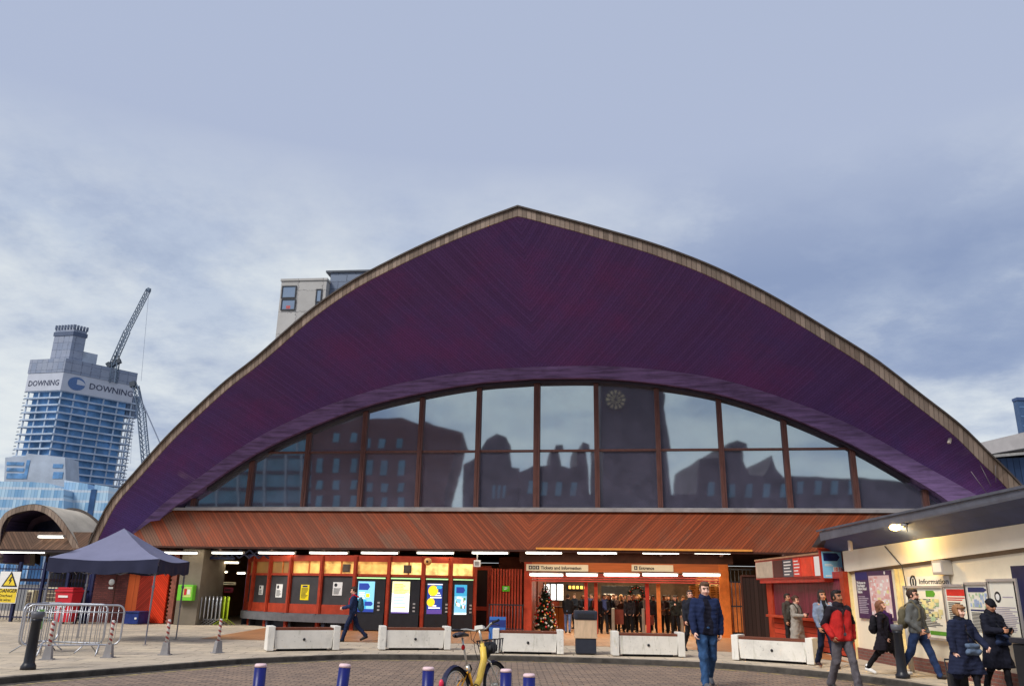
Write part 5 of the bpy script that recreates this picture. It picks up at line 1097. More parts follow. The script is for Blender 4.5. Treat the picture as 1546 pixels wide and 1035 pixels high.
for i in range(4):
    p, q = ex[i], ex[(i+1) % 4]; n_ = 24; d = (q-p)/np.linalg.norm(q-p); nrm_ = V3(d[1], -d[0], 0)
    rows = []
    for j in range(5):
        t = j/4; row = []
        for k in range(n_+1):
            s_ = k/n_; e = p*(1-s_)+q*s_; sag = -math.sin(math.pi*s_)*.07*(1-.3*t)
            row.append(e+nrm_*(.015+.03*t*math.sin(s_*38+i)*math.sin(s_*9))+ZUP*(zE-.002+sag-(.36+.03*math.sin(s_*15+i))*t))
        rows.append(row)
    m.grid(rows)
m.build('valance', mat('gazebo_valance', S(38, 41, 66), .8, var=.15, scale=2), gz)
M_leg = mat('grey_leg', S(120, 122, 134), .4, .5, var=.1)
for i, c in enumerate(cor_):
    m = MB(); m.fb(Frame(c, 0), -.02, .02, -.02, .02, .9, zE-.05); m.fb(Frame(c, 0), -.014, .014, -.014, .014, .02, .9); m.fb(Frame(c, 0), -.05, .05, -.05, .05, 0, .012); m.fb(Frame(c, 0), -.03, .03, -.03, .03, 1.45, 1.52); m.build('leg', M_leg, gz)
m = MB()
for i in range(4):
    p, q = cor_[i], cor_[(i+1) % 4]
    for k in range(3):
        a = p+(q-p)*k/3; b = p+(q-p)*(k+1)/3; m.bar(a+ZUP*(zE-.08), b+ZUP*(zE-.42), .018); m.bar(a+ZUP*(zE-.42), b+ZUP*(zE-.08), .018)
m.build('truss', M_leg, gz)
# ================================================================== crowd barriers
M_galv = mat('galvanised', S(184, 186, 192), .38, .7, var=.12, scale=6)
M_gry = mat('green_barrier', S(170, 196, 40), .5, var=.1)
def barrier(p, q, label, group, mt=None, name='crowd_barrier', h=1.08):
    p, q = V3(*p), V3(*q); Lb = np.linalg.norm((q-p)[:2]); f = Frame(p, math.degrees(math.atan2(*(q-p)[[1, 0]])))
    t = T(name, label, 'barrier', p, f.rot, group); mt = mt or M_galv
    c = .16; pts = []
    for (cx_, cz, a0) in ((Lb-c, h-c, 90), (Lb-c, .22+c, 0), (c, .22+c, -90), (c, h-c, -180)):
        for k in range(6): a = math.radians(a0-90*k/5); pts.append(f.w(cx_+c*math.cos(a), 0, cz+c*math.sin(a)))
    m = MB(); m.tube(pts, .021, 8, closed=True); m.build('frame', mt, t)
    m = MB()
    for a in np.arange(.12, Lb-.1, .125): m.tube([f.w(a, 0, .235), f.w(a, 0, h-.012)], .008, 6)
    m.tube([f.w(.02, 0, h-.16), f.w(Lb-.02, 0, h-.16)], .011, 6)
    m.build('bars', mt, t)
    for a in (.42, Lb-.42):
        m = MB(); m.tube([f.w(a-.03, .34, .015), f.w(a, .08, .2), f.w(a, 0, .235), f.w(a, -.08, .2), f.w(a-.03, -.34, .015)], .016, 6); m.build('foot', mt, t)
    return t
pA = G(27, 990); pB = G(178, 988)
b1_ = barrier(pA, pB, 'steel crowd barrier facing the street beside the black bollard', 'crowd barriers under the gazebo')
place_copy(b1_, pB+V3(-2.45, .75, 0), math.radians(-14), 'steel crowd barrier just behind the front one, closing a narrow wedge', 'crowd barriers under the gazebo')
pC = G(24, 988)
b2_ = barrier(pC, pC+V3(-.15, 1.9, 0), 'steel crowd barrier running back at the left end of the front barrier', 'crowd barriers under the gazebo')
m = MB(); f = Frame(pC+V3(-.05, .5, 0), 95); m.fb(f, .1, .5, .02, .03, .5, .95); o = m.build('panel_sign', mat('barrier_sign', S(130, 190, 110), .5), b2_); tag(o, 'small pale green sign tied to the barrier')
sp_ = FA.w(FA.hit(292, 958, .1)[0], .0, 0); aim = math.degrees(math.atan2(sp_[1], sp_[0]))
st = None
for k in range(9):
    base = FA.w(FA.hit(293+k*6.0, 958, .1)[0], .15, 0); ang = math.atan2(base[1], base[0])+math.radians(3)
    lab = 'steel crowd barrier in the stack parked edge-on in the dark passage' if k < 7 else 'yellow green crowd barrier at the right end of the passage stack'
    if st is None: st = barrier(base, base+V3(math.cos(ang), math.sin(ang), 0)*2.1, lab, 'crowd barriers stacked in the passage')
    else:
        c = place_copy(st, base, ang, lab, 'crowd barriers stacked in the passage')
        if k >= 7:
            for ch in children(c): ch.data = ch.data.copy(); ch.data.materials.clear(); ch.data.materials.append(M_gry)
# ================================================================== posts and bollards
def stripe_mat():
    m, nt, b = newmat('red_white_spiral'); tcx = N(nt, 'ShaderNodeTexCoord').outputs['Object']; sp = N(nt, 'ShaderNodeSeparateXYZ'); nt.links.new(tcx, sp.inputs[0])
    a = N(nt, 'ShaderNodeMath', operation='ARCTAN2'); nt.links.new(sp.outputs[1], a.inputs[0]); nt.links.new(sp.outputs[0], a.inputs[1])
    q = math_n(nt, 'FRACT', math_n(nt, 'ADD', math_n(nt, 'MULTIPLY', sp.outputs[2], 9.0), math_n(nt, 'MULTIPLY', a.outputs[0], .159)))
    nt.links.new(mixc(nt, math_n(nt, 'LESS_THAN', q, .42), (.60, .58, .56), (.32, .05, .05)), b.inputs['Base Color']); b.inputs['Roughness'].default_value = .4; return m
M_spi = stripe_mat()
def striped(p, h, label, first=[None]):
    if first[0] is None:
        t = T('striped_post', label, 'post', p, 0, 'striped posts on the pavement'); fp = Frame(p, 0)
        m = MB(); m.hexa([fp.w(-.09, .08, 0), fp.w(.09, .08, 0), fp.w(.09, -.08, 0), fp.w(-.09, -.08, 0), fp.w(-.06, .055, .28), fp.w(.06, .055, .28), fp.w(.06, -.055, .28), fp.w(-.06, -.055, .28)]); m.fb(fp, -.13, .13, -.11, .11, .0, .02); m.build('foot', mat('post_foot', S(140, 138, 140), .6, var=.2), t)
        m = MB(); m.lathe(p, [(.037, .28), (.037, h-.02), (.028, h), (.001, h)], 14); m.build('tube', M_spi, t); first[0] = t; return t
    return place_copy(first[0], p, rng.uniform(0, 1), label, 'striped posts on the pavement')
for (x, y), lab in (((249, 988), 'red and white striped post standing alone on the pavement below the gazebo leg'), ((163, 992), 'red and white striped post in front of the right end of the crowd barrier'), ((71, 995), 'red and white striped post just right of the black bollard'), ((328, 985), 'red and white striped post left of the leftmost white bench')): striped(G(x, y), .78, lab)
p = G(42, 1010); t = T('bollard', 'black bollard with a collared cap on the left kerb', 'bollard', p, 0)
m = MB(); m.lathe(p, [(.135, 0), (.135, .06), (.11, .10), (.098, .13), (.088, .85), (.10, .86), (.10, .90)], 20); m.build('shaft', mat('bollard_black', (.02, .022, .03), .35, var=.2), t)
m = MB(); m.lathe(p, [(.10, .902), (.115, .94), (.12, .98), (.115, 1.03), (.001, 1.035)], 20); m.build('cap', mat('bollard_cap', S(96, 98, 106), .4), t)
place_copy(t, G(1363, 1023), 0, 'black bollard with a collared cap beside the striding woman, near the map board', 'black bollards on the kerbs')
t['group'] = 'black bollards on the kerbs'
M_blue = mat('blue_paint', S(20, 28, 104), .35, var=.2, scale=5, stain=.2); M_bcap = mat('pink_white_cap', S(226, 196, 200), .5, var=.1)
first = None
for (x, y, Yb), tilt, lab in (((394, 1001, 9.6), 0, 'navy blue bollard with a pale cap, leftmost along the bottom edge'), ((514, 1001, 9.6), 3.5, 'navy blue bollard leaning slightly right, below the leftmost gap between benches'), ((647, 1006, 9.6), 0, 'navy blue bollard with a pale cap just left of the yellow bicycle'), ((764, 1009, 9.9), 0, 'navy blue bollard half hidden behind the front wheel of the bicycle'), ((799, 1016, 9.3), 0, 'navy blue bollard with a pale cap just right of the bicycle')):
    q = AtY(x, y, Yb); p = V3(q[0], q[1], RZ); hb = q[2]-RZ
    if first is None:
        t = T('bollard', lab, 'bollard', p, 0, 'blue bollards along the bottom edge'); H0 = hb
        m = MB(); m.lathe(p, [(.066, 0), (.066, hb-.035)], 20); m.build('shaft', M_blue, t)
        m = MB(); m.lathe(p, [(.067, hb-.035), (.066, hb-.012), (.055, hb), (.001, hb)], 20); m.build('cap', M_bcap, t); first = t
    else:
        c = place_copy(first, p, 0, lab, 'blue bollards along the bottom edge'); c.scale = (1, 1, hb/H0); c.rotation_euler = (0, math.radians(tilt), 0)
# ================================================================== white benches
M_bench = mat('white_concrete', (.76, .74, .69), .75, var=.09, scale=2, bmp=.2, stain=.45, world=True, moss=(.30, .30, .20)); M_slatw = mat('bench_timber', S(112, 62, 44), .6, var=.3, scale=3, stretch=(.4, 3, 3))
def bench(p, q, label):
    p, q = V3(*p), V3(*q); d = q-p; Lb = np.linalg.norm(d); f = Frame(p, math.degrees(math.atan2(d[1], d[0]))); t = T('bench', label, 'bench', p, f.rot, 'white concrete benches along the kerb'); D = .52
    m = MB(); m.hexa([f.w(.20, -.03, .06), f.w(Lb-.20, -.03, .06), f.w(Lb-.20, -D+.03, .06), f.w(.20, -D+.03, .06), f.w(.16, -.01, .50), f.w(Lb-.16, -.01, .50), f.w(Lb-.16, -D+.01, .50), f.w(.16, -D+.01, .50)]); m.build('body', M_bench, t)
    for a0, a1 in ((0, .17), (Lb-.17, Lb)): m = MB(); m.bev(f, a0, a1, -D, .02, .02, .60, .015); m.build('end_block', M_bench, t)
    m = MB()
    for k in range(4): m.fb(f, .18, Lb-.18, -.03-k*.125-.105, -.03-k*.125, .502, .555)
    m.build('seat', M_slatw, t)
    m = MB(); m.lathe(f.w(Lb*.5, -.015, .28), [(.035, 0), (.03, .012), (.001, .012)], 12, f.n); m.build('plug', M_ink, t)
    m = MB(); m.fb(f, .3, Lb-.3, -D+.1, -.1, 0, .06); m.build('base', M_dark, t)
    return t
for (x0, y0, x1, y1), lab in (((402, 983, 512, 981.5), 'white concrete bench nearest the gazebo, left of the walking man'), ((572, 981, 680, 981), 'white concrete bench in front of the ticket machines'), ((743, 986, 851, 988), 'white concrete bench just right of the bicycle'), ((925, 990, 1035, 992), 'white concrete bench under the entrance sign'), ((1106, 996, 1230, 1004), 'white concrete bench in front of the woman in the long grey coat')): bench(G(x0, y0), G(x1, y1), lab)
# litter bin between the benches
p = G(885, 988); fb = Frame(p, -3); t = T('litter_bin', 'square litter bin with a pale wooden front and dark hooded lid', 'bin', p, fb.rot); hw = .29
m = MB(); m.bev(fb, -hw*.92, hw*.92, -.55, 0, .03, .40, .03); m.build('base', mat('bin_dark', S(46, 50, 62), .5, var=.2), t)
m = MB(); m.bev(fb, -hw, hw, -.57, .02, .402, .86, .015); m.build('panel', mat('bin_wood', S(206, 178, 148), .6, var=.2, scale=3, stretch=(3, 3, .6), stain=.3), t)
m = MB(); m.bev(fb, -hw*1.05, hw*1.05, -.6, .05, .862, 1.08, .05); m.build('lid', mat('bin_dark', S(46, 50, 62), .5, var=.2), t)
m = MB(); m.fb(fb, -hw*.75, hw*.75, .051, .056, .90, 1.0); m.build('opening', M_ink, t)
# ================================================================== bicycle
Yk = 12.0; q = AtY(693, 1035, Yk); bk0 = V3(q[0], q[1], RZ)
head = math.atan2(.86, .50); lean = math.radians(-8)
Mb = Matrix.Translation(Vector(bk0))@Matrix.Rotation(head, 4, 'Z')@Matrix.Rotation(lean, 4, 'X')
def B(x, y, z): return np.array(Mb@Vector((x, y, z)))
bk = T('bicycle', 'yellow hire bicycle leaning among the blue bollards with white handlebars', 'bicycle', bk0, 0)
M_ye = mat('bike_yellow', (.80, .55, .09), .35, var=.12, scale=6); M_or = mat('bike_orange', S(236, 166, 40), .4, var=.1); M_tyre = mat('tyre', (.022, .022, .024), .8, var=.3); M_silver = mat('bike_silver', S(206, 204, 196), .3, .6, var=.1); M_bkb = mat('bike_black', (.022, .022, .028), .4, var=.2); M_mud = mat('mudguard', S(38, 40, 66), .35)
R_ = .325; WB = 1.06
def circ(x, z, r, n=36, y=0): return [B(x+r*math.cos(a), y, z+r*math.sin(a)) for a in np.linspace(0, 2*math.pi, n+1)[:-1]]
for x in (0, WB):
    m = MB(); m.tube(circ(x, R_, R_-.022), .024, 8, closed=True); w_ = m.build('tyre', M_tyre, bk)
    m = MB(); m.tube(circ(x, R_, R_-.055), .013, 6, closed=True); o = m.build('rim', M_silver, bk); o.parent = w_
    m = MB()
    for k in range(24):
        a = k/24*6.283; m.tube([B(x+.03*math.cos(a+.6), .025*(-1)**k, R_+.03*math.sin(a+.6)), B(x+(R_-.06)*math.cos(a), 0, R_+(R_-.06)*math.sin(a))], .0028, 4)
    o = m.build('spokes', M_silver, bk); o.parent = w_
    m = MB(); m.tube([B(x, -.06, R_), B(x, .06, R_)], .035, 10); o = m.build('hub', M_bkb if x == 0 else M_silver, bk); o.parent = w_
    m = MB(); a_ = np.linspace(.2, 3.3, 16) if x == 0 else np.linspace(.35, 2.6, 16)
    rows = [[B(x+(R_+.03-.012*abs(j-2))*math.cos(a), (j-2)*.022, R_+(R_+.03-.012*abs(j-2))*math.sin(a)) for a in a_] for j in range(5)]; m.grid(rows); m.build('mudguard', M_mud, bk)
BBp = (.44, 0, .29); HT0, HT1 = (.86, 0, .62), (.80, 0, .86)
m = MB(); m.tube([B(.44, 0, .29), B(.62, 0, .43), B(.80, 0, .70), B(.80, 0, .88)], [.05, .05, .052, .045], 14); m.build('main_tube', M_ye, bk)
m = MB(); m.tube([B(.44, 0, .29), B(.34, 0, .62)], .024, 12); m.tube([B(.44, 0, .30), B(0, .055, R_)], .013, 8); m.tube([B(.44, 0, .30), B(0, -.055, R_)], .013, 8); m.tube([B(.35, 0, .58), B(0, .055, R_)], .011, 8); m.tube([B(.35, 0, .58), B(0, -.055, R_)], .011, 8); m.build('rear_frame', M_or, bk)
m = MB(); m.tube([B(.835, 0, .68), B(.785, 0, .93)], .030, 12); m.build('head_tube', M_ye, bk)
m = MB()
for s_ in (-1, 1): m.tube([B(.84, s_*.03, .69), B(.87, s_*.06, .66), B(WB-.03, s_*.06, .40), B(WB, s_*.055, R_)], .013, 8)
m.build('fork', M_silver, bk)
m = MB(); m.tube([B(.785, 0, .93), B(.745, 0, 1.12)], .018, 10); m.build('steerer', M_silver, bk)
st_ = math.radians(14)
def HB(u_, v_, z): return B(.745+v_*math.cos(st_)-u_*math.sin(st_), u_*math.cos(st_)+v_*math.sin(st_), z)
m = MB(); m.tube([HB(.30, -.12, 1.15), HB(.20, -.03, 1.15), HB(.10, .05, 1.12), HB(0, .05, 1.11), HB(-.10, .05, 1.13), HB(-.20, -.03, 1.19), HB(-.30, -.12, 1.21)], .014, 10); m.build('handlebar', M_silver, bk)
for s_ in (1, -1): m = MB(); z_ = 1.15 if s_ > 0 else 1.21; m.tube([HB(s_*.24, -.065, z_-.01), HB(s_*.37, -.185, z_+.01)], .019, 10); m.build('grip', M_bkb, bk)
m = MB(); m.tube([HB(-.18, .02, 1.18), HB(-.27, .0, 1.17), HB(-.33, -.04, 1.15)], .007, 6); m.tube([HB(.18, .02, 1.14), HB(.27, .0, 1.11)], .007, 6); m.build('brake_lever', M_bkb, bk)
m = MB(); m.hexa([HB(.07, -.03, 1.13), HB(.07, .10, 1.12), HB(-.07, .10, 1.12), HB(-.07, -.03, 1.13), HB(.06, -.03, 1.185), HB(.06, .09, 1.165), HB(-.06, .09, 1.165), HB(-.06, -.03, 1.185)]); m.build('display_unit', mat('bike_white', S(236, 232, 220), .4), bk)
m = MB(); m.tube([B(.34, 0, .60), B(.26, 0, 1.03)], .015, 10); m.tube([B(.36, 0, .55), B(.34, 0, .645)], .028, 12); m.build('seat_post', M_silver, bk)
m = MB(); m.smooth = True
rows = []
for i, (x, w_, h_) in enumerate(((.09, .02, 0), (.11, .07, .012), (.17, .085, .02), (.25, .07, .018), (.33, .04, .012), (.41, .022, .004), (.43, .008, -.01))):
    rows.append([B(x, w_*math.cos(a), 1.06+h_+(.032 if math.sin(a) > 0 else .045)*math.sin(a)*(w_/.085)**.5) for a in np.linspace(0, 6.283, 13)])
m.grid(rows); m.build('saddle', mat('saddle_black', (.035, .033, .045), .5), bk)
m = MB(); m.ball(B(.27, -.0, .90)-V3(.0, .03, 0), (.028, .02, .04), 10, 6); m.build('reflector', mat('red_reflector', (.45, .01, .015), .25), bk)
m = MB(); c_ = B(-.345, 0, .46); m.ball(c_, (.035, .035, .06), 10, 7); m.build('rear_light', mat('pink_lens', (.75, .04, .10), .25), bk)
m = MB(); m.tube(circ(.44, .29, .095, 24, -.05), .008, 6, closed=True); m.lathe(B(.44, -.05, .29), [(.05, -.01), (.05, .01)], 14, B(0, -1, 0)-B(0, 0, 0)); m.tube([B(.44, -.07, .29), B(.50, -.075, .13)], .012, 8); m.tube([B(.44, .07, .29), B(.38, .075, .45)], .012, 8); m.build('crank', M_bkb, bk)
for x, z, s_ in ((.50, .13, -1), (.38, .45, 1)): m = MB(); m.hexa([B(x+i*.045, s_*(.085+j*.09), z+k*.014) for k in (-1, 1) for i, j in ((-1, 0), (1, 0), (1, 1), (-1, 1))]); m.build('pedal', M_bkb, bk)
m = MB()   # wire basket and pack at the front
for k in range(6):
    x = .90+k*.048; m.tube([B(x, -.15, .97), B(x, -.12, .77), B(x, .12, .77), B(x, .15, .97)], .006, 5)
for k in range(7):
    y = -.15+k*.05; m.tube([B(.88, y, .97), B(.91, y*.8, .77), B(1.12, y*.8, .77), B(1.17, y, .97)], .006, 5)
m.tube([B(.88, -.15, .97), B(1.17, -.15, .97), B(1.17, .15, .97), B(.88, .15, .97)], .009, 6, closed=True); m.build('basket', M_bkb, bk)
m = MB(); m.ball(B(1.0, 0, .86), (.12, .13, .09), 12, 8); m.ball(B(.93, .04, .80), (.08, .09, .10), 10, 7); m.build('pack', mat('bike_pack', (.05, .05, .055), .8, var=.5, scale=20), bk)
m = MB(); m.tube([HB(.15, .03, 1.13), HB(.18, .12, 1.0), B(.86, .05, .86), B(.8, .06, .7), B(.5, .05, .45)], .005, 6); m.tube([HB(-.12, .04, 1.15), B(.92, -.08, 1.04), B(.90, -.05, .85), B(.86, -.04, .72)], .005, 6); m.tube([HB(.05, .05, 1.12), B(.72, .10, 1.0), B(.70, .08, .85), B(.72, .05, .70)], .005, 6); m.build('brake_cable', M_bkb, bk)
m = MB(); m.lathe(B(.34, .05, .56), [(.001, -.05), (.035, -.05), (.035, .05), (.001, .05)], 12, B(0, 1, .3)-B(0, 0, 0)); m.tube([B(.37, .03, .55), B(.45, .06, .50), B(.52, .05, .60), B(.42, .02, .66)], .014, 8); m.build('lock', M_bkb, bk)
# ================================================================== street behind the camera, mirrored in the glazing
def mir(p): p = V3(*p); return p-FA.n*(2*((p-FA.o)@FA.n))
M_rbrick = bricks('warehouse_brick', (.20, .075, .065), (.14, .055, .055), (.08, .05, .05), .9, .3, .03, 'xz', .2, .9, .5, .3)
M_rstone = mat('sooty_stone', (.075, .06, .075), .9, var=.3, scale=.4); M_rglass = mat('blue_window', (.13, .30, .40), .2, var=.4, scale=.3); M_rcream = mat('clock_face', S(226, 196, 150), .6, var=.4, scale=.8)
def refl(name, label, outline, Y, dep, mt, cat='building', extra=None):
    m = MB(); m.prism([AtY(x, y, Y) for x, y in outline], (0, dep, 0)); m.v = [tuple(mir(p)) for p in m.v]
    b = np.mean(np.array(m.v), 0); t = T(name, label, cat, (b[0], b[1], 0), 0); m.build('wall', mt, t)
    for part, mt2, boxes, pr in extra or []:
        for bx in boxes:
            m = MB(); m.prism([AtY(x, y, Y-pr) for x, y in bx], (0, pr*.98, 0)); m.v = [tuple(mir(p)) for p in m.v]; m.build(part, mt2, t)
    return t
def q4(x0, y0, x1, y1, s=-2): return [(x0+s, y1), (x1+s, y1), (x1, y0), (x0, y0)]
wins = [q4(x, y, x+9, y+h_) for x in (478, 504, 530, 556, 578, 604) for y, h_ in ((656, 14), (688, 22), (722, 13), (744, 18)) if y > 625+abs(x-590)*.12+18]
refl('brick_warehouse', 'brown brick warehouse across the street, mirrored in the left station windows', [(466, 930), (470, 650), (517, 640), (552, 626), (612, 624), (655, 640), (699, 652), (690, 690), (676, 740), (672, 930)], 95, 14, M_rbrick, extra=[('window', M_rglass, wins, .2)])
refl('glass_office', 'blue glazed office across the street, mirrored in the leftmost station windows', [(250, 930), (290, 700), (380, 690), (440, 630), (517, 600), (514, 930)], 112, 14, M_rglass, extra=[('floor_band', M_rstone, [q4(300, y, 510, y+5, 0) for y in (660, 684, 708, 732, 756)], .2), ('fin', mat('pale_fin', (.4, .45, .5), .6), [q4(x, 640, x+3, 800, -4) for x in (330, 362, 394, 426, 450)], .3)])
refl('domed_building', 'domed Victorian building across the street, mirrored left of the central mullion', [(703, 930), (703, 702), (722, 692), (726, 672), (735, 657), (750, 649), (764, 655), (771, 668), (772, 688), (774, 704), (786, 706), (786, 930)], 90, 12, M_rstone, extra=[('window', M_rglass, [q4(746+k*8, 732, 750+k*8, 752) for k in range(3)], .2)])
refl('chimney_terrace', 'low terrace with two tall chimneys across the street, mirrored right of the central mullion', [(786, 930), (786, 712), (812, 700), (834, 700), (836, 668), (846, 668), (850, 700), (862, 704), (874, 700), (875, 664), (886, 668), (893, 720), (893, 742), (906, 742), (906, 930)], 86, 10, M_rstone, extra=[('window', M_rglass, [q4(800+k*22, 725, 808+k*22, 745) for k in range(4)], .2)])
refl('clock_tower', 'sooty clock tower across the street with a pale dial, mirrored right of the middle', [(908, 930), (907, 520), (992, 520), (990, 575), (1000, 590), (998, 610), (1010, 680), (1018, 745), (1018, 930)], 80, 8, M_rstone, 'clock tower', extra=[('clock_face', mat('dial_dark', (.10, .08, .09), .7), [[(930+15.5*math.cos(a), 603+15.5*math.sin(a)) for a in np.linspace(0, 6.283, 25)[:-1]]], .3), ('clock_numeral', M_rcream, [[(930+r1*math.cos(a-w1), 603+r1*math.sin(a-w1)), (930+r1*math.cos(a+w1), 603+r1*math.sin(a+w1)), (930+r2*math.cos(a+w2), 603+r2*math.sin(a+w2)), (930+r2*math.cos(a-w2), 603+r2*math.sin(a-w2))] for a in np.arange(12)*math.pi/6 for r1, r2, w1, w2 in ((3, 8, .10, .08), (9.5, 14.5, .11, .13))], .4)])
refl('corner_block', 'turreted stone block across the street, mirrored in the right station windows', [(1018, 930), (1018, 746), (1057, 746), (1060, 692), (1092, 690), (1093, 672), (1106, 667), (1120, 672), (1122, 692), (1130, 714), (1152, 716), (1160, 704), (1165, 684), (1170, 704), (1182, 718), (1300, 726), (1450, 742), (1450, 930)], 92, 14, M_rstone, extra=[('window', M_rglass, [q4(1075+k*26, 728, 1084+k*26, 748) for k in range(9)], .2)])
# ================================================================== people (signed distance bodies, meshed with surface nets)
def surfnet(D, org, h):
    n = np.array(D.shape); S_ = D < 0
    acc = np.zeros(tuple(n-1)+(3,)); cnt = np.zeros(tuple(n-1))
    def sl(o): return tuple(slice(o[i], n[i]-1+o[i]) for i in range(3))
    for c0 in np.ndindex(2, 2, 2):
        for ax in range(3):
            if c0[ax]: continue
            c1 = list(c0); c1[ax] = 1
            a, b = D[sl(c0)], D[sl(c1)]; x = (S_[sl(c0)] != S_[sl(c1)]); I = np.nonzero(x)
            t = a[I]/(a[I]-b[I]); p = np.tile(np.array(c0, float), (len(t), 1)); p[:, ax] += t
            acc[I] += p; cnt[I] += 1
    I = np.nonzero(cnt > 0); V = np.stack(I, 1)+acc[I]/cnt[I][:, None]; V = org+V*h
    idx = -np.ones(tuple(n-1), int); idx[I] = np.arange(len(V)); F_ = []
    for ax in range(3):
        u_, v_ = (ax+1) % 3, (ax+2) % 3
        lo = [slice(None)]*3; lo[ax] = slice(0, n[ax]-1); hi = list(lo); hi[ax] = slice(1, n[ax])
        x = S_[tuple(lo)] != S_[tuple(hi)]
        E = np.stack(np.nonzero(x), 1); E = E[(E[:, u_] > 0) & (E[:, v_] > 0) & (E[:, u_] < n[u_]-1) & (E[:, v_] < n[v_]-1)]
        if not len(E): continue
        def g(du, dv): q = E.copy(); q[:, u_] += du; q[:, v_] += dv; return idx[q[:, 0], q[:, 1], q[:, 2]]
        Q = np.stack([g(-1, -1), g(0, -1), g(0, 0), g(-1, 0)], 1)
        s_ = S_[E[:, 0], E[:, 1], E[:, 2]]; Q[~s_] = Q[~s_][:, ::-1]; F_.append(Q)
    F_ = np.concatenate(F_); F_ = F_[(F_ >= 0).all(1)]
    return V, F_
def pr_sdf(p, P):
    if p[0] == 'c':
        a, b, ra, rb = p[1], p[2], p[3], p[4]; d = b-a; t = np.clip(((P-a)@d)/(d@d+1e-9), 0, 1)
        return np.linalg.norm(P-a-t[..., None]*d, axis=-1)-(ra+(rb-ra)*t)
    c, r, R = p[1], p[2], p[3]; q = (P-c)@R if R is not None else P-c
    k0 = np.linalg.norm(q/r, axis=-1); k1 = np.linalg.norm(q/(r*r), axis=-1)+1e-9
    return k0*(k0-1)/k1
def pr_box(p):
    if p[0] == 'c': return np.minimum(p[1]-p[3], p[2]-p[4]), np.maximum(p[1]+p[3], p[2]+p[4])
    m_ = max(p[2]); return p[1]-m_, p[1]+m_
def sdf_mesh(prims, h, k=.02, disp=None, cut=None):
    """prims: list of (shape..., k, matindex).  returns V, F, face material"""
    bs = [pr_box(p) for p in prims]; pad = 3*h+.03
    lo = np.min([b[0] for b in bs], 0)-pad; hi = np.max([b[1] for b in bs], 0)+pad
    n = np.ceil((hi-lo)/h).astype(int)+1; D = np.full(tuple(n), .5)
    ax = [lo[i]+np.arange(n[i])*h for i in range(3)]
    for p, b in zip(prims, bs):
        kk = p[5] if p[0] == 'c' else p[4]; kk = k if kk is None else kk
        i0 = np.maximum(((b[0]-kk*1.5-2*h-lo)/h).astype(int), 0); i1 = np.minimum(np.ceil((b[1]+kk*1.5+2*h-lo)/h).astype(int)+1, n)
        s_ = tuple(slice(i0[i], i1[i]) for i in range(3))
        P = np.stack(np.meshgrid(*(ax[i][i0[i]:i1[i]] for i in range(3)), indexing='ij'), -1)
        d = pr_sdf(p, P); o = D[s_]; q = np.maximum(kk-np.abs(o-d), 0)/max(kk, 1e-6); D[s_] = np.minimum(o, d)-q*q*kk*.25
    if disp is not None or cut is not None:
        I = np.nonzero(np.abs(D) < .08); P = lo+np.stack(I, 1)*h
        if disp is not None: D[I] += disp(P)
        if cut is not None: D[I] = np.maximum(D[I], cut(P))
    V, F_ = surfnet(D, lo, h)
    C = V[F_].mean(1); best = np.full(len(C), 9.0); mi = np.zeros(len(C), int)
    if len({p[-1] for p in prims}) > 1:
        for p in prims:
            d = pr_sdf(p, C)-(.0015 if p[-1] else 0); w_ = d < best; best[w_] = d[w_]; mi[w_] = p[-1]
    return V, F_, mi
def capsule(a, b, ra, rb=None, k=None, m=0): return ('c', V3(*a), V3(*b), ra, ra if rb is None else rb, k, m)
def ell(c, r, R=None, k=None, m=0): return ('e', V3(*c), V3(*r), R, k, m)
def rotx(a): c, s = math.cos(a), math.sin(a); return np.array([[1, 0, 0], [0, c, -s], [0, s, c]])
def rotz(a): c, s = math.cos(a), math.sin(a); return np.array([[c, -s, 0], [s, c, 0], [0, 0, 1]])
SKIN = {'fair': S(226, 172, 148), 'mid': S(196, 140, 110), 'tan': S(160, 108, 80), 'pale': S(236, 190, 170)}
def fabric(rgb, rough=.85, var=.2): return mat('cloth_%d_%d_%d' % rgb, S(*rgb), rough, var=var, scale=9, bmp=.25, spec=.2)
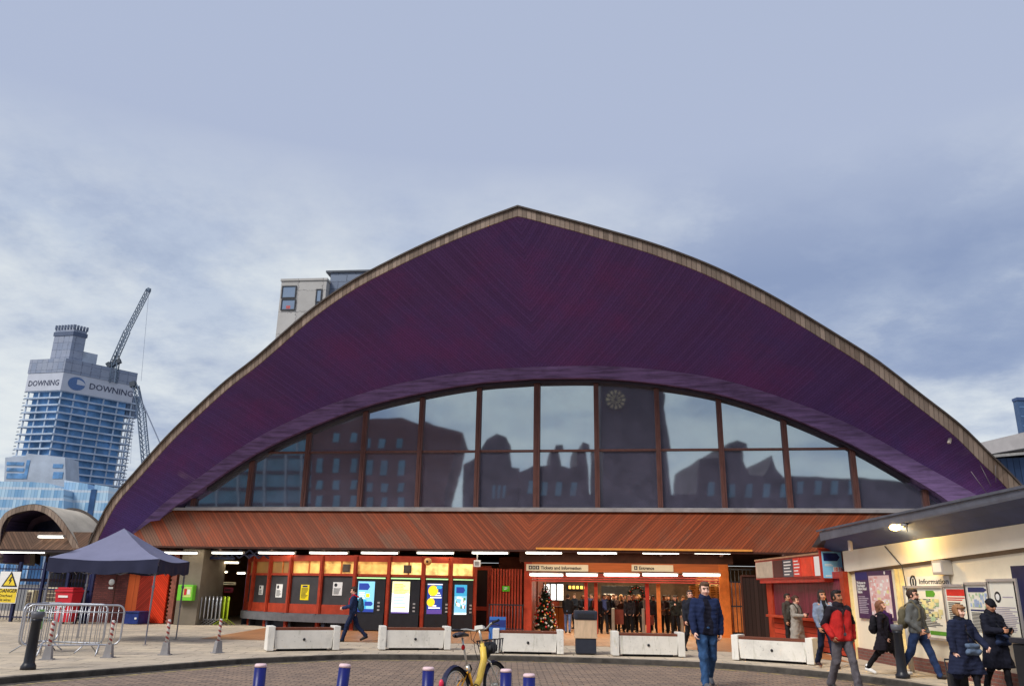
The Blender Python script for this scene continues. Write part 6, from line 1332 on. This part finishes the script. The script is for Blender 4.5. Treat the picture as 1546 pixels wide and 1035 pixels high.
def person(label, base, yaw, height, o, group=None, res=.011):
    """o: dict of pose and clothing. local frame: faces -y, +x is the person's left"""
    k = height/1.75; R = lambda *p: V3(*p)*k
    dg = math.radians
    fwd_tilt = dg(o.get('bow', 0))
    hipz = .93
    J = {}
    for s, nm in ((1, 'l'), (-1, 'r')):
        f, b, ab = o.get('leg_'+nm, (0, 4, 2))
        f, b, ab = dg(f), dg(b), dg(ab); hp = V3(s*.09, 0, hipz)
        th = V3(s*math.sin(ab), -math.sin(f)*math.cos(ab), -math.cos(f)*math.cos(ab)); kn = hp+th*.43
        sh_ = V3(s*math.sin(ab)*.6, -math.sin(f-b), -math.cos(f-b)); an = kn+sh_*.41
        J['hip'+nm], J['knee'+nm], J['ank'+nm] = hp, kn, an
        J['toea'+nm] = f-b
    zmin = min(J['ankl'][2], J['ankr'][2]); dz = .085-zmin
    for q in list(J):
        if not q.startswith('toea'): J[q] = J[q]+V3(0, 0, dz)
    up = lambda x, y, z: V3(x, y-math.sin(fwd_tilt)*(z-hipz), z+dz-(1-math.cos(fwd_tilt))*(z-hipz))
    sw = o.get('shoulder', .185)
    for s, nm in ((1, 'l'), (-1, 'r')):
        f, ab, b, inn = [dg(v) for v in o.get('arm_'+nm, (4, 8, 12, 0))]
        shp = up(s*sw, 0, 1.415); d1 = V3(s*math.sin(ab), -math.sin(f)*math.cos(ab), -math.cos(f)*math.cos(ab)); el = shp+d1*.285
        g = f+b; d2 = V3(-s*math.sin(inn), -math.sin(g)*math.cos(inn), -math.cos(g)*math.cos(inn)); wr = el+d2*.25
        J['sh'+nm], J['el'+nm], J['wr'+nm], J['fd'+nm] = shp, el, wr, d2
    hy, hp_ = dg(o.get('head_yaw', 0)), dg(o.get('head_pitch', 0))
    HR = rotz(hy)@rotx(hp_); neck = up(0, .005, 1.50)
    hd = lambda x, y, z: neck+HR@(V3(x, y, z))
    B_ = []
    add = B_.append
    # head: skull, face, jaw, nose, ears, brow, eyes, mouth
    add(ell(hd(0, .012, .145), (.073, .092, .098), HR, .03)); add(ell(hd(0, -.028, .105), (.060, .066, .088), HR, .03)); add(ell(hd(0, -.05, .045), (.040, .042, .034), HR, .03))
    add(capsule(hd(0, -.083, .135), hd(0, -.108, .098), .009, .015, .012)); add(ell(hd(0, -.100, .096), (.019, .012, .010), HR, .01))
    for s in (1, -1):
        add(ell(hd(s*.074, .01, .112), (.011, .021, .032), HR, .008)); add(capsule(hd(s*.016, -.083, .156), hd(s*.048, -.070, .157), .0055, .0045, .008, 3 if o.get('brow', 1) else 0))
        add(ell(hd(s*.031, -.0785, .132), (.0115, .008, .0055), HR, .003, 1)); add(ell(hd(s*.04, -.07, .09), (.025, .02, .02), HR, .02))
    add(ell(hd(0, -.090, .066), (.024, .010, .0075), HR, .006, 2))
    if o.get('beard'): add(ell(hd(0, -.052, .05), (.050, .050, .042), HR, .02, 3))
    add(capsule(up(0, .015, 1.42), hd(0, .012, .06), .058, .052, .03))
    add(capsule(up(-.075, 0, 1.02), up(-.095, 0, 1.30), .10, .105, .05)); add(capsule(up(.075, 0, 1.02), up(.095, 0, 1.30), .10, .105, .05)); add(capsule(up(-.14, 0, 1.40), up(.14, 0, 1.40), .055, .055, .05)); add(capsule(J['hipl']+V3(-.02, 0, .02), J['hipr']+V3(.02, 0, .02), .11, .11, .05))
    for nm, s in (('l', 1), ('r', -1)):
        add(capsule(J['sh'+nm], J['el'+nm], .050, .040, .03)); add(capsule(J['el'+nm], J['wr'+nm], .040, .026, .02))
        d = J['fd'+nm]; side = np.cross(d, V3(s, 0, 0)); side = side/(np.linalg.norm(side)+1e-6); pal = np.cross(side, d)   # pal: towards the palm
        w0 = J['wr'+nm]; inn_ = -s*V3(1, 0, 0)
        across = np.cross(d, inn_); across /= np.linalg.norm(across)+1e-6; pn = np.cross(across, d)*1.0
        if pn@inn_ < 0: pn = -pn
        p1_ = w0+d*.085
        add(capsule(w0-d*.01, w0+d*.02, .025, .027, .02))
        for j in range(4):
            off = across*(.030-.020*j); ln = (.040, .045, .042, .034)[j]; cu = o.get('curl', .55)+.12*j
            add(capsule(w0+d*.02+off*.7, p1_+off, .0145, .0125, .012))
            q0 = p1_+off; q1 = q0+(d*math.cos(cu)+pn*math.sin(cu))*ln; q2 = q1+(d*math.cos(cu*2.1)+pn*math.sin(cu*2.1))*ln*.85
            add(capsule(q0, q1, .0105, .0095, .003)); add(capsule(q1, q2, .0095, .008, .003))
        sgn = 1 if across[1] < 0 else -1
        tb0 = w0+d*.03+across*.026*1.0; tb1 = tb0+(d*.6+across*.75+pn*.35)*.045; tb2 = tb1+(d*.85+across*.2+pn*.45)*.035
        add(capsule(tb0, tb1, .0145, .012, .008)); add(capsule(tb1, tb2, .011, .009, .004))
        add(capsule(J['hip'+nm], J['knee'+nm], .082, .056, .04)); add(capsule(J['knee'+nm], J['ank'+nm], .052, .036, .03))
        fd = V3(0, -math.cos(J['toea'+nm]*.5), math.sin(J['toea'+nm])*.6); fd /= np.linalg.norm(fd); an = J['ank'+nm]
        J['ft'+nm] = fd
        add(capsule(an+V3(0, .02, -.045), an+fd*.13+V3(0, 0, -.05), .034, .03, .02))
    rot = yaw; root = T('person', label, 'person', base, rot, group)
    bpy.data.objects.remove(root)
    M4 = Matrix.Translation(Vector(tuple(map(float, base))))@Matrix.Rotation(rot, 4, 'Z')
    def mk(name, prims, mats, parent=None, kk=.02, disp=None, h=None, cut=None, paint=None):
        V, F_, mi = sdf_mesh(prims, h or res, kk, disp, cut)
        if paint is not None: mi = paint(V[F_].mean(1), mi)
        me = bpy.data.meshes.new(name); me.from_pydata((V*k).tolist(), [], F_.tolist())
        for m_ in mats: me.materials.append(m_)
        me.polygons.foreach_set('material_index', mi.astype(int).tolist()); me.polygons.foreach_set('use_smooth', [True]*len(F_)); me.update()
        ob = bpy.data.objects.new(name, me); COL.objects.link(ob)
        if parent is not None: ob.parent = parent
        return ob
    sk = SKIN[o.get('skin', 'fair')]; sk_m = mat('skin_'+o.get('skin', 'fair'), sk, .55, var=.06, scale=12)
    lip = mat('lips_'+o.get('skin', 'fair'), tuple(v*f_ for v, f_ in zip(sk, (.72, .42, .42))), .5, var=.05)
    hair_c = o.get('hair_c', (58, 40, 30)); hm = mat('hair_%d_%d_%d' % hair_c, S(*hair_c), .6, var=.4, scale=14, stretch=(3, 3, .6))
    eye = mat('eye_dark', (.03, .022, .02), .3)
    body = mk('person', B_, [sk_m, eye, lip, hm]); body.location = tuple(map(float, base)); body.rotation_euler = (0, 0, rot); tag(body, label, 'person', group); ROOTM[body.name] = M4
    # ---- hair
    st_ = o.get('hair', 'short'); Hh = []
    facecut = lambda P: -np.maximum.reduce([np.zeros(len(P))-1]) if False else None
    def cutf(P):
        q = (P-neck)@HR; return .02-np.maximum(q[:, 1]+.045+(q[:, 2]-.15)*-.35, (q[:, 2]-.172)*1.2)
    if st_ in ('short', 'fringe', 'long', 'bun'):
        g_ = .012 if st_ == 'short' else .018
        Hh += [ell(hd(0, .016, .15), (.073+g_, .094+g_, .098+g_), HR, .02)]
        if st_ == 'short': Hh += [ell(hd(.01, -.05, .225), (.06, .045, .028), HR, .03)]
        if st_ == 'fringe': Hh += [ell(hd(0, .0, .16), (.10, .112, .10), HR, .02), ell(hd(.075, -.02, .10), (.03, .05, .06), HR, .02), ell(hd(-.075, -.02, .10), (.03, .05, .06), HR, .02), ell(hd(0, -.08, .2), (.07, .03, .035), HR, .02)]
        if st_ == 'long':
            for s in (1, -1): Hh += [capsule(hd(s*.06, -.005, .17), hd(s*.088, -.01, .02), .034, .034, .02), capsule(hd(s*.088, -.01, .02), hd(s*.095, -.035, -.14+.03*s), .036, .022, .02)]
            Hh += [capsule(hd(0, .075, .13), hd(0, .085, -.12), .07, .05, .03)]
        if st_ == 'bun': Hh += [ell(hd(0, .13, .14), (.045, .045, .045), HR, .02)]
        ns = rng.uniform(0, 6)
        mk('hair', Hh, [hm], body, .02, lambda P: .006*np.sin(P[:, 0]*90+ns)*np.sin(P[:, 2]*40+P[:, 1]*60), None, cutf)
    elif st_ == 'beanie':
        Hh = [ell(hd(0, .014, .16), (.092, .106, .115), HR, .02), capsule(hd(-.05, -.06, .15), hd(.05, -.06, .15), .035, .035, .02), capsule(hd(-.06, .06, .14), hd(.06, .06, .14), .045, .045, .03)]
        mk('woolly_hat', Hh, [fabric(o.get('hat_c', (30, 30, 36)))], body, .03, lambda P: .002*np.sin(P[:, 0]*200), None, lambda P: (lambda q: .150+q[:, 1]*.35-q[:, 2])((P-neck)@HR))
    if o.get('hood'):
        Hh = [ell(hd(0, .02, .145), (.102, .118, .128), HR, .03), capsule(hd(-.05, .06, .0), hd(.05, .06, .0), .08, .08, .05)]
        mk('hood', Hh, [fabric(o['hood'])], body, .04, None, None, lambda P: (lambda q: np.minimum(.062-np.abs(q[:, 0])*1.0, -.045-q[:, 1])-.0)((P-neck)@HR))
    if o.get('glasses'):
        Gp = []
        for s in (1, -1):
            for a in np.linspace(0, 6.283, 9)[:-1]:
                Gp.append(capsule(hd(s*.033+.021*math.cos(a), -.098, .134+.017*math.sin(a)), hd(s*.033+.021*math.cos(a+.8), -.098, .134+.017*math.sin(a+.8)), .0045, None, .002))
            Gp.append(capsule(hd(s*.055, -.095, .138), hd(s*.08, .0, .13), .0045, None, .002))
        Gp.append(capsule(hd(-.012, -.1, .138), hd(.012, -.1, .138), .0045, None, .002)); mk('glasses', Gp, [mat('specs', (.015, .015, .015), .3)], body, .002, None, min(res, .006))
    # ---- upper clothing
    def torso(z0, g, flare=0.0, k_=.05, m_=0):
        L_ = [capsule(up(-.078-flare*.6, .0, z0), up(-.090, 0, 1.29), .10+g+flare*.5, .100+g, k_, m_), capsule(up(.078+flare*.6, .0, z0), up(.090, 0, 1.29), .10+g+flare*.5, .100+g, k_, m_), capsule(up(-.135, .003, 1.385), up(.135, .003, 1.385), .056+g*.8, .056+g*.8, k_, m_), capsule(up(0, .0, 1.40), up(0, .006, 1.455), .085+g*.6, .075+g*.5, k_, m_)]
        return L_
    def sleeves(g, end=1.0, m_=0):
        L_ = []
        for nm in 'lr':
            wq = J['wr'+nm]; e_ = J['el'+nm]+(wq-J['el'+nm])*end
            L_ += [capsule(J['sh'+nm]+V3(0, 0, -.015), J['el'+nm], .052+g*.75, .046+g*.6, .035, m_), capsule(J['el'+nm], e_, .046+g*.6, .035+g*.6, .02, m_)]
        return L_
    ph = rng.uniform(0, 6)
    WV = []
    for _ in range(10):
        d = rng.normal(size=3)*np.array([1, 1, .8]); d /= np.linalg.norm(d); lam = rng.uniform(.06, .20); WV.append((d*2*math.pi/lam, rng.uniform(0, 6.28), lam*.022))
    def folds(P, a=1.0):
        W = P+.012*np.sin(P[:, [1, 2, 0]]*31+ph); s_ = 0
        for kv, p0_, am in WV: s_ = s_+am*np.sin(W@kv+p0_)
        return a*np.where(s_ > 0, s_*.6, s_)
    quilt = lambda P: -.005*np.abs(np.sin(P[:, 2]*math.pi/.07+.9*np.sin(P[:, 0]*11+P[:, 1]*7+ph)))+.005+.7*folds(P)
    def kcut(z): return lambda P: z+dz-P[:, 2]
    top = o.get('top')          # dict(c, z, g, flare, quilt, inner)
    if top:
        L_ = torso(top['z'], top.get('g', .018), top.get('flare', 0))+sleeves(top.get('g', .018), .98, 0)
        mats_ = [fabric(top['c'])]; paint = None
        if top.get('yoke'):          # second colour on shoulders and arms
            mats_.append(fabric(top['yoke'])); g = top.get('g', .018)
            L_ = [p[:-1]+(0,) for p in torso(top['z'], g, top.get('flare', 0))]
            L_[2] = L_[2][:-1]+(1,); L_[3] = L_[3][:-1]+(1,)
            for nm in 'lr':
                L_ += [capsule(J['sh'+nm]+V3(0, 0, -.015), J['el'+nm], .052+g*.75, .046+g*.6, .035, 1), capsule(J['el'+nm], J['wr'+nm], .046+g*.6, .035+g*.6, .02, top.get('fore', 1))]
        if top.get('inner'):         # open front shows the layer below
            mats_.append(fabric(top['inner'])); ni = len(mats_)-1; paint = lambda C, mi: np.where((C[:, 1] < -.03) & (np.abs(C[:, 0]+.012*np.sin(C[:, 2]*23)) < .045+.09*np.clip(1.45-(C[:, 2]-dz), 0, 1)), ni, mi)
        if top.get('zip'):
            mats_.append(mat('zip_metal', S(52, 44, 48), .5)); L_ += [capsule(up(0, -.100-top.get('g', .018), top['z']+.05), up(0, -.085-top.get('g', .018), 1.42), .004, .004, .006, len(mats_)-1)]
        mk(top.get('name', 'jacket'), L_, mats_, body, .03, quilt if top.get('quilt') else folds, None, kcut(top['z']-top.get('drop', .06)), paint)
        g = top.get('g', .018)
        if top.get('collar'): mk('collar', [capsule(up(-.03, -.01, 1.47), up(.03, -.01, 1.47), .074, .074, .03), capsule(up(-.035, .035, 1.49), up(.035, .035, 1.49), .062, .062, .03)], [fabric(top['collar'])], body, .03, folds)
    if o.get('coat'):                # long skirted coat from the waist down
        c = o['coat']; z1 = c['z']; L_ = []
        for s in (1, -1): L_ += [capsule(up(s*.085, 0, 1.02), V3(s*(.10+c.get('flare', .05)), J['kneel' if s > 0 else 'kneer'][1]*.45, z1+dz), .108+c.get('g', .015), .10+c.get('flare', .05), .08)]
        L_ += [capsule(up(0, 0, 1.0), V3(0, (J['kneel'][1]+J['kneer'][1])*.2, z1+dz), .12, .13, .08)]
        mk('coat_skirt', L_, [fabric(c['c'])], body, .06, quilt if c.get('quilt') else folds, None, kcut(z1))
    # ---- trousers, shoes
    tr = o.get('trousers', (40, 46, 70)); w_ = o.get('leg_w', 1.0); L_ = [capsule(J['hipl']+V3(-.01, 0, .05), J['hipr']+V3(.01, 0, .05), .122, .122, .05)]
    for nm in 'lr':
        L_ += [capsule(J['hip'+nm], J['knee'+nm], .092*w_, .068*w_, .04), capsule(J['knee'+nm], J['ank'+nm]+V3(0, .005, -.01), .066*w_, .056*w_*o.get('hem', 1.0), .03)]
    tf = lambda P: folds(P, .9)
    mk('trousers', L_, [fabric(tr, .9, .32)], body, .03, tf)
    shc = o.get('shoes', (34, 30, 30))
    for nm in 'lr':
        an, fd = J['ank'+nm], J['ft'+nm]
        mk('shoe', [capsule(an+V3(0, .03, -.042), an+fd*.07+V3(0, 0, -.045), .046, .043, .02), capsule(an+fd*.07+V3(0, 0, -.048), an+fd*.165+V3(0, 0, -.052), .043, .036, .02), capsule(an+V3(0, .01, -.01), an+V3(0, .01, .03), .046, .046, .02)], [mat('shoe_%d_%d_%d' % shc, S(*shc), .5, var=.15)], body, .02, None, None, lambda P, a=an: (a[2]-.083)-P[:, 2] if abs(fd[2]) < .3 else P[:, 2]*0-1)
    # ---- extras
    if o.get('backpack'):
        c = o['backpack']; g = top.get('g', .018) if top else 0
        mk('rucksack', [ell(up(0, .20+g, 1.20), (.15, .095, .22), None, .03), ell(up(0, .25+g, 1.10), (.12, .08, .12), None, .03)], [fabric(c)], body, .03, folds)
        sp_ = []
        for s in (1, -1):
            pts = [up(s*.10, .12+g, 1.42), up(s*.105, .0, 1.478+g), up(s*.11, -.105-g, 1.36), up(s*.13, -.112-g, 1.20), up(s*.165, -.02, 1.06)]
            sp_ += [capsule(a, b, .021, .021, .008) for a, b in zip(pts[:-1], pts[1:])]
        mk('rucksack_straps', sp_, [fabric(o.get('strap_c', c))], body, .01)
    if o.get('scarf'):
        mk('scarf', [capsule(up(-.05, -.02, 1.46), up(.05, -.02, 1.46), .08, .08, .03), capsule(up(.02, -.13, 1.42), up(.03, -.15, 1.10), .06, .07, .03), capsule(up(-.05, -.13, 1.42), up(-.045, -.15, 1.18), .05, .055, .03)], [fabric(o['scarf'])], body, .03, folds)
    if o.get('bag'):
        c, side, z = o['bag']; p_ = up(side*.06, -.16, z)
        mk('handbag', [capsule(p_+V3(-.13, 0, -.05), p_+V3(.13, 0, -.05), .055, .055, .03), capsule(p_+V3(-.12, 0, .05), p_+V3(.12, 0, .05), .05, .05, .03)], [fabric(c)], body, .03, folds)
        mk('bag_strap', [capsule(up(-side*.12, -.06, 1.46), up(0, -.155, 1.22), .013), capsule(up(0, -.155, 1.22), p_+V3(side*.12, 0, .08), .013)], [fabric((40, 44, 52))], body, .01)
    if o.get('phone'):
        w0 = (J['wrl']+J['wrr'])/2+(J['fdl']+J['fdr'])*.055; ph_ = MB()
        fr_ = Frame((0, 0, 0), 0); ph_.hexa([w0+V3(x*.036, y*.006-z*.035, z*.07) for x, y, z in ((-1, -1, -1), (1, -1, -1), (1, 1, -1), (-1, 1, -1), (-1, -1, 1), (1, -1, 1), (1, 1, 1), (-1, 1, 1))])
        ph_.v = [tuple(V3(*v)*k) for v in ph_.v]; me = ph_.build('phone', M_black); me.location = body.location; me.rotation_euler = body.rotation_euler; tag(me, o['phone'], 'phone')
    return body
def stand(px, feet_y, head_y, z=0.0):
    """ground point and height so the figure spans the given image rows"""
    p = G(px, feet_y, z); D = p[1]; top = AtY(px, head_y, D)[2]; return p, top-z
WALK_A = dict(leg_l=(20, 8, 2), leg_r=(-14, 22, 2)); WALK_B = dict(leg_r=(20, 8, 2), leg_l=(-14, 22, 2))
rd = math.radians
# --- outside, near to far
p, h = stand(1071, 1037, 876, RZ)
person('young man in a navy padded jacket and blue jeans walking towards the camera', p, rd(4), h, dict(WALK_B, leg_r=(12, 4, 1), leg_l=(-10, 26, 2), arm_l=(-6, 14, 16, 4), arm_r=(10, 14, 14, 0), hair='short', hair_c=(92, 68, 52), head_pitch=10, head_yaw=rd(0), shoulder=.19,
    top=dict(c=(30, 41, 74), z=.93, g=.034, quilt=True, inner=(24, 24, 38), drop=.07, collar=(28, 36, 66)), trousers=(50, 80, 120), leg_w=1.14, shoes=(90, 92, 98), skin='pale'), res=.010)
p, h = stand(530, 968, 882)
person('man walking left past the ticket machines in navy clothes with a red sided rucksack', p, rd(-88), h, dict(leg_l=(22, 6, 1), leg_r=(-20, 26, 1), arm_l=(14, 6, 62, 14), arm_r=(18, 6, 60, 14), hair='short', hair_c=(60, 42, 34), head_pitch=14, top=dict(c=(38, 50, 84), z=.95, g=.02, drop=.05), trousers=(28, 38, 66), backpack=(60, 96, 110), strap_c=(196, 34, 40), bag=None, shoes=(24, 24, 26)), res=.012)
p, h = stand(1207, 987, 898)
person('woman in a long pale grey coat looking at her phone behind the rightmost bench', p, rd(38), h, dict(leg_l=(4, 4, 1), leg_r=(-4, 6, 1), arm_l=(16, 6, 78, 26), arm_r=(16, 6, 78, 26), hair='bun', hair_c=(70, 48, 36), head_pitch=16, top=dict(c=(150, 144, 136), z=.95, g=.022, drop=.05, name='coat'), coat=dict(c=(150, 144, 136), z=.36, flare=.05), trousers=(60, 54, 56), backpack=(64, 60, 54), phone='phone held by the woman in the long grey coat'), res=.012)
p, h = stand(1195, 981, 895)
person('man half hidden behind the woman in the long grey coat', p, rd(30), h, dict(hair='short', hair_c=(40, 32, 28), beard=0, top=dict(c=(70, 64, 58), z=.92, g=.02), trousers=(40, 38, 40), skin='mid'), res=.014)
p, h = stand(1251, 1008, 889)
person('person with long dark hair in a pale denim jacket walking behind the red jacket', p, rd(8), h, dict(leg_l=(12, 6, 1), leg_r=(-10, 20, 1), arm_l=(0, 8, 14, 0), arm_r=(8, 10, 18, 4), hair='long', hair_c=(44, 34, 32), skin='mid', top=dict(c=(120, 132, 156), z=.96, g=.022, drop=.05, inner=(28, 30, 38)), trousers=(26, 32, 54), shoes=(60, 40, 36)), res=.011)
p, h = stand(1278, 1041, 888, RZ)
person('man in a red jacket with black shoulders and grey trousers, hands in his pockets', p, rd(14), h, dict(leg_l=(16, 6, 3), leg_r=(-8, 20, 3), arm_l=(-14, 22, 34, 14), arm_r=(-10, 24, 36, 16), hair='short', hair_c=(30, 24, 24), head_yaw=16, head_pitch=-4, skin='tan', top=dict(c=(190, 44, 42), yoke=(34, 28, 36), fore=0, z=.92, g=.030, drop=.06, zip=1, collar=(34, 28, 36)), trousers=(92, 88, 94), leg_w=1.08, hem=1.25, shoes=(40, 38, 40)), res=.010)
p, h = stand(1343, 1018, 902, 0)
person('long haired woman in a black coat and purple scarf striding with white trainers', p, rd(52), h, dict(leg_l=(24, 4, 2), leg_r=(-26, 12, 2), arm_l=(4, 8, 40, 10), arm_r=(-8, 10, 30, 8), hair='long', hair_c=(120, 78, 58), head_yaw=6, head_pitch=-6, top=dict(c=(28, 24, 32), z=.92, g=.026, name='coat'), coat=dict(c=(28, 24, 32), z=.62, flare=.07), scarf=(66, 34, 84), trousers=(24, 22, 26), shoes=(226, 224, 222), backpack=(30, 28, 34)), res=.011)
p, h = stand(1394, 1023, 884, 0)
person('bearded man in glasses and a grey jacket with a large olive rucksack', p, rd(40), h, dict(leg_l=(22, 4, 2), leg_r=(-20, 16, 2), arm_l=(2, 8, 24, 12), arm_r=(-10, 12, 52, 20), hair='short', hair_c=(56, 40, 32), beard=1, glasses=1, head_yaw=8, top=dict(c=(96, 98, 98), z=.95, g=.028, drop=.05, collar=(84, 86, 86)), trousers=(38, 54, 90), leg_w=1.08, shoes=(44, 36, 32), backpack=(98, 92, 74)), res=.010)
p, h = stand(1466, 1058, 911, RZ)
person('older woman with a short fringe in a long dark navy quilted coat pulling a trolley', p, rd(18), h, dict(leg_l=(12, 6, 2), leg_r=(-10, 16, 2), arm_l=(22, 14, 30, 4), arm_r=(-4, 12, 14, 0), hair='fringe', hair_c=(150, 108, 74), head_yaw=14, head_pitch=6, shoulder=.20, top=dict(c=(32, 38, 62), z=.94, g=.046, quilt=True, name='quilted_coat', zip=1, collar=(26, 28, 40)), coat=dict(c=(32, 38, 62), z=.50, flare=.085, quilt=True, g=.03), bag=((92, 110, 136), 1, .95), trousers=(28, 28, 36), skin='pale'), res=.010)
p, h = stand(1513, 1043, 903, 0)
person('person in a black woolly hat and long black coat reading a phone', p, rd(16), h, dict(leg_l=(10, 6, 2), leg_r=(-8, 16, 2), arm_l=(18, 8, 74, 26), arm_r=(18, 8, 74, 26), hair='beanie', hat_c=(26, 26, 34), head_pitch=18, top=dict(c=(28, 30, 44), z=.94, g=.036, quilt=True, name='coat', collar=(24, 24, 34)), coat=dict(c=(28, 30, 44), z=.45, flare=.06, g=.025), trousers=(26, 26, 32), bag=((44, 56, 86), 1, .98), phone='phone held by the person in the black woolly hat', skin='mid'), res=.010)
p, h = stand(1046, 983, 888)
person('man in a black jacket looking up in the doorway behind the navy padded jacket', p, rd(10), h, dict(WALK_A, hair='short', hair_c=(70, 54, 44), glasses=1, head_pitch=-14, top=dict(c=(34, 36, 46), z=.93, g=.026), trousers=(34, 34, 40)), res=.013)
# shopping trolley of the older woman
tp = G(1446, 1052, RZ); t = T('shopping_trolley', 'thin black trolley handle pulled by the woman in the quilted coat', 'trolley', tp, 0); ft = Frame(tp, -10)
m = MB()
for s_ in (-.10, .10): m.tube([ft.w(s_, 0, .08), ft.w(s_, -.12, .62)], .011, 6)
m.tube([ft.w(-.10, -.12, .62), ft.w(.10, -.12, .62)], .016, 8); m.build('handle', M_black, t)
m = MB(); m.bev(ft, -.15, .15, .02, .22, .10, .45, .03); m.build('bag', M_black, t)
for s_ in (-.14, .14): m = MB(); m.lathe(ft.w(s_, .02, .06), [(.06, -.015), (.06, .015)], 12, ft.r); m.build('wheel', M_tyre, t)
# --- the crowd in the hall: (x, head y, depth c, colour, trousers, hair, skin, label, pose)
ST = dict(leg_l=(4, 6, 2), leg_r=(-4, 8, 2))
crowd = [(857, 899, -.9, (24, 24, 28), (92, 112, 150), 'short', 'fair', 'person seen from behind in a black coat and pale jeans left of the litter bin', 172),
 (880, 905, -2.6, (40, 40, 50), (40, 42, 52), 'short', 'mid', 'dark coated person behind the left pair of orange door posts', 20),
 (912, 901, -1.0, (26, 26, 30), (30, 30, 34), 'short', 'tan', 'person in a black coat just right of the litter bin', -12),
 (926, 913, -3.2, (62, 46, 48), (38, 36, 40), 'short', 'mid', 'short person in a brown jacket behind the left ticket gate', 8),
 (938, 908, -2.4, (74, 54, 50), (34, 34, 40), 'long', 'fair', 'person in a maroon brown coat left of the fair haired woman', 0),
 (950, 905, -1.4, (46, 44, 50), (24, 24, 28), 'long', 'pale', 'fair haired woman in a charcoal coat at the front of the hall crowd', 4),
 (964, 911, -3.0, (36, 40, 54), (36, 36, 44), 'short', 'mid', 'person in dark blue between the fair haired woman and the red door post', -6),
 (974, 905, -1.6, (30, 32, 36), (30, 30, 36), 'beanie', 'fair', 'person in a woolly hat directly behind the red door post', 10),
 (986, 903, -1.3, (38, 36, 42), (30, 30, 36), 'short', 'tan', 'person in black between the red and the orange door posts', -4),
 (1002, 900, -1.9, (54, 46, 48), (28, 28, 34), 'short', 'tan', 'tall person in a brown top just right of the orange door post', 6),
 (1019, 904, -.9, (40, 44, 42), (24, 24, 28), 'long', 'fair', 'long haired woman in a dark olive jacket at the right of the hall crowd', 6),
 (1032, 908, -3.0, (34, 30, 36), (32, 32, 38), 'short', 'mid', 'person far back beside the tan timetable board', 0),
 (899, 908, -2.0, (50, 44, 44), (30, 30, 34), 'short', 'fair', 'person in a brown black coat just left of the litter bin lid', 4),
 (920, 907, -2.2, (34, 36, 44), (26, 26, 30), 'long', 'mid', 'long haired person in slate grey behind the left ticket gate', -3),
 (957, 907, -2.2, (58, 52, 54), (30, 28, 32), 'short', 'pale', 'pale person in grey behind the right shoulder of the fair haired woman', 5),
 (994, 908, -3.4, (72, 62, 56), (34, 32, 36), 'short', 'pale', 'person in beige brown far back beside the orange door post', 3),
 (1010, 909, -3.4, (44, 46, 60), (34, 34, 40), 'long', 'mid', 'long haired person in slate blue far back at the hall right', 2),
 (893, 912, -3.6, (44, 52, 70), (36, 38, 48), 'short', 'fair', 'person far back between the two left orange door posts', 12),
 (945, 914, -4.6, (96, 60, 50), (36, 34, 38), 'long', 'mid', 'person in rust red far back in the hall crowd', -5)]
for x, c in ((905, -4.2), (918, -5.0), (930, -4.0), (941, -5.6), (952, -4.4), (961, -5.2), (970, -4.2), (982, -4.6), (991, -5.4), (1006, -4.4), (1014, -5.2), (1025, -4.6), (868, -4.6), (884, -5.2)):
    col = [(30, 30, 36), (52, 44, 44), (40, 48, 62), (70, 52, 44), (34, 40, 36), (88, 80, 74)][int(rng.integers(6))]
    crowd.append((x+rng.uniform(-3, 3), 911+rng.uniform(-4, 5), c, col, (34, 34, 40), ['short', 'long', 'short'][int(rng.integers(3))], ['fair', 'mid', 'pale', 'tan'][int(rng.integers(4))], 'dark coated person far back in the packed hall crowd', rng.uniform(-50, 50)))
for n_, (x, hy, c, col, trc, hs, sk, lab, yw) in enumerate(crowd):
    a, _, zh = FA.hit(x, hy, c); base = FA.w(a, c, .006)
    hc = (190, 150, 100) if 'fair haired' in lab else [(40, 30, 26), (70, 48, 36), (30, 26, 26), (104, 76, 54)][n_ % 4]
    r_ = lambda lo, hi: float(rng.uniform(lo, hi))
    arms = [((r_(-5, 20), r_(5, 12), r_(10, 40), 6), (r_(-5, 20), r_(5, 12), r_(10, 40), 6)), ((18, 8, r_(60, 85), 26), (16, 8, r_(60, 85), 26)), ((r_(0, 15), 10, r_(50, 80), 20), (-4, 10, 16, 4)), ((4, 10, 20, 4), (r_(30, 50), 12, r_(50, 80), 14))][int(rng.integers(4))]
    yw_ = yw if abs(yw) > 15 else yw+r_(-28, 28)
    ex_ = {}
    if n_ % 4 == 1: ex_['backpack'] = [(70, 40, 44), (50, 60, 80), (44, 44, 48)][n_ % 3]
    if n_ % 5 == 2: ex_['scarf'] = [(150, 60, 60), (130, 120, 110), (60, 70, 110)][n_ % 3]
    person(lab, base, rd(yw_)+FA.rot, max(1.45, min(zh, 1.92)), dict(leg_l=(r_(-4, 14), 8, 3), leg_r=(r_(-12, 4), 10, 3), arm_l=arms[0], arm_r=arms[1], head_yaw=r_(-30, 30), head_pitch=r_(-8, 12), bow=r_(-2, 5), hair=hs, hair_c=hc, skin=sk, top=dict(c=col, z=.92, g=r_(.02, .034), inner=(110, 100, 96) if n_ % 3 == 0 else None), trousers=trc, **ex_), 'people inside the entrance hall', .019 if c > -4 else .022)
